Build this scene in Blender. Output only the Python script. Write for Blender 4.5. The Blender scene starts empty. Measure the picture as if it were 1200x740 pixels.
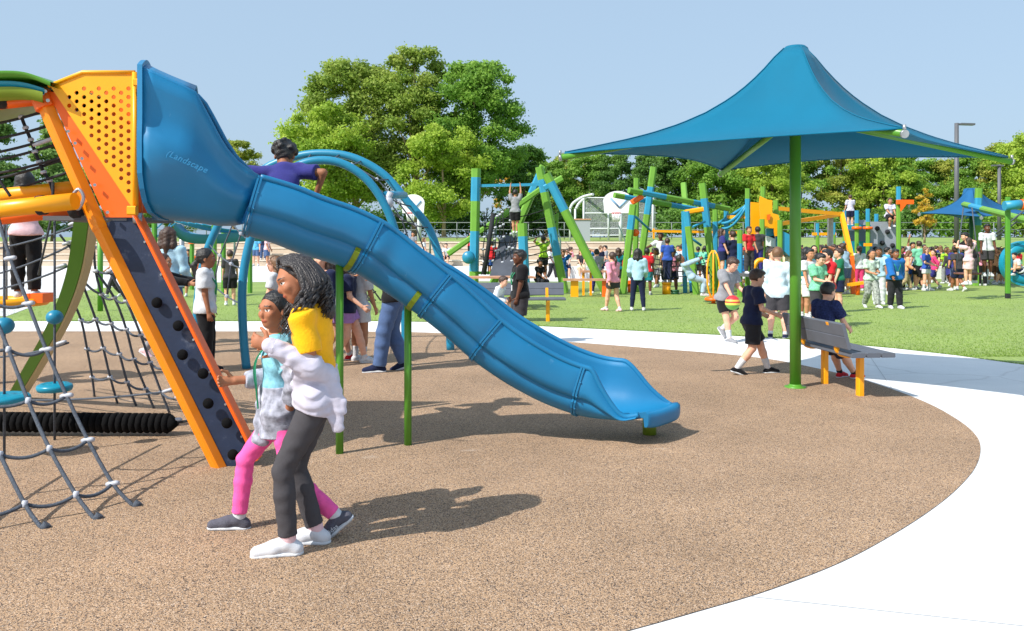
import bpy, math, random
import numpy as np
from mathutils import Vector, Matrix
random.seed(7)
RNG = np.random.default_rng(7)
C = bpy.context.scene.collection
PI = math.pi
# ------------------------------------------------------------------ camera frame of the photograph (used to find where things stand)
F, CX, HY, EYE = 1000.0, 600.0, 288.0, 1.5
def W(px, py, Y):
    return Vector(((px - CX) / F * Y, Y, EYE - (py - HY) / F * Y))
def G(px, py, z=0.0):
    Y = (EYE - z) * F / (py - HY)
    return Vector(((px - CX) / F * Y, Y, z))
# ------------------------------------------------------------------ materials
MATS = {}
def srgb(r, g, b):
    f = lambda c: ((c / 255.0 + 0.055) / 1.055) ** 2.4 if c > 10 else c / 255.0 / 12.92
    return (f(r), f(g), f(b))
def mat(name, col, rough=0.5, noise=0.0, scale=8.0, bump=0.0, bscale=None, metal=0.0, spec=0.5, sheen=0.0, coat=0.0, translucent=0.0, detail=4.0):
    if name in MATS:
        return MATS[name]
    m = bpy.data.materials.new(name); m.use_nodes = True
    nt = m.node_tree; N = nt.nodes; L = nt.links
    p = N['Principled BSDF']
    p.inputs['Roughness'].default_value = rough
    p.inputs['Metallic'].default_value = metal
    p.inputs['Specular IOR Level'].default_value = spec
    if sheen: p.inputs['Sheen Weight'].default_value = sheen
    if coat:
        p.inputs['Coat Weight'].default_value = coat; p.inputs['Coat Roughness'].default_value = 0.15
    tc = N.new('ShaderNodeTexCoord')
    if noise > 0:
        n = N.new('ShaderNodeTexNoise'); n.inputs['Scale'].default_value = scale; n.inputs['Detail'].default_value = detail
        L.new(tc.outputs['Object'], n.inputs['Vector'])
        r = N.new('ShaderNodeValToRGB')
        r.color_ramp.elements[0].position = 0.3; r.color_ramp.elements[1].position = 0.72
        r.color_ramp.elements[0].color = (*[c * (1 - noise) for c in col], 1)
        r.color_ramp.elements[1].color = (*[min(1, c * (1 + noise)) for c in col], 1)
        L.new(n.outputs['Fac'], r.inputs['Fac']); L.new(r.outputs['Color'], p.inputs['Base Color'])
        colsock = r.outputs['Color']
        rr = N.new('ShaderNodeMapRange'); rr.inputs['To Min'].default_value = max(0, rough - .08); rr.inputs['To Max'].default_value = min(1, rough + .12)
        L.new(n.outputs['Fac'], rr.inputs['Value']); L.new(rr.outputs['Result'], p.inputs['Roughness'])
    else:
        p.inputs['Base Color'].default_value = (*col, 1); colsock = None
    if bump > 0:
        n2 = N.new('ShaderNodeTexNoise'); n2.inputs['Scale'].default_value = bscale or scale * 3; n2.inputs['Detail'].default_value = 3
        L.new(tc.outputs['Object'], n2.inputs['Vector'])
        b = N.new('ShaderNodeBump'); b.inputs['Strength'].default_value = bump; b.inputs['Distance'].default_value = 0.01
        L.new(n2.outputs['Fac'], b.inputs['Height']); L.new(b.outputs['Normal'], p.inputs['Normal'])
    if translucent > 0:
        t = N.new('ShaderNodeBsdfTranslucent'); mx = N.new('ShaderNodeMixShader'); mx.inputs[0].default_value = translucent
        if colsock: L.new(colsock, t.inputs['Color'])
        else: t.inputs['Color'].default_value = (*col, 1)
        L.new(p.outputs[0], mx.inputs[1]); L.new(t.outputs[0], mx.inputs[2])
        L.new(mx.outputs[0], N['Material Output'].inputs['Surface'])
    MATS[name] = m
    return m
# ------------------------------------------------------------------ objects
def props(o, label=None, cat=None, group=None, kind=None):
    if label: o['label'] = label
    if cat: o['category'] = cat
    if group: o['group'] = group
    if kind: o['kind'] = kind
    return o
def empty(name, loc=(0, 0, 0), label=None, cat=None, group=None, rz=0.0):
    o = bpy.data.objects.new(name, None); C.objects.link(o); o.empty_display_size = .1
    o.location = loc; o.rotation_euler = (0, 0, rz)
    return props(o, label, cat, group)
def mesh_np(name, V, Fc, mats, parent=None, smooth=True, mi=None):
    """V (n,3), Fc (m,k) numpy int or list of lists"""
    me = bpy.data.meshes.new(name)
    V = np.asarray(V, dtype=np.float32)
    if isinstance(Fc, np.ndarray):
        k = Fc.shape[1]
        me.vertices.add(len(V)); me.vertices.foreach_set('co', V.ravel())
        me.loops.add(Fc.size); me.loops.foreach_set('vertex_index', Fc.astype(np.int32).ravel())
        me.polygons.add(len(Fc)); me.polygons.foreach_set('loop_start', np.arange(0, Fc.size, k, dtype=np.int32))
        me.update(calc_edges=True)
    else:
        me.from_pydata([tuple(map(float, v)) for v in V], [], [list(map(int, f)) for f in Fc])
        me.update()
    if smooth is not None:
        me.polygons.foreach_set('use_smooth', np.full(len(me.polygons), bool(smooth)))
    for m in (mats if isinstance(mats, (list, tuple)) else [mats]):
        me.materials.append(m)
    if mi is not None:
        me.polygons.foreach_set('material_index', np.asarray(mi, dtype=np.int32))
    me.update()
    o = bpy.data.objects.new(name, me); C.objects.link(o)
    if parent is not None: o.parent = parent
    return o
class MB:
    """collects shapes; build() links them as one mesh, in coordinates relative to ORG"""
    def __init__(s, org=(0, 0, 0)):
        s.v = []; s.f = []; s.sm = []; s.st = []; s.org = Vector(org)
    def add(s, vs, fs, smooth=False):
        b = len(s.v); s.st.append((len(s.v), len(s.f)))
        s.v += [Vector(v) - s.org for v in vs]
        s.f += [[i + b for i in f] for f in fs]; s.sm += [smooth] * len(fs)
        return s
    def hexa(s, p):
        return s.add(p, [(0, 3, 2, 1), (4, 5, 6, 7), (0, 1, 5, 4), (1, 2, 6, 5), (2, 3, 7, 6), (3, 0, 4, 7)])
    def box(s, c, d, rz=0.0):
        c = Vector(c); R = Matrix.Rotation(rz, 3, 'Z'); h = [x / 2 for x in d]
        q = [(-1, -1, -1), (1, -1, -1), (1, 1, -1), (-1, 1, -1), (-1, -1, 1), (1, -1, 1), (1, 1, 1), (-1, 1, 1)]
        return s.hexa([c + R @ Vector((a * h[0], b * h[1], e * h[2])) for a, b, e in q])
    def bar(s, a, b, w, h, up=(0, 0, 1), bev=0.0):
        """square section from a to b: w across, h along up; chamfered when bev > 0"""
        a = Vector(a); b = Vector(b); t = (b - a).normalized(); up = Vector(up)
        if abs(t.dot(up.normalized())) > .995: up = Vector((0, 1, 0))
        sd = t.cross(up).normalized(); u = sd.cross(t).normalized()
        x, y = w / 2, h / 2
        if bev <= 0:
            pr = [(-x, -y), (x, -y), (x, y), (-x, y)]
        else:
            pr = [(-x + bev, -y), (x - bev, -y), (x, -y + bev), (x, y - bev), (x - bev, y), (-x + bev, y), (-x, y - bev), (-x, -y + bev)]
        n = len(pr)
        vs = [p0 + sd * i + u * j for p0 in (a, b) for i, j in pr]
        fs = [tuple(range(n))[::-1], tuple(range(n, 2 * n))] + [(i, (i + 1) % n, n + (i + 1) % n, n + i) for i in range(n)]
        return s.add(vs, fs)
    def tube(s, pts, r, n=10, cap=True, closed=False):
        pts = [Vector(p) for p in pts]; m = len(pts)
        rs = r if isinstance(r, (list, tuple)) else [r] * m
        vs = []; prev = None
        for i in range(m):
            if closed: t = pts[(i + 1) % m] - pts[i - 1]
            else: t = pts[min(i + 1, m - 1)] - pts[max(i - 1, 0)]
            t.normalize()
            if prev is None:
                ref = Vector((0, 0, 1)) if abs(t.z) < .9 else Vector((1, 0, 0))
                sd = t.cross(ref).normalized()
            else:
                sd = (prev - t * prev.dot(t)).normalized()
            prev = sd; u = t.cross(sd)
            for k in range(n):
                a = 2 * PI * k / n
                vs.append(pts[i] + (sd * math.cos(a) + u * math.sin(a)) * rs[i])
        fs = []
        for i in range(m if closed else m - 1):
            j = (i + 1) % m
            for k in range(n):
                k2 = (k + 1) % n
                fs.append((i * n + k, i * n + k2, j * n + k2, j * n + k))
        s.add(vs, fs, True)
        if cap and not closed:
            b = len(s.v) - len(vs)
            s.f.append([b + k for k in range(n)][::-1]); s.f.append([b + (m - 1) * n + k for k in range(n)]); s.sm += [False, False]
        return s
    def cyl(s, a, b, r, n=14):
        return s.tube([a, b], r, n)
    def sphere(s, c, r, n=14, sc=(1, 1, 1)):
        c = Vector(c); vs = []; fs = []; m = n // 2 + 1
        for i in range(m + 1):
            th = PI * i / m
            for k in range(n):
                a = 2 * PI * k / n
                vs.append(c + Vector((math.sin(th) * math.cos(a) * sc[0], math.sin(th) * math.sin(a) * sc[1], math.cos(th) * sc[2])) * r)
        for i in range(m):
            for k in range(n):
                k2 = (k + 1) % n
                fs.append((i * n + k, (i + 1) * n + k, (i + 1) * n + k2, i * n + k2))
        return s.add(vs, fs, True)
    def lathe(s, base, prof, n=24, axis=(0, 0, 1)):
        base = Vector(base); ax = Vector(axis).normalized()
        q = Vector((0, 0, 1)).rotation_difference(ax)
        vs = []; fs = []
        for r, z in prof:
            for k in range(n):
                a = 2 * PI * k / n
                vs.append(base + q @ Vector((r * math.cos(a), r * math.sin(a), z)))
        for i in range(len(prof) - 1):
            for k in range(n):
                k2 = (k + 1) % n
                fs.append((i * n + k, i * n + k2, (i + 1) * n + k2, (i + 1) * n + k))
        return s.add(vs, fs, True)
    def grid(s, rows, smooth=True, closeu=False):
        """rows: list of equal-length point lists"""
        n = len(rows[0]); vs = [p for r in rows for p in r]; fs = []
        for i in range(len(rows) - 1):
            for k in range(n if closeu else n - 1):
                k2 = (k + 1) % n
                fs.append((i * n + k, i * n + k2, (i + 1) * n + k2, (i + 1) * n + k))
        return s.add(vs, fs, smooth)
    def each(s, name, m, parent):
        """every shape added becomes a mesh object of its own"""
        st = s.st + [(len(s.v), len(s.f))]
        for (v0, f0), (v1, f1) in zip(st[:-1], st[1:]):
            q = MB(s.org); q.v = s.v[v0:v1]; q.f = [[i - v0 for i in f] for f in s.f[f0:f1]]; q.sm = s.sm[f0:f1]; q.build(name, m, parent)
    def build(s, name, m, parent=None):
        me = bpy.data.meshes.new(name)
        me.from_pydata([tuple(v) for v in s.v], [], s.f); me.update()
        me.polygons.foreach_set('use_smooth', s.sm)
        for q in (m if isinstance(m, (list, tuple)) else [m]): me.materials.append(q)
        o = bpy.data.objects.new(name, me); C.objects.link(o)
        if parent is not None: o.parent = parent
        else: o.location = s.org
        return o
def solo(mb, name, m, label, cat, group=None, kind=None):
    o = mb.build(name, m); return props(o, label, cat, group, kind)
def copy_tree(o, parent=None):
    c = o.copy(); C.objects.link(c)
    if parent is not None: c.parent = parent
    for ch in list(o.children): copy_tree(ch, c)
    return c
def smooth_path(pts, n=8, closed=False):
    """Catmull-Rom through pts"""
    P = [Vector(p) for p in pts]; out = []; m = len(P)
    rng = range(m) if closed else range(m - 1)
    for i in rng:
        if closed: p0, p1, p2, p3 = P[i - 1], P[i], P[(i + 1) % m], P[(i + 2) % m]
        else: p0, p1, p2, p3 = P[max(i - 1, 0)], P[i], P[i + 1], P[min(i + 2, m - 1)]
        for k in range(n):
            t = k / n
            out.append(0.5 * ((2 * p1) + (p2 - p0) * t + (2 * p0 - 5 * p1 + 4 * p2 - p3) * t * t + (3 * p1 - p0 - 3 * p2 + p3) * t ** 3))
    if not closed: out.append(P[-1].copy())
    return out
def sag(a, b, d=0.03, n=8):
    a = Vector(a); b = Vector(b)
    return [a.lerp(b, t / n) - Vector((0, 0, d * 4 * (t / n) * (1 - t / n))) for t in range(n + 1)]
import zlib
crc = lambda t: zlib.crc32(t.encode())
# ------------------------------------------------------------------ smooth bodies: a distance field on a grid, surfaced by dual contouring (surface nets)
class Field:
    def __init__(s, lo, hi, res):
        s.res = res; s.lo = np.asarray(lo, float) - 3 * res
        s.n = np.ceil((np.asarray(hi, float) + 3 * res - s.lo) / res).astype(int) + 1
        s.ax = [s.lo[i] + res * np.arange(s.n[i]) for i in range(3)]
        s.f = np.full(tuple(s.n), 1.0, dtype=np.float32)
    def sub(s, lo, hi):
        a = np.clip(np.floor((np.asarray(lo) - s.lo) / s.res).astype(int), 0, s.n - 1)
        b = np.clip(np.ceil((np.asarray(hi) - s.lo) / s.res).astype(int) + 1, 1, s.n)
        sl = tuple(slice(a[i], max(b[i], a[i] + 1)) for i in range(3))
        X = s.ax[0][sl[0]][:, None, None]; Y = s.ax[1][sl[1]][None, :, None]; Z = s.ax[2][sl[2]][None, None, :]
        return sl, X, Y, Z
    def prim(s, p, off=0.0, k=None):
        kk = p['k'] if k is None else k
        clip = p.get('clip')
        if p['t'] == 'c':
            a = np.array(p['a'], float); b = np.array(p['b'], float); ra = p['ra'] + off; rb = p['rb'] + off
            m = max(ra, rb) + kk + 2 * s.res + .004
            sl, X, Y, Z = s.sub(np.minimum(a, b) - m, np.maximum(a, b) + m)
            ab = b - a; L2 = max(float(ab @ ab), 1e-9)
            dx, dy, dz = X - a[0], Y - a[1], Z - a[2]
            t = np.clip((dx * ab[0] + dy * ab[1] + dz * ab[2]) / L2, 0, 1)
            qx, qy, qz = dx - t * ab[0], dy - t * ab[1], dz - t * ab[2]
            d2 = qx * qx + qy * qy + qz * qz
            fl = p.get('flat')
            if fl is not None:
                ax, fac = fl; comp = qx * ax[0] + qy * ax[1] + qz * ax[2]
                d2 = d2 + comp * comp * (fac * fac - 1)
            d = np.sqrt(d2) - (ra + (rb - ra) * t)
        else:
            c = np.array(p['c'], float); R = np.array(p['R'], float); r = np.array(p['r'], float) + off
            m = float(max(r)) + kk + 2 * s.res + .004
            sl, X, Y, Z = s.sub(c - m, c + m)
            dx, dy, dz = X - c[0], Y - c[1], Z - c[2]
            l = [(dx * R[i][0] + dy * R[i][1] + dz * R[i][2]) for i in range(3)]
            k0 = np.sqrt((l[0] / r[0]) ** 2 + (l[1] / r[1]) ** 2 + (l[2] / r[2]) ** 2)
            k1 = np.sqrt((l[0] / r[0] ** 2) ** 2 + (l[1] / r[1] ** 2) ** 2 + (l[2] / r[2] ** 2) ** 2) + 1e-9
            d = k0 * (k0 - 1) / k1
        wr = p.get('wr')
        if wr:
            am, fr, ph = wr
            d = d + am * (np.sin(X * fr + 2.1 * np.sin(Z * fr * .7 + ph)) * np.sin(Z * fr * 1.3 + ph + 1.7 * np.sin(Y * fr)) + .5 * np.sin(Z * fr * 2.3 + X * fr * 1.1 + ph * 2))
        if clip:
            for n_, p_ in clip:
                d = np.maximum(d, (X - p_[0]) * n_[0] + (Y - p_[1]) * n_[1] + (Z - p_[2]) * n_[2])
        g = s.f[sl]
        if p.get('op') == 'cut':
            s.f[sl] = np.maximum(g, -d); return
        if kk > 0:
            h = np.maximum(kk - np.abs(g - d), 0) / kk
            s.f[sl] = np.minimum(g, d) - h * h * kk * .25
        else:
            s.f[sl] = np.minimum(g, d)
    def surface(s):
        f = s.f; ins = f < 0
        c = ins[:-1, :-1, :-1].astype(np.int8)
        cnt = np.zeros(c.shape, np.int8)
        for i in (0, 1):
            for j in (0, 1):
                for k in (0, 1):
                    cnt += ins[i:f.shape[0] - 1 + i, j:f.shape[1] - 1 + j, k:f.shape[2] - 1 + k]
        act = (cnt > 0) & (cnt < 8)
        I = np.argwhere(act)
        if len(I) == 0: return np.zeros((0, 3)), np.zeros((0, 4), int)
        idx = np.full(c.shape, -1, np.int32); idx[act] = np.arange(len(I))
        acc = np.zeros((len(I), 3)); num = np.zeros(len(I))
        cor = [(0, 0, 0), (1, 0, 0), (0, 1, 0), (1, 1, 0), (0, 0, 1), (1, 0, 1), (0, 1, 1), (1, 1, 1)]
        val = [f[I[:, 0] + a, I[:, 1] + b, I[:, 2] + d] for a, b, d in cor]
        for u in range(8):
            for v in range(u + 1, 8):
                du = [cor[v][q] - cor[u][q] for q in range(3)]
                if sum(abs(x) for x in du) != 1: continue
                m = (val[u] < 0) != (val[v] < 0)
                t = np.where(m, val[u] / np.where(m, val[u] - val[v], 1), 0)
                for q in range(3): acc[:, q] += np.where(m, cor[u][q] + t * du[q], 0)
                num += m
        V = s.lo + (I + acc / num[:, None]) * s.res
        Q = []
        for ax in range(3):
            o = [x for x in range(3) if x != ax]
            sh = list(f.shape); sl0 = [slice(1, -1)] * 3; sl1 = [slice(1, -1)] * 3
            sl0[ax] = slice(0, sh[ax] - 1); sl1[ax] = slice(1, sh[ax])
            A = ins[tuple(sl0)]; B = ins[tuple(sl1)]
            E = np.argwhere(A != B)
            if len(E) == 0: continue
            sgn = A[tuple(E.T)]
            P = E.copy(); P[:, o[0]] += 1; P[:, o[1]] += 1
            def g(da, db):
                q = P.copy(); q[:, o[0]] += da; q[:, o[1]] += db
                return idx[tuple(q.T)]
            quad = np.stack([g(-1, -1), g(0, -1), g(0, 0), g(-1, 0)], 1)
            flip = sgn if ax != 1 else ~sgn
            quad[~flip] = quad[~flip][:, ::-1]
            Q.append(quad)
        return V, np.concatenate(Q)
def bounds(prims, off=0.0):
    lo = np.full(3, 9e9); hi = -lo
    for p in prims:
        if p['t'] == 'c':
            for q, r in ((p['a'], p['ra']), (p['b'], p['rb'])):
                lo = np.minimum(lo, np.array(q) - r - off); hi = np.maximum(hi, np.array(q) + r + off)
        else:
            m = max(p['r']) + off
            lo = np.minimum(lo, np.array(p['c']) - m); hi = np.maximum(hi, np.array(p['c']) + m)
    return lo, hi
def sculpt(name, prims, res, mats, parent, off=0.0, regions=None):
    prims = [p for p in prims if p]
    lo, hi = bounds([p for p in prims if p.get('op') != 'cut'], off + .01)
    F_ = Field(lo, hi, res)
    for p in prims: F_.prim(p, off)
    V, Q = F_.surface()
    mi = None
    if regions and len(Q):
        cen = V[Q].mean(1); mi = np.zeros(len(Q), int)
        for c, R, r, k in regions:
            l = (cen - np.array(c)) @ np.array(R).T
            mi[((l / np.array(r)) ** 2).sum(1) < 1] = k
    return mesh_np(name, V, Q, mats, parent, True, mi)
def cone(a, b, ra, rb, k=.02, flat=None, clip=None, wr=None):
    return dict(t='c', a=tuple(a), b=tuple(b), ra=ra, rb=rb, k=k, flat=flat, clip=clip, wr=wr)
def ell(c, r, R=((1, 0, 0), (0, 1, 0), (0, 0, 1)), k=.02, clip=None, wr=None, op=None):
    return dict(t='e', c=tuple(c), r=tuple(r), R=R, k=k, clip=clip, wr=wr, op=op)
def ik(a, c, l1, l2, hint):
    a = Vector(a); c = Vector(c); d = c - a; L = d.length
    if L > (l1 + l2) * .998: c = a + d * ((l1 + l2) * .998 / L); d = c - a; L = d.length
    t = d / L; x = (l1 * l1 - l2 * l2 + L * L) / (2 * L); h = math.sqrt(max(l1 * l1 - x * x, 0))
    hv = Vector(hint); hv = (hv - t * hv.dot(t)).normalized()
    return a + t * x + hv * h, c
SKIN = {'warm': srgb(172, 112, 82), 'dark': srgb(98, 60, 42), 'brown': srgb(150, 98, 70), 'tan': srgb(186, 132, 100), 'light': srgb(226, 172, 145)}
def skin(k): return mat('skin_' + k, SKIN[k], .58, .09, 22, .12, 260, spec=.35)
def cloth(nm, rgb, rough=.85): return mat('cloth_' + nm, srgb(*rgb), rough, .1, 25, .25, 90, spec=.2, sheen=.1)
CL = dict(white=(204, 207, 212), grey=(140, 142, 148), dark=(40, 41, 46), black=(24, 24, 27), navy=(28, 36, 66), blue=(50, 84, 168), royal=(54, 54, 124), sky=(90, 170, 215),
          red=(200, 38, 48), pink=(236, 150, 172), rose=(222, 66, 122), hotpink=(238, 88, 152), yellow=(240, 172, 20), orange=(240, 110, 40), green=(30, 110, 80), mint=(120, 200, 165),
          teal=(24, 118, 128), lime=(170, 215, 60), lavender=(170, 130, 190), denim=(78, 100, 140), paledenim=(160, 186, 208), khaki=(180, 160, 125), pale=(168, 204, 222), lilac=(205, 202, 222),
          charcoal=(62, 60, 64), brown=(110, 74, 54), blush=(228, 190, 196), cobalt=(30, 100, 170), cream=(230, 214, 180), peach=(240, 170, 130))
def fab(k): return cloth(k, CL[k])
HAIR = dict(black=(26, 22, 22), brown=(62, 40, 28), light=(112, 78, 48), greyblack=(48, 43, 44))
def hairmat(k):
    nm = 'hair_' + k
    if nm in MATS: return MATS[nm]
    m = mat(nm, srgb(*HAIR[k]), .42, .35, 60, .6, 140, spec=.6)
    return m
def v3(v): return (v[0], v[1], v[2])
def person(label, loc, rz=0.0, H=1.4, skn='tan', top='white', sleeve='short', bottom='shorts', bcol='dark', shoe='white', sock='white', hair='short', hcol='black',
           feet=None, hands=None, lean=0.0, yaw=0.0, pitch=0.0, pelvis=None, res=None, loose=.012, fine=False, hem=.47, lanyard=False, elbow=None, knee=None,
           twist=0.0, build=1.0, legs=1.0, hz=None, group='children and adults at the playground', cut=None, shoetype=None, handpose=None, regions=None, tilt=0.0, extra=None, footdir=None, footpitch=None, hairfn=None, cropL=None):
    root = empty('person', loc, label, 'person', group, rz)
    res = res or .0138
    H = float(H); b = build
    fr = Vector((0, -1, 0)); R3 = lambda a: Matrix.Rotation(a, 3, 'Z')
    # --- joints, in units of H
    if feet is None: feet = [(.055, 0, 0), (-.055, .03, 0)]
    feet = [Vector(f) for f in feet]
    LT, LS, FH = .245, .235, .045
    ank = [f + Vector((0, 0, FH)) for f in feet]
    if pelvis is None:
        pxy = (ank[0] + ank[1]) * .5; pxy = Vector((pxy.x, pxy.y + .01, 0))
        ph = 9
        for sgn, a in ((1, ank[0]), (-1, ank[1])):
            d = Vector((a.x - pxy.x - sgn * .05, a.y - pxy.y)); ph = min(ph, a.z + math.sqrt(max(.475 ** 2 - d.length_squared, .01)))
        P = Vector((pxy.x, pxy.y, ph + .005))
    else: P = Vector(pelvis)
    lf = math.radians(lean); tl = math.radians(tilt)
    U = Vector((math.sin(tl), -math.sin(lf), math.cos(lf))).normalized()
    S = Vector((1, 0, 0)); S = (S - U * S.dot(U)).normalized()
    tw = Matrix.Rotation(math.radians(twist), 3, U)
    Sc = tw @ S; Fc = U.cross(Sc); Fc = -Fc if Fc.dot(fr) < 0 else Fc
    Fp = U.cross(S); Fp = -Fp if Fp.dot(fr) < 0 else Fp
    hips = [P + S * .05 * s for s in (1, -1)]
    waist = P + U * .09; chest = P + U * .205; neck = P + U * .298 - Fc * .004
    sh = [P + U * .272 + Sc * (.098 * s * b) for s in (1, -1)]
    hy, hp = math.radians(yaw), math.radians(pitch)
    hu = (Vector((0, -math.sin(lf * .5 + hp), math.cos(lf * .5 + hp)))).normalized()
    hf = Vector((math.sin(hy) , -math.cos(hy), 0)); hf = (hf - hu * hf.dot(hu)).normalized(); hs = hu.cross(hf).normalized()
    if hp: hf = (hf - hu * hf.dot(hu)).normalized()
    hc = neck + hu * .1 + hf * .012
    HR = (v3(hs), v3(hf), v3(hu))
    kn = []
    for i, (h, a) in enumerate(zip(hips, ank)):
        hint = (Vector(knee[i]) if knee and knee[i] else fr + Vector((.15 if i == 0 else -.15, 0, 0)))
        k_, a2 = ik(h, a, LT, LS, hint); kn.append(k_); ank[i] = a2
    if hands is None: hands = [(.14, -.03, P.z - .03), (-.14, -.03, P.z - .03)]
    el = []; wr = []
    for i, hnd in enumerate(hands):
        hint = Vector(elbow[i]) if elbow and elbow[i] else Vector((.25 if i == 0 else -.25, .6, -.7))
        e_, w_ = ik(sh[i], Vector(hnd), .158, .14, hint); el.append(e_); wr.append(w_)
    s_ = lambda v: tuple(x * H for x in v)
    def K(a, c, ra, rb, **kw):
        return cone(s_(a), s_(c), ra * H, rb * H, kw.pop('k', .012) * H, **kw)
    fl = (v3(Fc), 1.38)
    flp = (v3(Fp), 1.2)
    body = [K(P + U * .02, waist, .078 * b, .066 * b, flat=flp, k=.02), K(waist, chest, .066 * b, .08 * b, flat=fl, k=.02), K(chest, P + U * .25, .08 * b, .068 * b, flat=fl, k=.02),
            K(sh[0], sh[1], .036 * b, .036 * b, k=.02), K(P + U * .26, neck + hu * .05 + hf * .004, .033, .031, k=.02)]
    legp = []; armp = []
    for i in range(2):
        calf = kn[i].lerp(ank[i], .3) - (ank[i] - kn[i]).cross(Vector((1, 0, 0))).normalized() * 0
        lb = b * legs
        legp.append([K(hips[i] - U * .012, kn[i], .058 * lb, .037 * lb, k=.02), K(kn[i], kn[i].lerp(ank[i], .35), .036 * lb, .036 * lb), K(kn[i].lerp(ank[i], .35), ank[i], .036 * lb, .021 * legs)])
        armp.append([K(sh[i], el[i], .031 * b, .023 * b, k=.016), K(el[i], wr[i], .0235 * b, .016, k=.01)])
        body += legp[i] + armp[i]
    # feet
    fdirs = []
    for i in range(2):
        d = Vector(footdir[i]) if footdir and footdir[i] else Vector((.12 if i == 0 else -.12, -1, 0))
        fp = math.radians(footpitch[i]) if footpitch else 0.0
        d = Vector((d.x, d.y, 0)).normalized(); d = Vector((d.x * math.cos(fp), d.y * math.cos(fp), -math.sin(fp))); fdirs.append(d)
    footp = []
    for i in range(2):
        d = fdirs[i]; u2 = Vector((0, 0, 1)); u2 = (u2 - d * u2.dot(d)).normalized()
        heel = ank[i] - d * .022 - u2 * .022; toe = ank[i] + d * .098 - u2 * .028
        mid = ank[i] + d * .045 - u2 * .018
        footp.append((heel, mid, toe, u2, d))
        body += [K(ank[i], heel, .022, .02), K(ank[i] + d * .01, mid, .022, .021), K(mid, toe, .021, .014)]
    # hands: palm, four fingers of different length, thumb
    for i in range(2):
        ad = (wr[i] - el[i]).normalized(); hp_ = (handpose or [None, None])[i] or {}
        if 'dir' in hp_: ad = Vector(hp_['dir']).normalized()
        pn = Vector(hp_['palm']) if 'palm' in hp_ else Vector((-1 if i == 0 else 1, 0, 0)) * 1.0
        pn = (pn - ad * pn.dot(ad)).normalized(); sd = ad.cross(pn).normalized()
        if sd.y > 0 and 'side' not in hp_: sd = -sd
        if 'side' in hp_: sd = Vector(hp_['side']); sd = (sd - ad * sd.dot(ad)).normalized()
        curl = hp_.get('curl', .5)
        pc = wr[i] + ad * .028
        body.append(K(wr[i], wr[i] + ad * .045, .0165, .021, flat=(v3(pn), 1.7), k=.008))
        root_ = wr[i] + ad * .048
        for q, (o_, ln) in enumerate(((.0165, .040), (.0055, .045), (-.0055, .042), (-.016, .033))):
            r0 = root_ + sd * o_; d1 = (ad * math.cos(curl * .7) + pn * math.sin(curl * .7) + sd * o_ * hp_.get('spread', 6)).normalized()
            d2 = (ad * math.cos(curl * 1.9) + pn * math.sin(curl * 1.9) + sd * o_ * hp_.get('spread', 6)).normalized()
            m1 = r0 + d1 * ln * .52; m2 = m1 + d2 * ln * .5
            body += [K(r0, m1, .0062, .0056, k=.002), K(m1, m2, .0056, .0045, k=.002)]
        t0 = wr[i] + ad * .016 + sd * .016; t1 = t0 + (ad * .6 + sd * .75 + pn * .25).normalized() * .026; t2 = t1 + (ad * .85 + sd * .3 + pn * .35).normalized() * .024
        body += [K(t0, t1, .008, .007, k=.004), K(t1, t2, .0065, .005, k=.002)]
    # head
    hz = hz or (1.09 if H < 1.6 else 1.0)
    hk = lambda x, y, z: tuple((hc + (hs * x + hf * y + hu * z) * hz) * H)
    E = lambda c, r, **kw: ell(hk(*c), tuple(q * H * hz for q in r), HR, kw.pop('k', .008) * H, **kw)
    body += [E((0, -.004, .012), (.050, .062, .060)), E((0, .016, -.022), (.041, .045, .05)), E((0, .034, -.052), (.02, .018, .016), k=.014),
             E((0, .061, -.012), (.0075, .012, .013), k=.006), E((0, .056, .006), (.005, .008, .014), k=.006), E((0, .050, .02), (.034, .012, .010), k=.012),
             E((.051, -.002, -.008), (.006, .012, .018), k=.004), E((-.051, -.002, -.008), (.006, .012, .018), k=.004),
             E((0, .055, -.036), (.016, .009, .0055), k=.004), E((.024, .044, -.012), (.016, .014, .014), k=.012), E((-.024, .044, -.012), (.016, .014, .014), k=.012)]
    reg = None; bm = [skin(skn)]
    if res < .014:
        bm = [skin(skn), mat('eye_white', (.7, .68, .66), .3), mat('eye_iris', (.012, .008, .006), .2), mat('lips_' + skn, tuple(c * f for c, f in zip(SKIN[skn], (.95, .6, .62))), .45), hairmat(hcol)]
        reg = []
        for s in (1, -1):
            reg += [(hk(.021 * s, .055, .006), HR, (.0100 * H, .03 * H, .0042 * H), 1), (hk(.021 * s, .055, .0062), HR, (.0046 * H, .03 * H, .0046 * H), 2),
                    (hk(.022 * s, .055, .0225), HR, (.0135 * H, .03 * H, .0026 * H), 4)]
        reg += [(hk(0, .06, -.0365), HR, (.0165 * H, .02 * H, .0065 * H), 3)]
    sculpt('body', body, res, bm, root, 0.0, reg)
    res2 = res
    # --- trousers / shorts / skirt
    W_ = (.0035 * H, 26 / H, crc(label) % 7)
    def clipped(pl, planes, wr_=None):
        out = []
        for p in pl:
            q = dict(p); q['clip'] = planes; q['wr'] = wr_; out.append(q)
        return out
    top_z = P + U * .075
    tp = [(v3(U), s_(top_z))]
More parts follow.
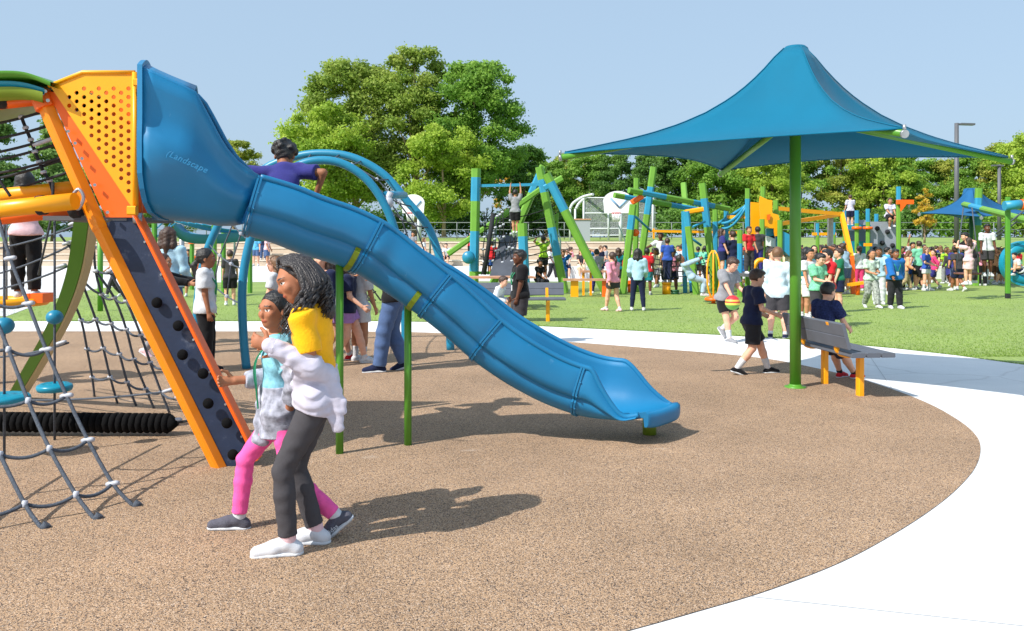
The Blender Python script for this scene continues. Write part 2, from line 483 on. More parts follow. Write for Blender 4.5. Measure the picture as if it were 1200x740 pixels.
    if bottom:
        lo_ = {'shorts': .012, 'pants': .010, 'leggings': .004, 'skirt': .01, 'jeans': .007}[bottom]
        prs = [K(P + U * .0, waist, .078 * b, .068 * b, flat=flp, k=.02)]
        for i in range(2):
            if bottom == 'shorts':
                d = (kn[i] - hips[i]); cp = hips[i] + d * (.86 if cut is None else cut)
                big = K(hips[i] - U * .012, kn[i], .062 * b, .054 * b, k=.02)
                prs += clipped([big], [(v3(d.normalized()), s_(cp))])
            elif bottom == 'skirt':
                pass
            else:
                d = (ank[i] - kn[i]).normalized(); e = .93 if cut is None else cut
                cp = kn[i].lerp(ank[i], e)
                wl = {'pants': .008, 'leggings': 0.0, 'jeans': .011}[bottom]
                prs += [K(hips[i] - U * .012, kn[i], .059 * b * legs, (.038 + wl * .6) * b * legs, k=.02)]
                prs += clipped([K(kn[i], kn[i].lerp(ank[i], .35), (.037 + wl * .6) * b * legs, (.037 + wl * .6) * b * legs, k=.01), K(kn[i].lerp(ank[i], .35), ank[i].lerp(kn[i], -.12), (.037 + wl * .6) * b * legs, max(.0245, (.023 + wl * 1.25) * legs), k=.01)], [(v3(d), s_(cp))])
        if bottom == 'skirt':
            kd = (kn[0] + kn[1]) * .5
            prs += clipped([K(P, kd, .085 * b, .10 * b, k=.02, flat=None)], [(v3((kd - P).normalized()), s_(P.lerp(kd, .78)))])
        for p in prs:
            p['clip'] = (p.get('clip') or []) + tp
            if bottom != 'leggings' or fine: p['wr'] = ((.0022 if bottom != 'leggings' else .0013) * H, (34 if bottom != 'leggings' else 52) / H, crc(label) % 5)
        sculpt({'shorts': 'shorts', 'pants': 'trousers', 'leggings': 'leggings', 'skirt': 'skirt', 'jeans': 'jeans'}[bottom], prs, res2, fab(bcol) if isinstance(bcol, str) else bcol, root, lo_ * H)
    # --- shirt
    if top:
        hemp = P + U * (hem - .50)
        prs = [K(P - U * .06, waist, .084 * b, .073 * b, flat=flp, k=.03), K(waist, chest, .072 * b, .08 * b, flat=fl, k=.02), K(chest, P + U * .25, .08 * b, .068 * b, flat=fl, k=.02), K(sh[0], sh[1], .036 * b, .036 * b, k=.02),
               K(P + U * .25, neck - U * .01, .04, .036, k=.02)]
        if bottom in ('shorts', 'skirt', 'pants', 'jeans'): prs.append(K(hips[0] - U * .01, hips[1] - U * .01, .067 * b, .067 * b, k=.02))
        prs = clipped(prs, [(v3(-U), s_(hemp)), (v3((U * .9 + hf * .3).normalized()), s_(neck + U * .004))], W_)
        for i in range(2):
            d = (el[i] - sh[i]).normalized()
            sv = sleeve if isinstance(sleeve, str) else sleeve[i]
            if sv == 'short':
                prs += clipped([K(sh[i], el[i], (.031 if fine else .036) * b, (.034 if fine else .037) * b, k=.016)], [(v3(d), s_(sh[i].lerp(el[i], .72)))], W_)
            elif sv == 'long':
                d2 = (wr[i] - el[i]).normalized()
                prs += clipped([K(sh[i], el[i], .034 * b, .029 * b, k=.016), K(el[i], wr[i], .029 * b, .024, k=.012)], [(v3(d2), s_(el[i].lerp(wr[i], .97)))] if d.dot(d2) > .2 else None, W_)
        sculpt('shirt' if sleeve == 'short' else 'sweatshirt' if sleeve == 'long' else 'shirt', prs, res2, fab(top) if isinstance(top, str) else top, root, loose * H)
    # --- shoes, socks: one of each per foot
    for i in range(2):
        heel, mid, toe, u2, d = footp[i]
        if sock and bottom not in ('pants', 'jeans'):
            k_ = .55 if sock[0] == '+' else .84
            sculpt('sock', [K(kn[i].lerp(ank[i], k_), ank[i], .024 if k_ > .8 else .031, .022, clip=[(v3((kn[i] - ank[i]).normalized()), s_(kn[i].lerp(ank[i], k_)))])], res2, fab(sock.strip('+')), root, .003 * H)
        if shoe:
            sp = [K(ank[i] - u2 * .006, heel, .023, .023), K(ank[i] + d * .012 - u2 * .004, mid, .023, .023), K(mid, toe, .0235, .0185)]
            for q in sp: q['clip'] = [(v3(-u2), s_(ank[i] - u2 * .043))]
            so_ = sculpt('shoe', sp, res2, fab(shoe) if isinstance(shoe, str) else shoe, root, .003 * H)
            if res < .014:
                q = [cone(s_(heel - u2 * .012), s_(mid - u2 * .016), .025 * H, .025 * H, .01 * H, flat=(v3(u2), 2.4)), cone(s_(mid - u2 * .016), s_(toe - u2 * .01), .0255 * H, .0205 * H, .01 * H, flat=(v3(u2), 2.2))]
                sculpt('shoe_sole', q, res2, fab('white'), so_, .002 * H)
            if res < .006:
                m = MB()   # laces and tongue edge
                for k in range(4):
                    c = ank[i] + d * (.030 + .013 * k) + u2 * (.004 - .0055 * k); w_ = d.cross(u2) * .012
                    m.tube([(c - w_ - u2 * .004) * H, (c + u2 * .0015) * H, (c + w_ - u2 * .004) * H], .0028, 6)
                m.build('laces', fab('white'), so_)
    # --- hair
    if hair:
        hm = hairmat(hcol)
        facecut = (v3(hf * .8 - hu * .45), s_(hc + hf * .022 + hu * .03))
        cap = [E((0, -.010, .017), (.056, .064, .064), clip=[(v3((hf * .86 - hu * .5).normalized()), s_(hc + hf * .028 + hu * .022)), (v3(-hu), s_(hc - hu * (.045 if hair != 'short' else .03)))])]
        if hair in ('short', 'curly'):
            cap.append(E((0, .018, .052), (.044, .045, .026), k=.01))
        if hair == 'curly':
            rr = random.Random(crc(label) % 999)
            for q in range(26):
                a = rr.uniform(0, 2 * PI); t = rr.uniform(-.1, 1); dx = math.cos(a) * math.sqrt(1 - t * t * .99); dy = math.sin(a) * math.sqrt(1 - t * t * .99)
                if dy > .6 and t < .5: continue
                cap.append(E((dx * .058, dy * .064 - .01, .015 + t * .066), (.02, .02, .02), k=.003))
        if hair in ('pony', 'ponylow'):
            p0 = hc - hf * .066 + hu * (.03 if hair == 'pony' else -.01); p1 = p0 - hf * .03 - hu * .05; p2 = p1 - hu * .1 + hf * .01
            cap += [K(hc - hf * .05 + hu * .01, p0, .02, .016), K(p0, p1, .018, .024), K(p1, p2, .024, .008)]
        if hair == 'long':
            for s in (1, 0, -1):
                a0 = hc + hs * (.042 * s) - hf * (.028 if s else .05) + hu * .02
                a1 = hc + hs * (.05 * s) - hf * (.035 if s else .058) - hu * .08; a2 = a1 - hu * .1 + hf * (.012 if s else 0)
                cap += [K(a0, a1, .03, .03, k=.015), K(a1, a2, .03, .014, k=.015)]
        if hair == 'bun':
            cap += [E((0, -.07, .05), (.026, .026, .026), k=.006)]
        for p in cap: p['wr'] = ((.0018 if hair != 'curly' else .003) * H, (90 if hair != 'curly' else 70) / H, 1.3)
        if hairfn: hairfn(root, hc * H, hs, hf, hu, H, hm)
        else: sculpt('hair', cap, res2 if res > .014 else res, hm, root)
    # --- lanyard / neck strap
    if lanyard:
        m = MB()
        for s in (1, -1):
            pts = [neck + Sc * .02 * s - Fc * .03 + U * .0, neck + Sc * .05 * s + Fc * .01 - U * .005, chest + Sc * .045 * s + Fc * .082 * b, waist + Sc * .008 * s + Fc * .082 * b + U * .02]
            m.tube([p * H for p in smooth_path(pts, 5)], .008, 6)
        m.build('neck_strap', mat('lanyard_green', srgb(20, 140, 95), .6), root)
        m2 = MB(); c0 = (waist + Fc * .083 * b) * H
        m2.box(c0 - Vector((0, 0, .02)), (.06, .006, .085)); m2.build('name_badge', fab('white'), root)
    if extra: extra(root, dict(P=P, U=U, hips=hips, kn=kn, ank=ank, sh=sh, el=el, wr=wr, neck=neck, hc=hc, hs=hs, hf=hf, hu=hu, chest=chest, waist=waist, Fc=Fc, Sc=Sc, footp=footp), H)
    return root
# ------------------------------------------------------------------ camera, light, sky
sc = bpy.context.scene
cam = bpy.data.cameras.new('camera'); cam.lens = 30.0; cam.sensor_width = 36.0; cam.shift_y = -(370 - HY) / 1200.0
cam.clip_start = .05; cam.clip_end = 2000
co = bpy.data.objects.new('camera', cam); C.objects.link(co); co.location = (0, 0, EYE); co.rotation_euler = (PI / 2, 0, 0); sc.camera = co
SUN_AZ = Vector((-.80, -.60, 0)).normalized(); SUN_EL = math.radians(45)
sd_ = Vector((SUN_AZ.x * math.cos(SUN_EL), SUN_AZ.y * math.cos(SUN_EL), math.sin(SUN_EL)))
sl = bpy.data.lights.new('sun', 'SUN'); sl.energy = 5.0; sl.angle = math.radians(.5); sl.color = (1, .955, .88)
so_ = bpy.data.objects.new('sun', sl); C.objects.link(so_); so_.rotation_euler = sd_.to_track_quat('Z', 'Y').to_euler()
wd = bpy.data.worlds.new('World'); sc.world = wd; wd.use_nodes = True
nt = wd.node_tree; bg = nt.nodes['Background']
sky = nt.nodes.new('ShaderNodeTexSky'); sky.sky_type = 'NISHITA'; sky.sun_disc = False
sky.sun_elevation = SUN_EL; sky.sun_rotation = math.atan2(SUN_AZ.x, SUN_AZ.y) % (2 * PI)
sky.air_density = 1.0; sky.dust_density = 3.4; sky.ozone_density = 1.0; sky.altitude = 100
mxs = nt.nodes.new('ShaderNodeMix'); mxs.data_type = 'RGBA'; mxs.inputs['Factor'].default_value = .72; mxs.inputs['B'].default_value = (2.95, 4.05, 5.25, 1)
nt.links.new(sky.outputs[0], mxs.inputs['A']); nt.links.new(mxs.outputs['Result'], bg.inputs['Color']); bg.inputs['Strength'].default_value = .148
sc.view_settings.view_transform = 'Standard'; sc.view_settings.look = 'None'; sc.view_settings.gamma = 1; sc.view_settings.exposure = 0.22
sc.cycles.use_denoising = True
sc.cycles.max_bounces = 6; sc.cycles.diffuse_bounces = 3; sc.cycles.glossy_bounces = 3; sc.cycles.transparent_max_bounces = 8
# ------------------------------------------------------------------ ground materials
def rubber_mat():
    m = bpy.data.materials.new('rubber_granules'); m.use_nodes = True; nt = m.node_tree; N = nt.nodes; L = nt.links
    p = N['Principled BSDF']; p.inputs['Roughness'].default_value = .85; p.inputs['Specular IOR Level'].default_value = .25
    tc = N.new('ShaderNodeTexCoord')
    vo = N.new('ShaderNodeTexVoronoi'); vo.inputs['Scale'].default_value = 230; L.new(tc.outputs['Object'], vo.inputs['Vector'])
    sep = N.new('ShaderNodeSeparateColor'); L.new(vo.outputs['Color'], sep.inputs[0])
    r = N.new('ShaderNodeValToRGB'); r.color_ramp.interpolation = 'CONSTANT'
    els = [(0, (.036, .033, .036)), (.13, (.135, .096, .075)), (.27, (.34, .216, .130)), (.50, (.455, .294, .172)), (.74, (.535, .362, .228)), (.90, (.60, .46, .35)), (.97, (.28, .21, .16))]
    e = r.color_ramp.elements; e[0].position = 0; e[0].color = (*els[0][1], 1); e[1].position = els[1][0]; e[1].color = (*els[1][1], 1)
    for pos, c in els[2:]:
        q = e.new(pos); q.color = (*c, 1)
    L.new(sep.outputs[0], r.inputs[0])
    n = N.new('ShaderNodeTexNoise'); n.inputs['Scale'].default_value = .9; n.inputs['Detail'].default_value = 5; n.inputs['Roughness'].default_value = .65; L.new(tc.outputs['Object'], n.inputs['Vector'])
    mr = N.new('ShaderNodeMapRange'); mr.inputs['From Min'].default_value = .3; mr.inputs['From Max'].default_value = .75; mr.inputs['To Min'].default_value = .78; mr.inputs['To Max'].default_value = 1.12
    L.new(n.outputs['Fac'], mr.inputs['Value'])
    mx = N.new('ShaderNodeMix'); mx.data_type = 'RGBA'; mx.blend_type = 'MULTIPLY'; mx.inputs['Factor'].default_value = 1
    L.new(r.outputs['Color'], mx.inputs['A']); L.new(mr.outputs['Result'], mx.inputs['B'])
    # scuffs and dark stains
    n3 = N.new('ShaderNodeTexNoise'); n3.inputs['Scale'].default_value = 2.3; n3.inputs['Detail'].default_value = 6
    mp = N.new('ShaderNodeMapping'); mp.inputs['Scale'].default_value = (1, 2.2, 1); L.new(tc.outputs['Object'], mp.inputs[0]); L.new(mp.outputs[0], n3.inputs['Vector'])
    r3 = N.new('ShaderNodeValToRGB'); r3.color_ramp.elements[0].position = .68; r3.color_ramp.elements[1].position = .78
    L.new(n3.outputs['Fac'], r3.inputs[0])
    mx2 = N.new('ShaderNodeMix'); mx2.data_type = 'RGBA'; mx2.inputs['B'].default_value = (.62, .52, .44, 1)
    mm = N.new('ShaderNodeMath'); mm.operation = 'MULTIPLY'; mm.inputs[1].default_value = .35; L.new(r3.outputs['Color'], mm.inputs[0])
    L.new(mm.outputs[0], mx2.inputs['Factor']); L.new(mx.outputs['Result'], mx2.inputs['A']); L.new(mx2.outputs['Result'], p.inputs['Base Color'])
    b = N.new('ShaderNodeBump'); b.inputs['Strength'].default_value = .55; b.inputs['Distance'].default_value = .004
    L.new(vo.outputs['Distance'], b.inputs['Height']); b.invert = True; L.new(b.outputs['Normal'], p.inputs['Normal'])
    return m
def concrete_mat(name, c, joint=None):
    m = bpy.data.materials.new(name); m.use_nodes = True; nt = m.node_tree; N = nt.nodes; L = nt.links
    p = N['Principled BSDF']; p.inputs['Roughness'].default_value = .8; p.inputs['Specular IOR Level'].default_value = .3
    tc = N.new('ShaderNodeTexCoord')
    n = N.new('ShaderNodeTexNoise'); n.inputs['Scale'].default_value = .7; n.inputs['Detail'].default_value = 8; n.inputs['Roughness'].default_value = .7; L.new(tc.outputs['Object'], n.inputs['Vector'])
    r = N.new('ShaderNodeValToRGB'); r.color_ramp.elements[0].position = .25; r.color_ramp.elements[1].position = .6
    r.color_ramp.elements[0].color = (c * .86, c * .87, c * .88, 1); r.color_ramp.elements[1].color = (c * 1.02, c * 1.02, c * 1.02, 1)
    L.new(n.outputs['Fac'], r.inputs[0])
    n2 = N.new('ShaderNodeTexNoise'); n2.inputs['Scale'].default_value = 60; n2.inputs['Detail'].default_value = 4; L.new(tc.outputs['Object'], n2.inputs['Vector'])
    r2 = N.new('ShaderNodeValToRGB'); r2.color_ramp.elements[0].position = .27; r2.color_ramp.elements[1].position = .36
    r2.color_ramp.elements[0].color = (.72, .71, .7, 1); r2.color_ramp.elements[1].color = (1, 1, 1, 1); L.new(n2.outputs['Fac'], r2.inputs[0])
    mx = N.new('ShaderNodeMix'); mx.data_type = 'RGBA'; mx.blend_type = 'MULTIPLY'; mx.inputs['Factor'].default_value = 1
    L.new(r.outputs['Color'], mx.inputs['A']); L.new(r2.outputs['Color'], mx.inputs['B']); L.new(mx.outputs['Result'], p.inputs['Base Color'])
    vc = N.new('ShaderNodeTexVoronoi'); vc.feature = 'DISTANCE_TO_EDGE'; vc.inputs['Scale'].default_value = .32
    nd = N.new('ShaderNodeTexNoise'); nd.inputs['Scale'].default_value = 3; nd.inputs['Detail'].default_value = 5; L.new(tc.outputs['Object'], nd.inputs['Vector'])
    va = N.new('ShaderNodeMixRGB'); va.inputs[0].default_value = .12; L.new(tc.outputs['Object'], va.inputs[1]); L.new(nd.outputs['Color'], va.inputs[2]); L.new(va.outputs[0], vc.inputs['Vector'])
    rc = N.new('ShaderNodeValToRGB'); rc.color_ramp.elements[0].position = .0; rc.color_ramp.elements[1].position = .006
    rc.color_ramp.elements[0].color = (.72, .71, .70, 1); rc.color_ramp.elements[1].color = (1, 1, 1, 1); L.new(vc.outputs['Distance'], rc.inputs[0])
    mc = N.new('ShaderNodeMix'); mc.data_type = 'RGBA'; mc.blend_type = 'MULTIPLY'; mc.inputs['Factor'].default_value = .55; L.new(mx.outputs['Result'], mc.inputs['A']); L.new(rc.outputs['Color'], mc.inputs['B']); L.new(mc.outputs['Result'], p.inputs['Base Color'])
    b = N.new('ShaderNodeBump'); b.inputs['Strength'].default_value = .25; b.inputs['Distance'].default_value = .003
    L.new(n2.outputs['Fac'], b.inputs['Height']); L.new(b.outputs['Normal'], p.inputs['Normal'])
    return m
def grass_mat():
    m = bpy.data.materials.new('turf'); m.use_nodes = True; nt = m.node_tree; N = nt.nodes; L = nt.links
    p = N['Principled BSDF']; p.inputs['Roughness'].default_value = .75; p.inputs['Specular IOR Level'].default_value = .25; p.inputs['Sheen Weight'].default_value = .15
    tc = N.new('ShaderNodeTexCoord')
    mp = N.new('ShaderNodeMapping'); mp.inputs['Scale'].default_value = (1, .35, 1); L.new(tc.outputs['Object'], mp.inputs[0])
    n = N.new('ShaderNodeTexNoise'); n.inputs['Scale'].default_value = 22; n.inputs['Detail'].default_value = 6; n.inputs['Roughness'].default_value = .75; L.new(mp.outputs[0], n.inputs['Vector'])
    r = N.new('ShaderNodeValToRGB'); e = r.color_ramp.elements
    e[0].position = .25; e[0].color = (.10, .165, .024, 1); e[1].position = .72; e[1].color = (.345, .43, .085, 1)
    q = e.new(.48); q.color = (.215, .315, .045, 1)
    L.new(n.outputs['Fac'], r.inputs[0])
    n2 = N.new('ShaderNodeTexNoise'); n2.inputs['Scale'].default_value = .55; n2.inputs['Detail'].default_value = 5; L.new(tc.outputs['Object'], n2.inputs['Vector'])
    mr = N.new('ShaderNodeMapRange'); mr.inputs['From Min'].default_value = .3; mr.inputs['From Max'].default_value = .7; mr.inputs['To Min'].default_value = .85; mr.inputs['To Max'].default_value = 1.12; L.new(n2.outputs['Fac'], mr.inputs['Value'])
    mx = N.new('ShaderNodeMix'); mx.data_type = 'RGBA'; mx.blend_type = 'MULTIPLY'; mx.inputs['Factor'].default_value = 1
    L.new(r.outputs['Color'], mx.inputs['A']); L.new(mr.outputs['Result'], mx.inputs['B']); L.new(mx.outputs['Result'], p.inputs['Base Color'])
    b = N.new('ShaderNodeBump'); b.inputs['Strength'].default_value = .6; b.inputs['Distance'].default_value = .02
    L.new(n.outputs['Fac'], b.inputs['Height']); L.new(b.outputs['Normal'], p.inputs['Normal'])
    return m
M_RUB = rubber_mat(); M_CON = concrete_mat('pale_concrete', .76); M_CON2 = concrete_mat('court_concrete', .62); M_TURF = grass_mat()
# ------------------------------------------------------------------ terrain sheet
def ss(a, b, x):
    t = min(1, max(0, (x - a) / (b - a))); return t * t * (3 - 2 * t)
def terr(x, y):
    return 1.62 * ss(40.0 if x > 6.4 else 43.2, 46.5 if x > 6.4 else 44.6, y) + .65 * ss(46, 78, y)
ys = [-30, -10, 0, 10, 20, 30, 38, 40, 41, 42, 43.2, 43.6, 44, 44.3, 44.6, 46, 50, 55, 60, 68, 78, 95, 130, 200, 350, 700, 1200]
xs = [-900, -400, -200, -120, -80, -60, -40, -30, -20, -10, 0, 6.2, 6.6, 10, 20, 30, 40, 60, 80, 120, 200, 400, 900]
m = MB(); m.grid([[Vector((x, y, terr(x, y))) for x in xs] for y in ys]); solo(m, 'ground', M_TURF, 'bright green turf lawn rising behind the stepped seating', 'ground', kind='structure')
def sheet(name, pts, z, mtl, label, cat, kind='structure'):
    m = MB(); vs = [Vector((p[0], p[1], z)) for p in pts]; m.add(vs, [list(range(len(vs)))])
    a = sum(vs[i].x * vs[(i + 1) % len(vs)].y - vs[(i + 1) % len(vs)].x * vs[i].y for i in range(len(vs)))
    if a < 0: m.f[0] = m.f[0][::-1]
    o = solo(m, name, mtl, label, cat, kind=kind)
    # triangulate the outline cleanly
    import bmesh
    bm = bmesh.new(); bm.from_mesh(o.data); bmesh.ops.triangulate(bm, faces=bm.faces[:]); bm.to_mesh(o.data); bm.free()
    return o
inner_px = [(-900, 389), (-300, 389), (0, 389), (200, 389), (450, 389.5), (540, 392.5), (620, 398), (700, 404), (770, 409.5), (840, 415), (900, 421.5), (950, 431), (1000, 443), (1045, 457), (1090, 475), (1125, 495), (1144, 512), (1149, 528), (1143, 549), (1122, 574), (1090, 600), (1045, 629), (985, 661), (900, 694), (820, 718), (742, 740), (650, 764), (500, 800)]
outer_px = [(-900, 377), (-300, 377), (0, 377), (200, 377), (450, 377), (540, 378.5), (620, 382.2), (700, 386), (770, 389.5), (840, 393), (900, 396.5), (950, 400), (1050, 409), (1120, 417), (1200, 428), (1300, 443)]
inn = [G(*p) for p in inner_px] + [Vector((-1.8, 1.2, 0)), Vector((-20, -3, 0)), Vector((-60, 0, 0))]
out = [G(*p) for p in outer_px] + [Vector((11, 6, 0)), Vector((11, -6, 0)), Vector((-40, -6, 0)), Vector((-80, 0, 0))]
inn = smooth_path(inn[:28], 5) + inn[28:]
sheet('path', out, .004, M_CON, 'white concrete path curving around the play surface', 'path')
sheet('rubber_ground', inn, .009, M_RUB, 'brown speckled rubber safety surface', 'ground')
# thin saw-cut joints in the path
m = MB()
jm = mat('joint_dark', srgb(172, 172, 172), .9)
for a, b in ((G(880, 701, 0), G(1260, 742, 0)), (G(1138, 555), G(1300, 545)), (G(1010, 404.5), G(1045, 456)), (G(700, 386.5), G(700, 403.5)), (G(480, 377.8), G(475, 389.3)), (G(210, 377.5), G(200, 388.5)), (G(862, 394.5), G(868, 417))):
    d = (b - a).normalized(); s_ = Vector((-d.y, d.x, 0)) * .0025
    m.add([a + s_ + Vector((0, 0, .0075)), a - s_ + Vector((0, 0, .0075)), b - s_ + Vector((0, 0, .0075)), b + s_ + Vector((0, 0, .0075))], [(0, 1, 2, 3)])
solo(m, 'path_joint_lines', jm, 'thin grey joints cut across the white path', 'joint', kind='structure')
# plaza beyond the lawn
plz = [Vector((-45, 14.6, 0))] + [G(-150, 374), G(8, 371), G(35, 361), G(70, 349), G(110, 339), G(160, 333.5), G(240, 331.5), G(400, 330), G(560, 330), G(720, 330.5), G(800, 331)] + [G(900, 329), G(1050, 327), G(1200, 326), Vector((60, 39, 0)), Vector((60, 39.5, 0)), Vector((-60, 39.5, 0)), Vector((-60, 14, 0))]
sheet('plaza_pavement', plz, .006, M_CON2, 'pale concrete plaza between the lawn and the stepped seats', 'pavement')
# stepped seating
M_TAN = mat('tan_step', srgb(196, 180, 160), .8, .12, 3, .2, 60)
root = empty('stepped_seating', (0, 40, 0), 'long tan stepped seating wall behind the lawn', 'seating wall')
m = MB(root.location); m.box((4, 38.9, .275), (92, 1.2, .55)); m.build('front_wall', M_CON, root)
for i in range(4):
    m = MB(root.location); m.box((-17.8, 39.9 + i * .95, (.55 + .28 * (i + 1)) / 2 - .0), (48.4, .94, .55 + .28 * (i + 1))); m.build('step', M_TAN, root)
    m = MB(root.location); m.box((-17.8, 39.44 + i * .95, .55 + .28 * (i + 1) - .015), (48.4, .08, .05)); m.build('step_nosing', mat('step_nosing_pale', srgb(226, 216, 200), .8), root)  # pale tan nosing strip along the front edge of each step
m = MB(root.location); m.box((-17.8, 43.6, .85), (48.4, .3, 1.72)); m.build('back_wall', M_TAN, root)
for x in np.arange(-38, 6, 3.1):
    m = MB(root.location); m.tube([(x, 40.6, .8), (x, 40.6, 1.75)], .05, 6); m.tube([(x, 40.6, 1.7), (x, 43.2, 2.5)], .03, 6); m.build('handrail', mat('rail_green', srgb(60, 92, 78), .5), root)

# short blades standing up from the lawn, thickest where it meets the path
rng = np.random.default_rng(12); n = 80000
gy = 11.5 + 14 * rng.random(n) ** 1.8; gx = (rng.random(n) * 2 - 1) * gy * .64
edge_ = np.array([[p[0], p[1]] for p in [G(*q) for q in outer_px[2:15]] + [Vector((11.2, 8, 0))]]); o_ = np.argsort(edge_[:, 0]); ey = np.interp(gx, edge_[o_, 0], edge_[o_, 1])
k_ = gy > ey + .01; gx, gy = gx[k_], gy[k_]; gx = np.concatenate([gx, (e2 := rng.uniform(-9, 10.5, 14000))]); gy = np.concatenate([gy, np.interp(e2, edge_[o_, 0], edge_[o_, 1]) + .03 * rng.random(14000) - .008]); n = len(gx)
h_ = .010 + .012 * rng.random(n); a_ = rng.random(n) * 6.283; w_ = .006
bx_ = np.stack([gx, gy, np.full(n, .004)], 1); dv = np.stack([np.cos(a_), np.sin(a_), 0 * a_], 1)
tp_ = bx_ + np.stack([rng.normal(size=n) * .012, rng.normal(size=n) * .012, h_], 1)
Vg = np.stack([bx_ - dv * w_, bx_ + dv * w_, tp_], 1).reshape(-1, 3)
gm = mat('blade_green', (.205, .32, .045), .6, .3, 14, translucent=.3)
o = mesh_np('grass', Vg, np.arange(len(Vg)).reshape(-1, 3), gm, None, False); props(o, 'short grass blades along the lawn and its edge by the path', 'grass', kind='stuff')
# ------------------------------------------------------------------ trees
def leaf_mat(nm, cols):
    m = bpy.data.materials.new(nm); m.use_nodes = True; nt = m.node_tree; N = nt.nodes; L = nt.links
    p = N['Principled BSDF']; p.inputs['Roughness'].default_value = .55; p.inputs['Specular IOR Level'].default_value = .3
    g = N.new('ShaderNodeNewGeometry'); tc = N.new('ShaderNodeTexCoord')
    r = N.new('ShaderNodeValToRGB'); e = r.color_ramp.elements
    e[0].position = 0; e[0].color = (*srgb(*cols[0]), 1); e[1].position = 1; e[1].color = (*srgb(*cols[-1]), 1)
    for i, c in enumerate(cols[1:-1]):
        q = e.new((i + 1) / (len(cols) - 1)); q.color = (*srgb(*c), 1)
    n = N.new('ShaderNodeTexNoise'); n.inputs['Scale'].default_value = .38; n.inputs['Detail'].default_value = 3; L.new(tc.outputs['Object'], n.inputs['Vector'])
    mr = N.new('ShaderNodeMapRange'); mr.inputs['From Min'].default_value = .33; mr.inputs['From Max'].default_value = .67; mr.inputs['To Min'].default_value = .1; mr.inputs['To Max'].default_value = .7; L.new(n.outputs['Fac'], mr.inputs['Value'])
    a = N.new('ShaderNodeMath'); a.operation = 'MULTIPLY_ADD'; a.inputs[1].default_value = .3; L.new(g.outputs['Random Per Island'], a.inputs[0]); L.new(mr.outputs['Result'], a.inputs[2])
    L.new(a.outputs[0], r.inputs[0]); L.new(r.outputs['Color'], p.inputs['Base Color'])
    t = N.new('ShaderNodeBsdfTranslucent'); L.new(r.outputs['Color'], t.inputs['Color']); mx = N.new('ShaderNodeMixShader'); mx.inputs[0].default_value = .48
    L.new(p.outputs[0], mx.inputs[1]); L.new(t.outputs[0], mx.inputs[2]); L.new(mx.outputs[0], N['Material Output'].inputs['Surface'])
    return m
LEAF = [leaf_mat('leaf_bright', [(112, 145, 49), (144, 176, 63), (174, 198, 78), (198, 215, 99)]),
        leaf_mat('leaf_green', [(85, 123, 49), (112, 155, 60), (139, 178, 74), (166, 198, 90)]),
        leaf_mat('leaf_olive', [(107, 129, 53), (139, 157, 67), (169, 178, 78), (196, 191, 94)]),
        leaf_mat('leaf_dark', [(63, 99, 49), (88, 126, 58), (110, 150, 69), (134, 169, 82)]),
        leaf_mat('leaf_autumn', [(147, 148, 56), (193, 176, 69), (233, 195, 80), (227, 166, 80)]),
        leaf_mat('needle', [(77, 116, 63), (105, 142, 74), (132, 164, 88), (159, 185, 103)]),
        leaf_mat('leaf_fresh', [(112, 142, 58), (138, 164, 70), (160, 180, 82), (180, 190, 98)])]
BARK = mat('bark', srgb(132, 112, 92), .9, .3, 6, .7, 20)
BARKP = mat('bark_pale', srgb(176, 150, 124), .9, .25, 5, .7, 20)
def leaf_cloud(rng, cen, rad, n, size, squash=.8, up=.35, shell=.25):
    """n leaf-sized quads through a lumpy ellipsoid"""
    d = rng.normal(size=(n, 3)); d /= np.linalg.norm(d, axis=1)[:, None]
    rr = (shell + (1 - shell) * rng.random(n) ** .7) * (1 + .26 * np.sin(d[:, 0] * 5 + cen[0]) * np.sin(d[:, 2] * 6 + cen[1]) + .2 * rng.normal(size=n))
    p = np.array(cen) + d * rr[:, None] * np.array([rad, rad, rad * squash])
    nr = d * .7 + rng.normal(size=(n, 3)) * .6; nr[:, 2] += up; nr /= np.linalg.norm(nr, axis=1)[:, None]
    a = np.cross(nr, rng.normal(size=(n, 3))); a /= np.linalg.norm(a, axis=1)[:, None]; b = np.cross(nr, a)
    s = size * (.6 + .8 * rng.random(n))[:, None]
    q = np.stack([p - a * s * .5, p + b * s * .34, p + a * s * .5, p - b * s * .34], 1)
    return q.reshape(-1, 3)
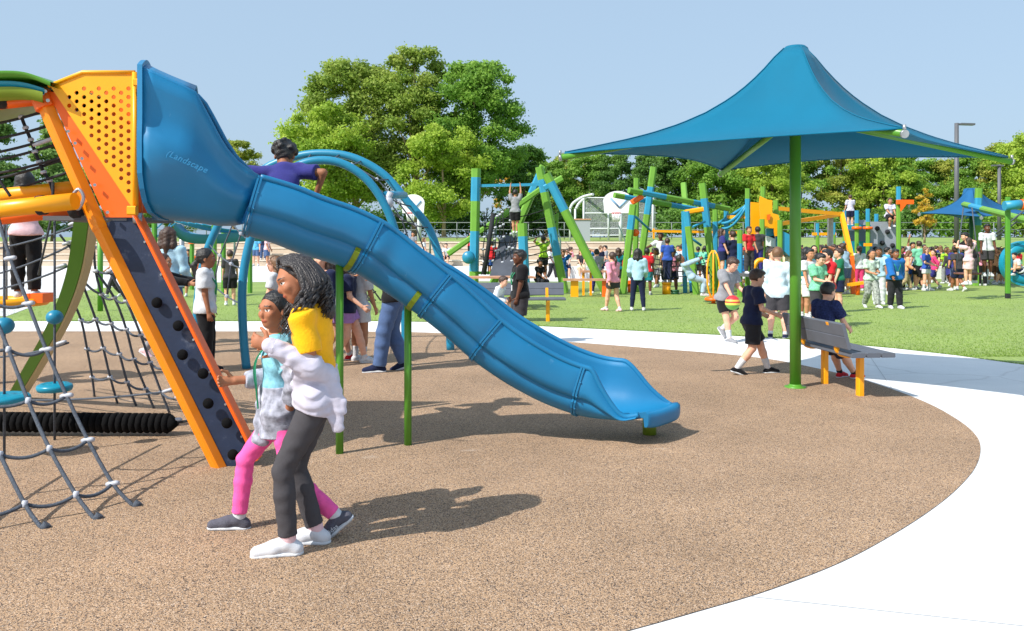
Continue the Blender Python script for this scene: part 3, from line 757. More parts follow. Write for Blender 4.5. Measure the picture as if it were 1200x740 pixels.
def make_tree(name, seed, H, R, lm, bark=None, nb=26, nl=420, size=.3, trunk=.35, bare=.28, shape='round', loc=(0, 0, 0), label='', group=None, nlimb=9, tr=.018, clump=(.16, .30)):
    rng = np.random.default_rng(seed); rr = random.Random(seed); nb = int(nb * 2.0); nl = int(nl * .8); size *= .72; nl = int(nl * 1.35); clump = (clump[0] * .85, clump[1] * .85)
    root = empty(name, loc, label, 'tree', group)
    blobs = []
    for i in range(nb):
        if shape == 'round':
            t = rr.random() ** .8; z = H * (bare + (1 - bare) * (.08 + .84 * t)); w = math.sin(PI * min(1, (.12 + .80 * t))) ** .7
        elif shape == 'tall':
            t = rr.random(); z = H * (bare + (1 - bare) * (.05 + .88 * t)); w = (1 - .72 * t) * (.5 + .5 * min(1, t * 4))
        else:
            t = rr.random(); z = H * (bare + (1 - bare) * (.04 + .92 * t)); w = (1 - t) * .95 + .06
        a = rr.uniform(0, 2 * PI); q = R * w * (rr.random() ** .45) * .86
        br = R * rr.uniform(*clump) * (1.05 - .3 * t)
        blobs.append((Vector((math.cos(a) * q, math.sin(a) * q, z)), br))
    V = np.concatenate([leaf_cloud(rng, tuple(c), r, int(nl * rr.uniform(.6, 1.2)), size, squash=.62 if shape != 'cone' else .4) for c, r in blobs])
    mesh_np('crown', V, np.arange(len(V)).reshape(-1, 4), lm, root, False)
    m = MB(); r0 = H * tr
    lean = Vector((rr.uniform(-.03, .03), rr.uniform(-.03, .03), 0)) * H
    top = Vector((0, 0, H * .86)) + lean
    pts = [Vector((0, 0, 0)) + (top * t) + Vector((math.sin(t * 7 + seed), math.cos(t * 5 + seed), 0)) * H * .008 * (1 if t > 0 else 0) for t in [i / 8 for i in range(9)]]
    m.tube(pts, [r0 * (1.25 if i == 0 else 1) * (1 - .85 * i / 8) for i in range(9)], 8)
    for c, r in sorted(blobs, key=lambda b: -b[1])[:nlimb]:
        t = max(.18, (c.z / H) * .62 - .02); a = top * t
        mid = a.lerp(c, .5) + Vector((rr.uniform(-.3, .3), rr.uniform(-.3, .3), .03 * H))
        m.tube(smooth_path([a, mid, c], 4), [r0 * .5 * (1 - .85 * i / 8) for i in range(9)], 6)
    m.build('trunk', bark or BARK, root)
    return root
def place(proto, loc, s, rz, label, group):
    c = copy_tree(proto); c.location = loc; c.scale = (s[0], s[0], s[1]) if isinstance(s, tuple) else (s, s, s); c.rotation_euler.z = rz
    c['label'] = label; c['group'] = group
    return c
GT = 'trees behind the playground'
def tz(px, Y): x = (px - CX) / F * Y; return Vector((x, Y, terr(x, Y) - .1))
# tall pair in the middle
make_tree('tall_tree', 3, 16.2, 6.4, LEAF[6], BARKP, nb=84, nl=330, size=.34, bare=.16, loc=tz(418, 74), label='olive green broad tree with pale bare limbs showing, left half of the tallest clump', group=GT, nlimb=16, tr=.019, clump=(.17, .27))
make_tree('tall_tree', 11, 17.0, 4.2, LEAF[6], BARKP, nb=44, nl=380, size=.33, bare=.2, loc=tz(487, 73), label='tallest green tree rising to the highest crown in the middle clump', group=GT, nlimb=12, clump=(.22, .36))
make_tree('tall_tree', 21, 16.0, 4.9, LEAF[1], BARKP, nb=88, nl=330, size=.33, bare=.16, loc=tz(556, 72), label='full green tree with pale slim trunk beside the climbing posts', group=GT, nlimb=9, clump=(.2, .33))
make_tree('tall_tree', 31, 11.6, 5.0, LEAF[0], BARKP, nb=44, nl=360, size=.32, bare=.12, loc=tz(385, 70), label='lower yellow green tree in front of the tallest clump, behind the blue arches', group=GT, clump=(.2, .34))
make_tree('tall_tree', 37, 9.5, 4.2, LEAF[0], BARKP, nb=40, nl=360, size=.3, bare=.1, loc=tz(520, 68), label='bright green lower tree in front of the tallest clump, behind the basketball hoop', group=GT, clump=(.2, .34))
make_tree('tall_tree', 41, 9.2, 3.2, LEAF[3], None, nb=36, nl=330, size=.3, bare=.12, loc=tz(612, 80), label='dark green tree beside the tallest clump with a reddish top', group=GT, clump=(.22, .36))
make_tree('autumn_tree', 43, 8.6, 1.8, LEAF[4], None, nb=16, nl=240, size=.28, bare=.2, loc=tz(597, 84), label='small orange tinged tree between the tall clump and the dark tree', group=GT)
# wood at the left behind the nets
make_tree('pine_tree', 51, 9.0, 3.4, LEAF[5], None, nb=60, nl=260, size=.26, bare=.06, shape='cone', loc=tz(-10, 52), label='feathery green pine behind the rope net, leftmost of the two pines', group=GT)
make_tree('pine_tree', 52, 7.6, 2.9, LEAF[5], None, nb=52, nl=250, size=.26, bare=.06, shape='cone', loc=tz(62, 50), label='feathery green pine behind the rope net, nearer the orange beam', group=GT)
make_tree('broad_tree', 53, 5.2, 2.4, LEAF[0], None, nb=26, nl=260, size=.26, bare=.1, loc=tz(110, 58), label='low bright tree behind the foot of the orange panel', group=GT)
make_tree('broad_tree', 54, 11.5, 3.6, LEAF[2], None, nb=36, nl=300, size=.3, bare=.15, loc=tz(275, 92), label='olive tree showing between the slide hood and the climber on the slide', group=GT)
# hedge line of trees: five kinds, copied along the field edge
P0 = [make_tree('broad_tree', 61, 9.7, 4.2, LEAF[1], None, nb=40, nl=300, size=.33, bare=.06, loc=tz(640, 98), label='mid green rounded tree left of the basketball backboard, tinged yellow above', group=GT, clump=(.2, .34)),
      make_tree('broad_tree', 62, 10.4, 4.0, LEAF[3], None, nb=40, nl=300, size=.33, bare=.06, loc=tz(765, 96), label='dark green tree behind the leaning log posts', group=GT, clump=(.2, .34)),
      make_tree('broad_tree', 63, 10.2, 4.6, LEAF[0], None, nb=42, nl=300, size=.33, bare=.05, loc=tz(905, 90), label='bright yellow green tree behind the orange tower', group=GT, clump=(.19, .33)),
      make_tree('broad_tree', 64, 10.6, 4.0, LEAF[2], None, nb=40, nl=300, size=.33, bare=.06, loc=tz(985, 92), label='olive green tree behind the orange beams, right of the shade pole', group=GT, clump=(.2, .34)),
      make_tree('slim_tree', 65, 9.7, 2.8, LEAF[1], None, nb=36, nl=280, size=.32, bare=.08, shape='tall', loc=tz(1060, 88), label='slim green tree with a pointed crown behind the climbing wall', group=GT)]
ROW = [(690, 100, 0, .98, 'rounded green tree behind the wire backstop'), (725, 97, 1, .84, 'small dark green tree right above the basketball backboard'), (668, 104, 3, .9, 'olive tree above the left end of the wire backstop'),
       (805, 94, 1, 1.0, 'dark green tree behind the middle leaning posts'), (838, 92, 0, 1.04, 'green tree under the drooping canopy corner'), (870, 95, 2, 1.0, 'yellow green tree left of the orange tower'),
       (940, 94, 0, 1.02, 'green tree directly behind the green shade pole'), (1020, 96, 1, .98, 'dark green tree behind the upper end of the orange beams'), (1035, 90, 2, .95, 'bright green tree behind the grey climbing wall'),
       (1082, 98, 0, .90, 'green tree left of the lamp post'), (1112, 96, 3, .82, 'olive tree at the foot of the lamp post'), (1146, 92, 0, .92, 'green tree behind the peak of the small blue shade'),
       (1180, 90, 3, .93, 'olive tree behind the right side of the small blue shade'), (1210, 84, 2, .98, 'yellow green tree at the right edge of the picture'), (1240, 88, 1, .98, 'dark tree half outside the right edge'),
       (330, 96, 1, .7, 'dark low tree behind the blue arches'), (160, 100, 0, .62, 'low green tree far behind the climbing ramp'), (212, 104, 2, .58, 'low yellow green tree far behind the ponytail girl'), (-60, 80, 3, .9, 'olive tree behind the rope net at the left edge')]
for i, (px, Y, k, s, lb) in enumerate(ROW):
    place(P0[k], tz(px, Y), (s * 1.08, s * 1.13 * RNG.uniform(.93, 1.05)), i * 2.4, lb, GT)
# understorey: shrubs filling the foot of the wood
def shrub(px, Y, h, r, k, lb, seed):
    rng = np.random.default_rng(seed); root = empty('shrub', tz(px, Y), lb, 'shrub', 'shrubs at the foot of the trees')
    V = np.concatenate([leaf_cloud(rng, (rng.uniform(-r, r), rng.uniform(-.6, .6), h * rng.uniform(.25, .62)), h * .42, 260, .3) for _ in range(12)])
    mesh_np('foliage', V, np.arange(len(V)).reshape(-1, 4), LEAF[k], root, False)
    m = MB()
    for q in range(5):
        x = rng.uniform(-r * .7, r * .7); m.tube([(x, 0, 0), (x + .2, .1, h * .5)], [.06, .02], 5)
    m.build('stems', BARK, root); return root
SH = [(358, 3, 'dark shrub mass behind the blue arches'), (430, 3, 'dark shrub at the foot of the pale trunks'), (500, 3, 'dark shrub behind the second basketball hoop'), (572, 3, 'dark shrub behind the hanging child'), (640, 3, 'dark shrub behind the crossed posts'),
      (700, 1, 'green shrub behind the wire backstop'), (760, 3, 'dark shrub behind the first leaning posts'), (820, 1, 'green shrub behind the log tangle'), (880, 0, 'bright shrub behind the orange tower'), (945, 1, 'green shrub behind the shade pole'),
      (1010, 3, 'dark shrub behind the climbing wall'), (1075, 3, 'dark shrub left of the lamp post foot'), (1140, 1, 'green shrub behind the small blue shade'), (1205, 0, 'bright shrub at the right edge')]
for i, (px, k, lb) in enumerate(SH):
    shrub(px, 82 + (i % 3), 3.4 + .5 * (i % 2), 3.2, k, lb, 200 + i)
# young yellow tree by the lamp
make_tree('young_tree', 77, 3.4, .95, LEAF[4], None, nb=16, nl=120, size=.16, bare=.3, shape='tall', loc=tz(1083, 50), label='small yellow leaved young tree left of the small blue shade', group=GT)
# ------------------------------------------------------------------ playground paints
BLUE = mat('slide_plastic', srgb(22, 116, 164), .42, .1, 2.2, .04, 14, spec=.5)
BLUE_P = mat('blue_paint', srgb(30, 128, 164), .35, .05, 3)
GREEN_L = mat('log_green', srgb(108, 158, 56), .45, .08, 3, spec=.4)
AMBER = mat('amber_paint', srgb(250, 142, 10), .36, .04, 3)
SKYB = mat('sky_blue_paint', srgb(46, 144, 182), .4, .06, 3)
GREEN_P = mat('green_paint', srgb(84, 146, 44), .35, .05, 3, spec=.5)
GREEN_D = mat('deep_green_paint', srgb(88, 170, 48), .35, .05, 3)
YEL = mat('yellow_paint', srgb(255, 168, 6), .38, .04, 3)
ORA = mat('orange_paint', srgb(250, 104, 14), .38, .06, 3)
OLIVE = mat('olive_paint', srgb(120, 140, 30), .45, .1, 4)
STEEL = mat('galvanised_steel', srgb(170, 172, 176), .35, .15, 12, metal=.7)
ALU = mat('cast_fitting', srgb(178, 182, 192), .45, .15, 30)
ROPE = mat('dark_rope', srgb(80, 88, 100), .8, .3, 80, .8, 220)
ROPEB = mat('black_rope', srgb(34, 36, 42), .8, .3, 80, .8, 220)
BLACKR = mat('black_rubber', srgb(12, 12, 14), .9, .2, 30, .4, 60, spec=.15)
SLATE = mat('slate_panel', srgb(28, 44, 72), .6, .22, 5, .15, 30)
TEAL = mat('teal_plastic', srgb(20, 140, 170), .35, .08, 3)
def scuff(m_, sc_=(1, 1, 1), lo=.66, hi=.8, col=(.42, .62, .76), amt=.55, rough=.62):
    nt = m_.node_tree; N = nt.nodes; L = nt.links; p = N['Principled BSDF']; src = p.inputs['Base Color'].links[0].from_socket
    tc = N.new('ShaderNodeTexCoord'); mp = N.new('ShaderNodeMapping'); mp.inputs['Scale'].default_value = sc_; n = N.new('ShaderNodeTexNoise'); n.inputs['Scale'].default_value = 5; n.inputs['Detail'].default_value = 9; n.inputs['Roughness'].default_value = .75
    L.new(tc.outputs['Object'], mp.inputs[0]); L.new(mp.outputs[0], n.inputs['Vector'])
    r = N.new('ShaderNodeValToRGB'); r.color_ramp.elements[0].position = lo; r.color_ramp.elements[1].position = hi; L.new(n.outputs['Fac'], r.inputs[0])
    k = N.new('ShaderNodeMath'); k.operation = 'MULTIPLY'; k.inputs[1].default_value = amt; L.new(r.outputs['Color'], k.inputs[0])
    mx = N.new('ShaderNodeMix'); mx.data_type = 'RGBA'; mx.inputs['B'].default_value = (*col, 1); L.new(k.outputs[0], mx.inputs['Factor']); L.new(src, mx.inputs['A']); L.new(mx.outputs['Result'], p.inputs['Base Color'])
scuff(BLUE, (2.2, 1, 1.1), .64, .80, amt=.35)
scuff(SLATE, (1, 1, 1), .55, .75, (.3, .32, .36), .4)
scuff(AMBER, (1, 1, 1), .62, .76, (.85, .6, .3), .4); scuff(YEL, (1, 1, 1), .64, .78, (.9, .7, .4), .35)
# ------------------------------------------------------------------ the slide
slide = empty('slide', G(478, 523), 'long wavy blue plastic slide running down to the brown rubber surface', 'slide')
S0 = slide.location.copy()
st = [(305, 208, 5.98, 14), (345, 220, 6.05, 18), (380, 234, 6.13, 20), (415, 246, 6.21, 19), (447, 261, 6.28, 16), (468, 275, 6.34, 12), (488, 291, 6.38, 8), (508, 307, 6.42, 3), (528, 323, 6.46, -2), (558, 349, 6.52, -7), (587, 376, 6.56, -11), (611, 394, 6.58, -14), (635, 409, 6.6, -16), (660, 422, 6.61, -18), (684, 431, 6.6, -21), (702, 434, 6.58, -26), (720, 433, 6.56, -32), (738, 430, 6.54, -38)]
HW = .275
nearp = []; farv = []
for px, py, Yc, al in st:
    a = math.radians(al); nearp.append(W(px, py, Yc - HW * math.cos(a))); farv.append(Vector((-math.sin(a), math.cos(a), 0)))
nearp = smooth_path(nearp, 6); farv = [v.normalized() for v in smooth_path(farv, 6)]
NP = len(nearp)
SJ = [0, 24, 48, 60, 84]            # joint stations
def frame(i):
    t = (nearp[min(i + 1, NP - 1)] - nearp[max(i - 1, 0)]).normalized()
    u = Vector((0, 0, 1)); u = (u - t * t.z).normalized(); return t, u
def outer(i):
    """outside skin, near rim to far rim, and wall heights"""
    e = max(0, (i - 86) / (NP - 1 - 86)); hn = .365 * (1 - ss(0, .75, e)) + .03; hf = .365 * (1 - ss(.25, 1, e)) + .03; w = 2 * HW * (1 - .06 * e)
    # shallow bulge of the wall panel between two joints
    j0 = max([j for j in SJ if j <= i]); nx = [j for j in SJ if j > i]; j1 = nx[0] if nx else NP + 8
    b = math.sin(PI * min(1, (i - j0) / max(1, j1 - j0))) ** .5 * .022
    return hn, hf, w, b
def skin_pts(i, inside):
    t, u = frame(i); fv = farv[i]; hn, hf, w, b = outer(i); B = -.40; q = []
    if not inside:
        near = [(-.012, 0), (-.022 - b * .5, -.05), (-.03 - b, -.11), (-.034 - b, -.17), (-.03 - b * .6, -.215), (-.008, -.232), (.004, -.243), (-.008, -.262), (.012, -.31), (.06, -.36), (.14, -.39), (.27, -.40)]
    else:
        near = [(.008, 0), (.01, -.05), (.012, -.12), (.018, -.18), (.03, -.23), (.05, -.275), (.085, -.315), (.13, -.345), (.17, -.36), (.20, -.367), (.235, -.37), (.27, -.372)]
    for s_, z in near: q.append((s_, max(z * (hn / .395) + (-.395 + hn) if z > -.39 else z, -9) if False else -.40 + (.40 + z) * (hn / .395) if z > -.39 else z))
    far = [(w - s_, z) for s_, z in near[::-1]]
    q2 = [(s_, -.40 + (.40 + z) * (hf / .395) if z > -.39 else z) for s_, z in far]
    if inside:
        q = [(s_, -.372 + (.372 + z) * min(1, hn / .37)) for s_, z in near]; q2 = [(s_, -.372 + (.372 + z) * min(1, hf / .37)) for s_, z in far]
    return [nearp[i] + fv * s_ + u * z for s_, z in q + q2]
m = MB(S0)
rows = []
for i in range(NP):
    o = skin_pts(i, False); n = skin_pts(i, True); rows.append(o + n[::-1])
m.grid(rows[::-1], True, True); m.f.append([len(m.v) - len(rows[0]) + k for k in range(len(rows[0]))][::-1]); m.sm.append(False)
chute = m.build('chute', BLUE, slide)
# rolled rims
for side in (0, 1):
    m = MB(S0)
    pts = [(rows[i][0] if side == 0 else rows[i][23]) + frame(i)[1] * .004 for i in range(NP)]
    m.tube([p + (farv[min(i, NP - 1)] * (.006 if side == 0 else -.006)) for i, p in enumerate(pts)], .02, 10); m.build('rim', BLUE, slide)
# lip at the bottom: turned down in front of the bed
m = MB(S0); t, u = frame(NP - 1); o = rows[-1]
lip = []
nn = 15
hn_, hf_, w_, b_ = outer(NP - 1)
base = [nearp[-1] + farv[-1] * (w_ * k / nn) + u * (-.372 + .02 * ((k / nn - .5) * 2) ** 4) for k in range(nn + 1)]
for d_, z_ in ((-.06, -.005), (.03, .004), (.07, 0), (.095, -.02), (.10, -.05), (.095, -.10), (.085, -.115), (.06, -.11), (.05, -.04), (-.02, -.03)):
    lip.append([p + t * d_ * (1 - .25 * ((k / nn - .5) * 2) ** 4) + Vector((0, 0, z_)) for k, p in enumerate(base)])
m.grid(lip + [lip[0]], True); m.f += [[i * (nn + 1) for i in range(len(lip))], [i * (nn + 1) + nn for i in range(len(lip))][::-1]]; m.sm += [False, False]; m.build('exit_lip', BLUE, slide)
# joint flanges
for j in SJ:
    t, u = frame(j); m = MB(S0); o = skin_pts(j, False); cen = nearp[j] + farv[j] * HW - u * .2
    for dt in (-.010, .010):
        ring = []
        for off in (0, .018):
            for sg in (-1, 1): ring.append((off, sg))
        rr_ = []
        for off, sg in ((0, -1), (.014, -1), (.014, 1), (0, 1)):
            rr_.append([p + (p - cen).normalized() * off + t * (dt + sg * .007) for p in o])
        m.grid(rr_ + [rr_[0]], False)
    fl_o = m.build('joint_flange', BLUE, slide)
    m = MB(S0)
    for q_ in (2, 4, 6, 8):
        p_ = o[q_] + (o[q_] - cen).normalized() * .012; m.cyl(p_ + t * .015, p_ + t * .022, .006, 8)
    m.each('bolt', BLUE, fl_o)
# posts and straps
for (bx, by, j) in ((398, 533, 22), (478, 523, 46)):
    g = G(bx, by); t, u = frame(j)
    dist = [((nearp[i] + farv[i] * HW - frame(i)[1] * .42).to_2d() - g.to_2d()).length for i in range(NP)]
    bot = nearp[j] + farv[j] * HW - u * .415
    i0 = min(range(NP), key=lambda i: abs((nearp[i] + farv[i] * HW - frame(i)[1] * .4).x - g.x)); zt = (nearp[i0] + farv[i0] * HW - frame(i0)[1] * .39).z
    m = MB(S0); m.cyl((g.x, g.y, 0), (g.x, g.y, zt + .02), .028, 16); ps = m.build('support_post', GREEN_P, slide)
    m = MB(S0); o = skin_pts(i0, False); t, u = frame(i0); cen = nearp[i0] + farv[i0] * HW - u * .2
    rr_ = []
    for off, sg in ((.004, -1), (.012, -1), (.012, 1), (.004, 1)): rr_.append([p + (p - cen).normalized() * off + t * (.03 + sg * .02) for p in o[5:19]])
    m.grid(rr_ + [rr_[0]], False); m.build('support_strap', OLIVE, slide)
g = G(766, 511)
m = MB(S0); m.cyl((g.x - .03, g.y + .02, 0), (g.x - .03, g.y + .02, .13), .055, 16); m.build('foot', OLIVE, slide)
# hood
hs_ = [(165, 80, 165, 253, 5.74, .40, .0), (180, 87, 178, 255, 5.76, .395, .02), (197, 95, 192, 256, 5.78, .39, .03), (213, 102, 205, 257, 5.80, .38, .04), (228, 109, 216, 258, 5.82, .375, .06), (236, 124, 224, 259, 5.84, .36, .13), (245, 141, 232, 260, 5.86, .35, .17), (255, 160, 242, 261, 5.88, .335, .18), (265, 176, 251, 261.5, 5.90, .32, .16), (277, 190, 262, 261.5, 5.93, .305, .12), (290, 200, 271, 261, 5.95, .29, .06), (304, 208, 281, 259.5, 5.98, .277, .0)]
prof = [(0, 1), (.010, .9), (.022, .8), (.026, .72), (.016, .64), (-.022, .57), (-.040, .5), (-.035, .4), (-.0, .3), (.035, .2), (.09, .11), (.18, .045), (.33, .012), (.5, 0)]
FT = [(178, 90), (190, 97), (205, 103), (219, 108), (232, 112), (241, 122), (249, 136), (257, 151), (265, 166), (277, 184), (290, 197), None]
m = MB(S0); rows2 = []
for k, (tx, ty, bx, by, Yc, w, fe) in enumerate(hs_):
    a = math.radians(14 * k / 11); fv = Vector((-math.sin(a), math.cos(a), 0)); Yn = Yc - w
    T = W(tx, ty, Yn); Bt = W(bx, by, Yn + w * .55); Bt = Vector((W(bx, by, Yn).x, Yn, Bt.z)); up_ = T - Bt
    fade = 1 if 0 < k < 11 else .1
    pn = [Bt + up_ * z + fv * (s_ * (2 * w) if s_ > .03 else s_ * fade) + fv * 0 for s_, z in prof]
    ftop = Bt + up_ + fv * 2 * w; dX = 0.0; kz = 1.0
    if FT[k]:
        tg = W(FT[k][0], FT[k][1], ftop.y); dX = tg.x - ftop.x; kz = (tg.z - Bt.z) / (ftop.z - Bt.z)
    pf = [Bt + Vector((up_.x * z + dX * (1 - (1 - z) ** 2 * .5), up_.y * z, up_.z * z * kz)) + fv * (2 * w - (s_ * 2 * w if s_ > .03 else s_ * fade)) for s_, z in prof[:-1]][::-1]
    rows2.append(pn + pf)
m.grid([r_ for r_ in rows2], True)
hood = m.build('entry_hood', BLUE, slide); md = hood.modifiers.new('thick', 'SOLIDIFY'); md.thickness = .018; md.offset = 1
m = MB(S0); rf = []
for k in range(5):
    A, B2 = rows2[k][0], rows2[k][-1]; rf.append([A.lerp(B2, q / 8) + Vector((0, 0, .05 * math.sin(PI * q / 8))) for q in range(9)])
m.grid(rf, True); o = m.build('hood_roof', BLUE, slide); md = o.modifiers.new('thick', 'SOLIDIFY'); md.thickness = .018; md.offset = 0
for e_ in (0, -1): m = MB(S0); m.tube([rows2[k][e_] for k in range(12)], .014, 8); m.build('hood_edge', BLUE, hood)
m = MB(S0); r0 = rows2[0]; ring = r0 + [rf[0][q] for q in range(8, -1, -1)]
cen = sum(ring, Vector()) / len(ring)
rr_ = [[p + (p - cen).normalized() * off + Vector((dx, 0, 0)) for p in ring] for off, dx in ((-.01, -.02), (.03, -.02), (.03, .012), (-.01, .012))]
m.grid(rr_ + [rr_[0]], False); m.build('entry_flange', BLUE, slide)
cu = bpy.data.curves.new('embossed_lettering', 'FONT'); cu.body = '(Landscape'; cu.size = .056; cu.extrude = .0006; cu.bevel_depth = .0006; cu.shear = .25; cu.space_character = 1.1
cu.materials.append(BLUE)
def text_mesh(cu, name):
    t = bpy.data.objects.new(name, cu); C.objects.link(t); bpy.context.view_layer.update()
    me = bpy.data.meshes.new_from_object(t.evaluated_get(bpy.context.evaluated_depsgraph_get())); bpy.data.objects.remove(t, do_unlink=True)
    o = bpy.data.objects.new(name, me); C.objects.link(o); return o
tx_ = text_mesh(cu, 'embossed_lettering')
ta = W(194, 182, 5.329); tx_.parent = slide; tx_.location = ta - S0; tx_.rotation_euler = (math.radians(88), math.radians(24), math.radians(1))
# ------------------------------------------------------------------ climbing tower at the left
base = G(265, 552)
tower = empty('climbing_tower', base, 'tall orange and green climbing tower with rope nets beside the slide hood', 'climbing frame')
T0 = tower.location.copy()
def P_(name, m_, mt): return m_.build(name, mt, tower)
Yb = 5.72
# inclined climbing ramp: slate panel between two flanges
ba, bb = W(283, 545, 5.78), W(138, 256, 5.72); ba.z = 0
ax = (bb - ba).normalized(); nrm = Vector((0, -1, 0)); sdv = nrm.cross(ax).normalized()
if sdv.x < 0: sdv = -sdv
m = MB(T0); m.bar(ba, bb, .235, .03, up=(0, -1, 0)); ramp = P_('climbing_ramp', m, SLATE)
m = MB(T0); o1 = -sdv * .128; m.bar(ba + o1 + Vector((0, -.02, 0)), bb + o1 + Vector((0, -.02, 0)), .078, .078, up=(-.62, -.78, 0), bev=.012); m.build('side_flange', AMBER, ramp)
m = MB(T0); o2 = sdv * .130; m.bar(ba + o2, bb + o2, .026, .11, up=(0, -1, 0), bev=.006); m.build('side_flange', ORA, ramp)
for (hx, hy) in ((184, 355), (209, 382), (214, 416), (238, 438), (244, 473), (266, 496), (273, 533)):
    c = W(hx, hy, 5.70); m = MB(T0)
    m.lathe(c, [(0, .026), (.018, .025), (.029, .018), (.035, .008), (.037, 0)], 16, axis=(0, -1, .0)); m.build('hand_hold', BLACKR, ramp)
m = MB(T0)
for k in range(7):
    for o_ in (-.09, .10):
        c = ba.lerp(bb, .1 + .13 * k) + sdv * o_ + Vector((0, -.017, 0)); m.cyl(c, c + Vector((0, -.008, 0)), .008, 8)
m.each('bolt', STEEL, ramp)
# upper beam
ua, ub = W(108, 250, 5.66), W(48, 112, 5.70)
m = MB(T0); m.bar(bb + o1 + Vector((0, -.02, 0)) - (ub - ua).normalized() * .02, ub - (ub - ua).normalized() * .05, .082, .082, up=(-.62, -.78, 0), bev=.012); P_('upper_beam', m, AMBER)
m = MB(T0); m.bar(ub - (ub - ua).normalized() * .10, ub + (ub - ua).normalized() * .02, .12, .13, up=(0, -1, 0), bev=.03); P_('beam_head', m, ORA)
# orange gusset and perforated yellow panel
gus = [W(*p, 5.69) for p in ((57, 108), (75, 108), (158, 246), (158, 255), (124, 255))]
def slab(pts, th, name, mt, par=tower, org=T0):
    m = MB(org); n = len(pts); b = [p + Vector((0, th, 0)) for p in pts]
    m.add(pts + b, [list(range(n)), list(range(n, 2 * n))[::-1]] + [(i, n + i, n + (i + 1) % n, (i + 1) % n) for i in range(n)])
    return m.build(name, mt, par)
slab(gus, .012, 'gusset_plate', ORA)
pan_px = [(58, 100), (97, 84), (157, 84), (159, 250)]
pan = [W(*p, 5.66) for p in pan_px]
pp = slab(pan, .012, 'perforated_panel', YEL)
import bmesh
bm = bmesh.new(); bm.from_mesh(pp.data); bmesh.ops.recalc_face_normals(bm, faces=bm.faces[:]); bm.to_mesh(pp.data); bm.free()
cutm = MB(T0)
def inpoly(x, y, P):
    c = True
    for i in range(len(P)):
        x0, y0 = P[i]; x1, y1 = P[(i + 1) % len(P)]
        if (x1 - x0) * (y - y0) - (y1 - y0) * (x - x0) < 5.2 * math.hypot(x1 - x0, y1 - y0): c = False
    return c
ci = 0
x = 81.0
cc = 0
while x < 156:
    y = 104 + (5 if cc % 2 else 0)
    while y < 248:
        if inpoly(x, y, pan_px) and not (cc < 1 and y < 112): cutm.cyl(W(x, y, 5.66) + Vector((0, -.05, 0)), W(x, y, 5.66) + Vector((0, .06, 0)), .0148, 10)
        y += 10.0
    x += 8.7; cc += 1
co_ = cutm.build('cutter', YEL); co_.parent = tower; co_.location = (0, 0, 0)
bmo = pp.modifiers.new('b', 'BOOLEAN'); bmo.object = co_; bmo.operation = 'DIFFERENCE'; bmo.solver = 'EXACT'
bpy.context.view_layer.update()
dg = bpy.context.evaluated_depsgraph_get(); nm_ = bpy.data.meshes.new_from_object(pp.evaluated_get(dg)); pp.modifiers.clear(); pp.data = nm_
bpy.data.objects.remove(co_, do_unlink=True)
# tubular edge of the panel
m = MB(T0); q = [W(*p, 5.66) for p in ((57, 101), (97, 85), (158, 85))]; m.tube(q, .014, 8)
m.tube([W(158, 85, 5.66), W(159, 252, 5.66)], .018, 10); P_('panel_edge_tube', m, YEL)
m = MB(T0); m.bar(W(157, 97, 5.6), W(171, 97, 5.6), .03, .05, up=(0, 0, 1), bev=.008); m.bar(W(150, 247, 5.62), W(160, 247, 5.62), .04, .06, bev=.008); m.each('bracket', YEL, tower)
m = MB(T0)
for (x, y) in ((50, 110), (56, 118), (47, 118), (53, 107)): m.cyl(W(x, y, 5.655), W(x, y, 5.635), .012, 8)
for (x, y) in ((80, 154), (96, 186), (111, 217), (126, 249), (156, 249), (171, 97), (88, 168)): m.cyl(W(x, y, 5.66), W(x, y, 5.64), .011, 8)
m.each('bolt', STEEL, tower)
# posts of the platform and the far panel, deck
m = MB(T0); m.box(W(132, 258, 6.1) , (.56, .8, .03)); P_('platform_deck', m, mat('deck_grey', srgb(90, 92, 98), .7))
m = MB(T0); q = [W(x, y, 6.5) for x, y in ((75, 108), (108, 94), (172, 94), (172, 250), (150, 250))]
slab(q, .012, 'far_panel', ORA)
m = MB(T0); m.tube([W(162, 90, 6.4), W(162, 254, 6.4)], .03, 10); m.tube([W(163.5, 92, 5.72), W(163.5, 254, 5.72)], .012, 8); P_('corner_post', m, ORA)
m = MB(T0); m.cyl(W(161, 250, 5.70), W(161, 262, 5.70), .03, 10); P_('pipe_clamp', m, STEEL)
# second inclined orange leg on the far side (to the other end of the platform)
m = MB(T0); m.bar(W(152, 258, 6.5), G(246, 496), .03, .1, up=(0, -1, 0)); P_('rear_leg', m, ORA)
# green leaning leg
ga, gb = G(16, 468), W(100, 254, 6.5)
m = MB(T0); gl = smooth_path([ga, W(40, 428, 7.9), W(70, 374, 7.35), W(90, 319, 6.95), gb], 6); m.grid([[p + Vector((a_, b_, 0)) for a_, b_ in ((-.055, -.06), (.055, -.06), (.055, .06), (-.055, .06))] for p in gl], False, True); m.f.append([0, 1, 2, 3]); m.sm.append(False); P_('green_leg', m, GREEN_P)
m = MB(T0); m.grid([[p + Vector((a_, b_, 0)) for a_, b_ in ((.058, -.05), (.075, -.05), (.075, .07), (.058, .07))] for p in gl], False, True); P_('green_leg_edge', m, mat('sand_edge', srgb(190, 180, 140), .6))
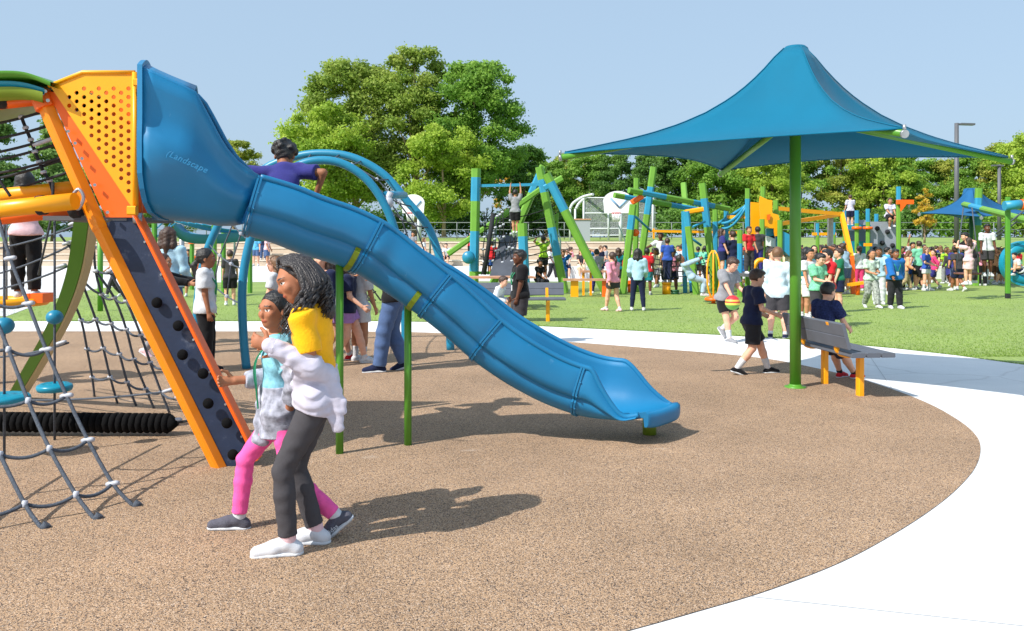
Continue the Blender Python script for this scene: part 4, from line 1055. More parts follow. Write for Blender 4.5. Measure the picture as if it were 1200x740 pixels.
# platform pipes
m = MB(T0); m.cyl(W(-60, 236, 6.2), W(92, 220, 6.0), .052, 16); P_('pipe_rail', m, YEL)
m = MB(T0); m.cyl(W(-60, 252, 5.6), W(88, 236, 5.5), .056, 16); P_('pipe_rail', m, YEL)
m = MB(T0); m.cyl(W(-60, 262, 5.8), W(98, 245, 5.9), .048, 16); P_('pipe_rail', m, ORA)
m = MB(T0); m.cyl(W(-60, 129, 5.9), W(46, 117, 5.75), .038, 16); P_('pipe_rail', m, ORA)
m = MB(T0); m.cyl(W(45, 241.2, 5.54), W(53, 240.3, 5.54), .064, 16); m.cyl(W(0, 120.5, 5.8), W(12, 119.5, 5.8), .046, 12); m.cyl(W(84, 244, 5.7), W(94, 243, 5.7), .07, 12); m.each('pipe_clamp', ROPEB, tower)
m = MB(T0); m.tube(smooth_path([W(84, 231, 5.6), W(92, 222, 5.6), W(98, 232, 5.6), W(92, 245, 5.6), W(85, 240, 5.6)], 5), .012, 8); P_('shackle', m, STEEL)
# curved green roof, in three layers
def roofplate(top, th, mt, nm, Y0, Y1):
    m = MB(T0); pts = smooth_path([Vector((x, y, 0)) for x, y in top], 6)
    A = [W(p.x, p.y, Y0) for p in pts]; B = [p + Vector((-.05, Y1 - Y0, .04)) for p in A]
    m.grid([A, B, [p - Vector((0, 0, th)) for p in B], [p - Vector((0, 0, th)) for p in A], A], True)
    m.f.append([len(m.v) - 1 - i for i in (0,)] + [len(m.v) - 1]) if False else None
    return P_(nm, m, mt)
roofplate([(-90, 100), (-40, 86), (0, 83), (30, 85), (59, 96)], .03, GREEN_P, 'roof_top', 5.55, 6.6)
roofplate([(-90, 110), (-40, 98), (0, 95), (28, 97), (52, 104)], .04, TEAL, 'roof_lining', 5.62, 6.6)
roofplate([(-90, 118), (-40, 106), (0, 102), (28, 103), (50, 108)], .07, OLIVE, 'roof_shaded_underside', 5.6, 6.5)  # underside of the green roof, its shade put in as olive colour
# ---- ropes
def rope(m, pts, r=.012): m.tube(pts, r * .84, 7)
class Knots:
    def __init__(s, nm, par): s.nm, s.par = nm, par
    def tube(s, pts, r, n=8): m_ = MB(s.par.location); m_.tube(pts, r, n); m_.build(s.nm, ALU, s.par)
    def build(s, *a): pass
def knot(m, c, d=(1, 0, 0), r=.017, l=.035):
    d = Vector(d).normalized(); c = Vector(c); r *= .84; l *= .9; m.tube([c - d * l, c - d * l * .6, c + d * l * .6, c + d * l], [r * .7, r, r, r * .7], 8)
# near net, rising from the ground to the lower platform pipe
strands = [[(50, 621, 0), (29, 591), (0, 533), (-30, 470), (-62, 395), (-105, 280)], [(112, 610, 0), (89, 580), (58, 526), (33, 470), (10, 410), (-14, 352), (-56, 250)], [(158, 595, 0), (132, 567), (103, 516), (78, 464), (54, 410), (33, 356), (12, 303), (-4, 249)],
           [(-20, 640, 0), (-45, 603), (-70, 545), (-95, 480), (-120, 410)]]
gz = [4.50, 4.66, 4.88, 4.38]
nodes = []; m = MB(T0); kn_ = Knots('rope_connector', tower)
for si, S_ in enumerate(strands):
    P3 = []
    y0 = S_[0][1]; y1 = 250
    g0 = G(S_[0][0], S_[0][1])
    for p in S_:
        t = (y0 - p[1]) / (y0 - y1); Y = g0.y + (5.56 - g0.y) * t
        P3.append(g0 if len(p) == 3 else W(p[0], p[1], Y))
    rope(m, smooth_path(P3, 4), .0135); nodes.append(P3)
for si, S_ in enumerate(strands):
    for k, p in enumerate(nodes[si][1:-1]): knot(kn_, p, (1, 0, .15) if si == 2 else (0, .3, 1), .02 if si != 2 else .019, .022 if si != 2 else .042)
    if si < 3: m.tube([nodes[si][0], nodes[si][0] + Vector((.02, .01, .03))], .022, 8)
for a, b in ((1, 2), (0, 1), (3, 0)):
    for k in range(1, 7):
        if k < len(nodes[a]) - 1 and k < len(nodes[b]) - 1:
            rope(m, sag(nodes[a][k], nodes[b][k], .035), .0125)
P_('near_net_ropes', m, ROPE)
# side net at the far side
ST = [[(83, 349), (95, 375), (102, 409), (108, 442), (111, 466)], [(93, 323), (112, 374), (121, 408), (129, 442), (138, 474)], [(110, 290), (112, 318), (119, 345), (130, 379), (140, 415), (149, 448), (160, 477)], [(112, 318), (134, 349), (148, 386), (157, 421), (171, 456), (181, 480)],
      [(128, 318), (148, 353), (165, 393), (176, 425), (189, 460), (199, 485)], [(140, 318), (160, 359), (178, 396), (193, 431), (208, 466), (221, 490)]]
m = MB(T0); kn_ = Knots('rope_connector', tower); N2 = []
for S_ in ST:
    g0 = G(*S_[-1]); P3 = []
    for p in S_:
        t = (S_[-1][1] - p[1]) / (S_[-1][1] - 290); P3.append(W(p[0], p[1], g0.y + (7.2 - g0.y) * t))
    P3[-1] = g0; N2.append(P3); rope(m, smooth_path(P3, 3), .013)
    for p in P3[:-1]: knot(kn_, p, (1, 0, 0), .02, .025)
for i in range(5):
    for k in range(2, 6):
        if k <= len(N2[i]) - 0 and k <= len(N2[i + 1]):
            rope(m, sag(N2[i][-k], N2[i + 1][-k], .03, 6), .012)
rope(m, sag(N2[0][0], W(108, 262, 7.0), .0), .011); rope(m, sag(N2[2][0], W(107, 266, 7.0), .02), .011); rope(m, sag(N2[2][1], N2[5][0], .02), .012); rope(m, sag(W(94, 303, 7.1), W(70, 275, 7), .01), .011)
P_('side_net_ropes', m, ROPE)
# upper net
m = MB(T0); kn_ = Knots('rope_connector', tower)
for (a, b, y0, y1) in (((-40, 149), (50, 131), 6.4, 5.8), ((-40, 167), (58, 147), 6.4, 5.8), ((-40, 184), (66, 160), 6.4, 5.8), ((-40, 193), (70, 168), 6.8, 5.8), ((-40, 208), (75, 184), 6.4, 5.8), ((-40, 216), (77, 186), 6.7, 5.8), ((-40, 232), (86, 200), 6.4, 5.8)):
    rope(m, sag(W(a[0], a[1], y0), W(b[0], b[1], y1), .02), .012)
ch = [(25, 137), (30, 150), (36, 164), (41, 178), (46, 190), (51, 202), (58, 212), (62, 224)]
rope(m, smooth_path([W(x, y, 5.95) for x, y in ch], 3), .014)
for x, y in ch[:-1]: knot(kn_, W(x, y, 5.95), (1, 0, .2), .018, .02)
knot(kn_, W(52, 166, 5.8), (1, 0, .35), .017, .09)
rope(m, [W(62, 214, 5.9), W(62, 258, 5.9)], .012)
rope(m, smooth_path([W(-8, 190, 5.9), W(0, 212, 5.9), (W(8, 224, 5.9)), W(12, 230, 5.9)], 3), .012)
P_('upper_net_ropes', m, ROPEB)
# lower side lines (behind the standing child)
m = MB(T0); kn_ = Knots('rope_connector', tower)
for (a, b) in (((0, 287), (95, 262)), ((0, 320), (88, 285)), ((0, 335), (80, 312)), ((0, 410), (80, 402)), ((0, 458), (205, 458))):
    rope(m, sag(W(a[0] - 40, a[1] + 8, 8.2), W(*b, 7.0), .05), .011)
    knot(kn_, W(*b, 7.0) + Vector((-.06, 0, 0)), (1, 0, .3), .018, .05)
rope(m, [W(45, 322, 7.6), W(60, 256, 6.6)], .011)
P_('low_lines', m, ROPE)
# hanging ropes with balls and discs
def hang(px, ytop, yball, ydisc, Y, rb, rd, lb):
    b0 = W(px, ydisc, Y)
    r_ = empty('hanging_rope_step', Vector((b0.x, Y, 0)), lb, 'climbing rope', 'hanging ropes with balls and discs')
    o = r_.location; m = MB(o); rope(m, [Vector((b0.x, Y, 0.0)), W(px, ytop, Y)], .011); m.build('rope', ROPE, r_)
    m = MB(o); m.sphere(W(px, yball, Y), rb, 20, (1, 1, .9)); m.build('ball', BLUE_P, r_)
    m = MB(o); c = W(px, ydisc, Y); m.lathe(c, [(0, -.035), (rd * .6, -.035), (rd * .92, -.028), (rd, -.008), (rd, .006), (rd * .95, .02)] + [v for k in range(5) for v in ((rd * (.88 - .17 * k), .026 if k % 2 else .018), (rd * (.80 - .17 * k), .03))] + [(0, .028)], 26); m.build('disc_step', TEAL, r_)
hang(64, 250, 372, 454, 6.55, .062, .128, 'rope with blue ball and small blue disc step nearer the slate ramp')
hang(5, 250, 382, 467, 5.95, .066, .165, 'rope with blue ball and ribbed blue disc step at the left picture edge')
# black rubber roll strung across the foot of the net
r_ = empty('rubber_roll', W(100, 505, 6.7) * 1, 'black ribbed rubber roll strung low across the net opening', 'climbing roll'); r_.location.z = 0
o = r_.location; a, b = W(-60, 494, 6.7), W(200, 496, 6.7); m = MB(o); d = (b - a).normalized()
L_ = (b - a).length; n = 34
for k in range(n):
    t0 = L_ * k / n; c0 = a + d * t0
    m.tube([c0, c0 + d * .003, c0 + d * (L_ / n) * .45, c0 + d * (L_ / n) * .72, c0 + d * (L_ / n) * .98], [.062, .074, .082, .080, .062], 9)
m.tube([b, b + d * .06], [.07, .02], 12); m.build('ribbed_tread', BLACKR, r_)
m = MB(o); rope(m, [b + d * .02, W(224, 493, 6.66), W(250, 492, 6.2)], .012); m.build('rope', ROPEB, r_)
m = MB(o); knot(m, W(209, 492, 6.7), (1, 0, 0), .02, .03); m.build('connector', ALU, r_)
# low orange ring platform behind, on which a child stands
RY = 9.2
r_ = empty('ring_platform', (W(20, 352, RY).x, RY, 0), 'orange ring platform on a dark post under the child in pale pink', 'climbing platform')
o = r_.location; c = W(-2, 354, RY)
m = MB(o); m.lathe(c, [(.25, -.04), (.47, -.04), (.49, -.02), (.49, .02), (.46, .04), (.25, .04), (.25, -.04)], 32); m.build('ring', YEL, r_)
m = MB(o); m.cyl((c.x - .1, RY, 0), (c.x - .1, RY, c.z - .03), .08, 14); m.build('post', ROPEB, r_)
m = MB(o); m.box(W(48, 349, RY), (.17, .25, .1)); m.build('step_block', ORA, r_)
m = MB(o)
for x in (-20, -6, 8): m.tube([W(x, 352, RY - .25), W(x, 250, RY - .25)], .008, 6)
m.build('rope', ROPE, r_)
# ------------------------------------------------------------------ blue arch climber behind the slide
r_ = empty('arch_climber', G(288, 433), 'tall blue double arch climber standing behind the slide', 'climbing frame')
o = r_.location
def depth_pts(L_, Ya, Yb_): 
    n = len(L_) - 1
    return [W(x, y, Ya + (Yb_ - Ya) * i / n) for i, (x, y) in enumerate(L_)]
LB = [(289, 433), (285, 390), (284, 335), (291, 290), (303, 255), (325, 215), (350, 194), (380, 188), (410, 196), (438, 220), (460, 262), (472, 320), (476, 429)]
LA = [(232, 407), (231, 360), (238, 310), (252, 272), (275, 232), (310, 198), (350, 183), (385, 180), (417, 186), (450, 205), (477, 236), (502, 267), (517, 310), (525, 360), (528, 411)]
pa = depth_pts(LB, 10.35, 10.6); pa[0].z = 0; pa[-1].z = 0
m = MB(o); m.tube(smooth_path(pa, 5), .052, 14); m.build('arch', BLUE_P, r_)
pb = depth_pts(LA, 12.6, 12.2); pb[0].z = 0; pb[-1].z = 0
m = MB(o); m.tube(smooth_path(pb, 5), .058, 14); m.build('arch', BLUE_P, r_)
m = MB(o); m.cyl(W(452, 229, 10.6), W(474, 229, 12.1), .05, 12); m.build('cross_bar', BLUE_P, r_)
sa, sb = smooth_path(pa, 5), smooth_path(pb, 5); m = MB(o); kn_ = Knots('rope_connector', r_)
for k in range(4, 56, 4):
    a = sa[k]; b = sb[min(len(sb) - 1, int(k * 1.16))]
    if a.z > .35 and k not in (0,): rope(m, sag(a, b, .06), .012)
prev = None
for t in (.33, .66):
    pts = [sa[k].lerp(sb[min(len(sb) - 1, int(k * 1.16))], t) - Vector((0, 0, .05)) for k in range(4, 56, 4) if sa[k].z > .35]
    rope(m, pts, .012)
    for p in pts: knot(kn_, p, (0, 1, 0), .03, .03)
m.build('net_ropes', ROPE, r_); 
m = MB(o); m.lathe(W(455, 238, 10.6) , [(0, -.06), (.06, -.05), (.07, 0), (.05, .06), (0, .09)], 10); m.tube([W(452, 240, 10.6), W(458, 225, 10.6)], .04, 8); m.build('cast_joint', ALU, r_)
# ------------------------------------------------------------------ big shade umbrella
CANV = mat('shade_fabric', srgb(12, 120, 156), .7, .07, 1.4, .2, 320, spec=.22, sheen=.08, translucent=.30)
def shade(loc, corners, peak, r0, pole_r, lb, pole_mat, fab_mat, arms=True, group=None):
    r_ = empty('shade_canopy', loc, lb, 'shade structure', group); o = r_.location
    corners = [Vector(c) for c in corners]
    c0 = Vector((loc[0], loc[1], peak))
    NA, NR = 14, 22; rows = []
    for k in range(4):
        A, B = corners[k], corners[(k + 1) % 4]
        for j in range(NA):
            t = j / NA
            e = A.lerp(B, t); mid = Vector((loc[0], loc[1], e.z)); inw = .17 * 4 * t * (1 - t)
            e = e.lerp(mid, inw); e.z += .05 * 4 * t * (1 - t)
            d = Vector((e.x - loc[0], e.y - loc[1], 0)); ang = d.normalized()
            col = []
            for q in range(NR + 1):
                s_ = q / NR; R = r0 + (d.length - r0) * s_
                rd = float(np.interp(s_, [0, .03, .08, .16, .25, .36, .48, .61, .72, .8, .9, 1], [1, .95, .83, .665, .52, .385, .275, .185, .125, .088, .042, 0]))
                col.append(Vector((loc[0] + ang.x * R, loc[1] + ang.y * R, e.z + (peak - e.z) * rd ** (1 + .32 * 4 * t * (1 - t)))))
            rows.append(col)
    rows.append(rows[0])
    m = MB(o); m.grid(rows, True)
    cv = m.build('canopy', fab_mat, r_); md = cv.modifiers.new('thick', 'SOLIDIFY'); md.thickness = .006
    m = MB(o); m.lathe((loc[0], loc[1], peak), [(r0 * 1.02, -.05), (r0 * 1.03, 0), (r0 * .8, .025), (0, .03)], 20); m.build('crown_cap', fab_mat, r_)
    # hem cable
    m = MB(o); m.tube([rows[i][-1] - Vector((0, 0, .006)) for i in range(4 * NA)], .009, 6, closed=True); m.build('hem', fab_mat, cv)
    m = MB(o); m.tube([(loc[0], loc[1], 0), (loc[0], loc[1], peak - .08)], pole_r, 22); m.build('pole', pole_mat, r_)
    m = MB(o); m.lathe((loc[0], loc[1], .009 if loc[1] < 12 else .006), [(pole_r * 1.9, 0), (pole_r * 1.9, .012), (pole_r * 1.2, .014), (pole_r * 1.15, .03), (pole_r, .035)], 24); m.build('base_collar', pole_mat, r_)
    for k in range(4):
        m = MB(o); m.tube([q + Vector((0, 0, .006)) for q in rows[k * NA]], .006, 5); m.build('seam', fab_mat, cv)
    hub = Vector((loc[0], loc[1], corners[0].z + .47))
    for c in corners:
        m = MB(o); d = (c - hub).normalized()
        e = c + d * .05 - Vector((0, 0, .045))
        m.tube([hub - Vector((0, 0, .06)), e], [pole_r * .62, pole_r * .55], 12); m.build('arm', pole_mat, r_)
        m = MB(o); m.cyl(e - d * .01, e + d * .012, pole_r * .6, 12); m.cyl(e + Vector((0, 0, .03)), e + Vector((0, 0, .075)), .014, 8); m.build('end_cap', STEEL, r_)
    m = MB(o); m.cyl(hub - Vector((0, 0, .16)), hub + Vector((0, 0, .04)), pole_r * 1.25, 20); m.build('hub', pole_mat, r_)
    return r_
pl = G(932, 455)
shade((pl.x, pl.y, 0), [W(662, 179, 8.74), W(1056, 150, 7.0), W(1181, 184, 9.28), W(846, 199, 11.0)], 3.57, .125, .058, 'large blue four cornered shade canopy on one green pole', GREEN_P, CANV)
m = MB((0, 0, 0)); 
# small far shade
fx = (1139 - CX) / F * 34
shade((fx, 34, 0), [W(1078, 250, 31.5), W(1150, 254, 29), W(1215, 251, 36.5), W(1128, 257, 39)], 3.75, .3, .1, 'small blue shade canopy far behind the green posts', mat('dark_green_pole', srgb(40, 96, 56), .5), mat('shade_fabric_far', srgb(46, 104, 152), .8, .06, 1, spec=.1, translucent=.1), group=None)
# ------------------------------------------------------------------ benches
GREYP = mat('grey_plank', srgb(92, 97, 108), .55, .08, 6, .1, 40)
def bench(loc, rz, L_, lb, legs=(.22, .78), group='grey park benches'):
    """local: bench runs along y, faces +x; origin below the middle of the seat"""
    r_ = empty('park_bench', loc, lb, 'bench', group, rz)
    def B(nm, m, mt, par=r_): return m.build(nm, mt, par)
    m = MB(); 
    for x in (-.15, 0.0, .15): m.bar((x, -L_ / 2, .445), (x, L_ / 2, .445), .135, .045, bev=.008)
    B('seat', m, GREYP)
    m = MB()
    for z, x in ((.565, -.258), (.69, -.292)): m.bar((x, -L_ / 2, z), (x, L_ / 2, z), .13, .035, up=(1, 0, .28), bev=.006)
    B('backrest', m, GREYP)
    for t in legs:
        y = -L_ / 2 + L_ * t
        m = MB(); m.bar((0.02, y, 0), (0.02, y, .41), .06, .075, bev=.01); B('leg', m, YEL)
        m = MB(); pts = smooth_path([(.2, y, .41), (-.02, y, .41), (-.15, y, .405), (-.212, y, .45), (-.235, y, .53), (-.275, y, .64), (-.312, y, .745)], 4)
        for a, b in zip(pts[:-1], pts[1:]): m.bar(a, b + (b - a) * .15, .055, .03, up=(.3, 0, 1) if b.z < .43 else (1, 0, .3))
        B('bracket', m, YEL)
    return r_
bl = Vector((3.40, 8.86, 0))
bench(bl, math.radians(6), 1.36, 'grey slatted bench with orange yellow legs beside the green shade pole', (.22, .77))
# text-free grey bench behind the boy in black
bx = W(603, 300, 16.9); bench((bx.x, 16.9, 0), math.radians(-88), 2.0, 'long grey bench with a yellow leg behind the boy in black', (.12, .83))
# picnic table in tan boards
WOOD = mat('tan_board', srgb(190, 142, 112), .7, .2, 5, .2, 30)
def picnic(loc, rz, lb, L_=1.9):
    r_ = empty('picnic_table', loc, lb, 'picnic table', None, rz)
    m = MB()
    for y in (-.3, -.1, .1, .3): m.bar((-L_ / 2, y, .74), (L_ / 2, y, .74), .18, .04)
    m.build('tabletop', WOOD, r_)
    for s in (1, -1):
        m = MB()
        for q in (0, .2): m.bar((-L_ / 2, s * (.62 + q), .44), (L_ / 2, s * (.62 + q), .44), .18, .04)
        m.build('seat', WOOD, r_)
        m = MB(); x = s * L_ * .34; m.bar((x, -.75, .36), (x, .75, .36), .05, .08); m.bar((x, -.2, .7), (x, -.6, 0), .06, .08); m.bar((x, .2, .7), (x, .6, 0), .06, .08); m.build('leg', ORA, r_)
    return r_
q = W(577, 300, 20.5); picnic((q.x, 20.5, 0), .1, 'tan board picnic table half hidden by the slide and grey bench', 2.0)
# orange T tables with tan tops
for px, Y, lb in ((690, 25, 'low tan topped balance bench on orange legs below the crossed green posts'),):
    q = W(px, 300, Y); r_ = empty('balance_bench', (q.x, Y, 0), lb, 'bench'); m = MB()
    m.bar((-.75, 0, .50), (.75, 0, .50), .3, .06); m.bar((-.2, .7, .72), (.8, .7, .72), .3, .06); m.build('top', WOOD, r_)
    for x in (-.42, .5): 
        m = MB(); m.bar((x, 0, 0), (x, 0, .47), .22, .12); m.build('leg', YEL if x < 0 else ORA, r_)
    for x in (-.1, .12, .6): 
        m = MB(); m.bar((x, .7, 0), (x, .7, .70), .07, .07); m.build('leg', YEL, r_)
# ------------------------------------------------------------------ two colour log posts
def log(root, a, b, w, bands, name='post', o=None):
    """bands: list of (t0, t1, material)"""
    a = Vector(a); b = Vector(b); m = MB(root.location); mats = []; mi = []
    for t0, t1, mt in bands:
        m.bar(a.lerp(b, t0), a.lerp(b, t1), w, w, up=(.2, 1, .1), bev=w * .22)
        if mt not in mats: mats.append(mt)
        mi += [mats.index(mt)] * (len(m.f) - len(mi))
    ob = m.build(name, mats, root); ob.data.polygons.foreach_set('material_index', mi); return ob
def gz_(px, Y): x = (px - CX) / F * Y; return Vector((x, Y, 0))
g_, b_ = GREEN_L, SKYB
GB = lambda *c: [(c[i], c[i + 2], g_ if c[i + 1] == 'g' else b_) for i in range(0, len(c) - 2, 2)]
# (1) pull-up and rope frame behind the boy in black
r_ = empty('log_climber', gz_(610, 26), 'green and blue post climber with pull-up bar and dark slab behind the boy in black', 'climbing frame')
Z = 26.5
def at(px, py, Y=Z): return W(px, py, Y)
def foot(px, Y=Z): return gz_(px, Y)
log(r_, foot(555), at(558, 198), .27, GB(0, 'g', .18, 'b', .50, 'g', .74, 'b', .93, 'g', 1))
log(r_, foot(574, 28), at(637, 195, 28), .25, GB(0, 'g', .55, 'g', .78, 'b', .93, 'g', 1))
log(r_, foot(662, 27), at(632, 196, 27), .25, GB(0, 'g', .30, 'b', .52, 'g', .80, 'b', .9, 'g', 1))
log(r_, foot(712, 25.5), at(640, 204, 25.5), .25, GB(0, 'g', .70, 'b', .93, 'g', 1))
log(r_, foot(616, 25.5), at(612, 262, 25.5), .27, GB(0, 'b', .82, 'g', 1))
log(r_, at(525, 298, 27), at(648, 212, 27.5), .18, GB(0, 'g', 1), 'brace')
log(r_, at(638, 221, 26), at(659, 209, 26), .2, GB(0, 'b', .6, 'g', 1), 'brace')
log(r_, at(652, 250, 28), at(650, 300, 28), .15, GB(0, 'g', 1), 'brace')
m = MB(r_.location); m.bar(at(560, 218), at(632, 216.5), .085, .085); m.build('pull_up_bar', SKYB, r_)
m = MB(r_.location); m.bar(at(556, 320), at(612, 320), .09, .09); m.build('low_rail', GREEN_P, r_)
m = MB(r_.location); m.hexa([at(573, 326, 25.6), at(600, 326, 25.6), at(600, 326, 25.5), at(573, 326, 25.5), at(587, 276, 27.6), at(607, 276, 27.6), at(607, 276, 27.5), at(587, 276, 27.5)]); m.build('climbing_slab', mat('dark_slab', srgb(74, 78, 88), .6, .15, 3), r_)
m = MB(r_.location); m.lathe(at(549, 302, 26.2), [(0, -.08), (.16, -.06), (.2, 0), (.16, .06), (0, .08)], 16, axis=(0, 1, 0)); m.build('round_step', BLUE_P, r_)
rr = random.Random(5); m = MB(r_.location); kn_ = Knots('rope_connector', r_)
for k in range(9):
    a = at(566 + 5 * k, 248 + rr.uniform(-6, 6), 26.8); b = at(566 + 5.4 * k, 322, 26.2)
    pts = [a.lerp(b, t / 5) + Vector((rr.uniform(-.06, .06), rr.uniform(-.1, .1), 0)) for t in range(6)]; rope(m, pts, .02)
    for p in pts[:-1]: knot(kn_, p, (1, 0, .3), .045, .05)
for k in range(7):
    rope(m, sag(at(563, 256 + 9 * k, 26.8), at(652, 240 + 10 * k, 27.3), .18, 8), .02)
m.build('net_ropes', ROPEB, r_)
m = MB(r_.location); m.tube([at(578, 250, 26.2), at(573, 285, 26.2), at(567, 322, 26.2)], .07, 8); m.build('black_pole', ROPEB, r_)
# (2) leaning log tangle
r_ = empty('log_tangle', gz_(775, 27), 'tangle of leaning green and blue log posts with two long cross beams', 'climbing frame')
Z = 27
log(r_, foot(746, 27.5), at(766, 196, 27.5), .22, GB(0, 'g', .62, 'b', .84, 'g', 1))
log(r_, foot(730, 26.4), at(742, 240, 26.4), .22, GB(0, 'g', .72, 'b', .88, 'g', 1))
log(r_, foot(744, 30), at(746, 209, 30), .2, GB(0, 'g', 1))
log(r_, foot(812, 27.3), at(801, 216, 30), .2, GB(0, 'b', .5, 'g', 1))
log(r_, foot(816, 26.2), at(804, 248, 26.2), .2, GB(0, 'g', .82, 'b', 1))
log(r_, foot(838, 27.2), at(823, 215, 27.2), .23, GB(0, 'g', .60, 'b', .86, 'g', 1))
log(r_, foot(839, 29), at(838, 246, 29), .17, GB(0, 'g', .45, 'b', .85, 'g', 1))
log(r_, foot(803, 27), at(801, 248, 27), .14, GB(0, 'b', 1))
log(r_, at(737, 223, 26.2), at(854, 245, 27.8), .17, GB(0, 'g', .12, 'b', .35, 'g', .62, 'b', .84, 'g', 1), 'cross_beam')
log(r_, at(720, 229, 27.3), at(824, 247, 28.6), .17, GB(0, 'g', .1, 'b', .33, 'g', .62, 'b', 1), 'cross_beam')
log(r_, at(740, 238, 26.5), at(753, 230, 26.5), .17, [(0, 1, ORA)], 'orange_joint')
log(r_, at(803, 249, 26.6), at(824, 245.5, 26.6), .15, [(0, 1, YEL)], 'orange_joint')
m = MB(r_.location)
rope(m, [at(742, 252, 26.5), at(763, 271, 27.4)], .045); rope(m, [at(812, 266, 26.6), at(826, 260, 27)], .045); rope(m, [at(842, 262, 28), at(872, 243, 28)], .06); rope(m, [at(840, 277, 28), at(864, 289, 28)], .06); rope(m, [at(800, 272, 27), at(822, 288, 27)], .05)
m.each('blue_rope', SKYB, r_)
m = MB(r_.location); m.lathe(at(745, 273, 26.5), [(0, -.06), (.11, -.05), (.12, .05), (0, .06)], 12, axis=(0, 1, 0)); m.lathe(at(738, 280, 26.5), [(0, -.06), (.11, -.05), (.12, .05), (0, .06)], 12, axis=(0, 1, 0)); m.each('orange_hold', ORA, r_)
rr = random.Random(9); m = MB(r_.location)
for k in range(10): rope(m, sag(at(768 + 6 * k, 300, 27), at(762 + 8 * k, 325, 25.4), .05, 4), .018)
for k in range(4): rope(m, sag(at(764, 303 + 6 * k, 26.5), at(832, 301 + 6 * k, 26.8), .12, 8), .018)
m.build('net_ropes', ROPEB, r_)
# (3) orange tower with beams
r_ = empty('play_tower', gz_(895, 27), 'orange yellow panelled play tower with blue slide and long orange beams behind the shade pole', 'play tower')
for px, top, Y, bb in ((876, 221, 27, GB(0, 'g', .62, 'b', .9, 'g', 1)), (894, 219, 28, GB(0, 'g', 1)), (893, 257, 26, GB(0, 'g', 1)), (909, 235, 26.5, GB(0, 'g', 1)), (914, 258, 26, GB(0, 'g', 1)), (867, 270, 25, GB(0, 'g', .35, 'b', .8, 'g', 1)), (851, 246, 28, GB(0, 'b', 1))):
    log(r_, foot(px, Y), at(px, top, Y), .15, bb)
def panel(r_, pts, Y, mt, nm, th=.06):
    m = MB(r_.location); P = [W(x, y, Y) for x, y in pts]; n = len(P); b = [p + Vector((0, th, 0)) for p in P]
    m.add(P + b, [list(range(n)), list(range(n, 2 * n))[::-1]] + [(i, n + i, n + (i + 1) % n, (i + 1) % n) for i in range(n)]); return m.build(nm, mt, r_)
panel(r_, [(880, 237), (892, 238), (892, 277), (880, 275)], 26.8, YEL, 'side_panel')
panel(r_, [(891, 230), (899, 234), (905, 235), (905, 250), (912, 252), (915, 262), (915, 277), (908, 277), (907, 268), (897, 267), (893, 272), (892, 266), (890, 237)], 26.2, YEL, 'front_panel')
panel(r_, [(899, 252), (903, 251), (902, 258), (899, 258)], 26.12, ORA, 'window_cutout', .04)
panel(r_, [(898, 268), (907, 268), (908, 280), (898, 276)], 26.4, SKYB, 'blue_panel')
panel(r_, [(898, 277), (909, 277), (909, 290), (898, 288)], 26.4, mat('white_board', srgb(235, 238, 240), .5), 'white_board')
panel(r_, [(915, 270), (927, 276), (927, 302), (914, 290)], 26.0, SKYB, 'slide_side', .5)
m = MB(r_.location); m.box((at(883, 300, 25).x, 25.3, .66), (1.1, 2.6, .08)); m.build('low_deck', mat('deck_grey', srgb(90, 92, 98), .7), r_)
m = MB(r_.location); m.box(at(895, 277, 27.4), (1.2, 1.6, .08)); m.build('deck', mat('deck_grey', srgb(90, 92, 98), .7), r_)
m = MB(r_.location); m.tube(smooth_path([at(885, 333, 25), at(883, 318, 25), at(887, 307, 25), at(894, 305, 25), (at(900, 310, 25)), at(902, 322, 25), at(901, 334, 25)], 4), .07, 8); m.build('ring_hoop', YEL, r_)
m = MB(r_.location); m.bar(at(852, 254.5, 28), at(877, 254.5, 27), .1, .1); m.bar(at(760, 271, 30), at(870, 273, 30), .08, .08); m.bar(at(766, 268, 30), at(766, 280, 30), .06, .06); m.each('orange_rail', YEL, r_)
m = MB(r_.location); rope(m, sag(at(846, 262, 27.5), at(874, 241, 27), .15), .06); rope(m, sag(at(846, 268, 27.5), at(874, 243, 27), .2), .05); m.each('blue_rope', SKYB, r_)
# long orange beams
r_ = empty('beam_frame', gz_(950, 28), 'long orange beam frame reaching out between the tower and grey climbing wall', 'climbing frame')
m = MB(r_.location); m.bar(at(911, 244.5, 26.5), at(988, 251.5, 27.5), .1, .12); m.build('top_beam', YEL, r_)
m = MB(r_.location); m.bar(at(914, 262.5, 26.5), at(986, 251.5, 28.2), .1, .12); m.build('lower_beam', YEL, r_)
m = MB(r_.location); m.bar(at(986, 250, 27.5), at(998, 303, 26.5), .13, .13); m.build('slanting_leg', YEL, r_)
m = MB(r_.location); m.bar(foot(1000, 26.4), at(997.5, 300, 26.5), .13, .13); m.build('leg', ORA, r_)
m = MB(r_.location); m.bar(foot(973, 28), at(973, 254, 28), .15, .15); m.build('grey_post', STEEL, r_)
m = MB(r_.location); m.bar(at(952, 274.5, 29), at(979, 274.5, 29), .1, .1); m.build('rail', YEL, r_)
log(r_, foot(958, 29), at(958, 262, 29), .11, GB(0, 'g', .82, 'b', 1)); log(r_, foot(977, 29), at(977, 261, 29), .11, GB(0, 'g', .82, 'b', 1))
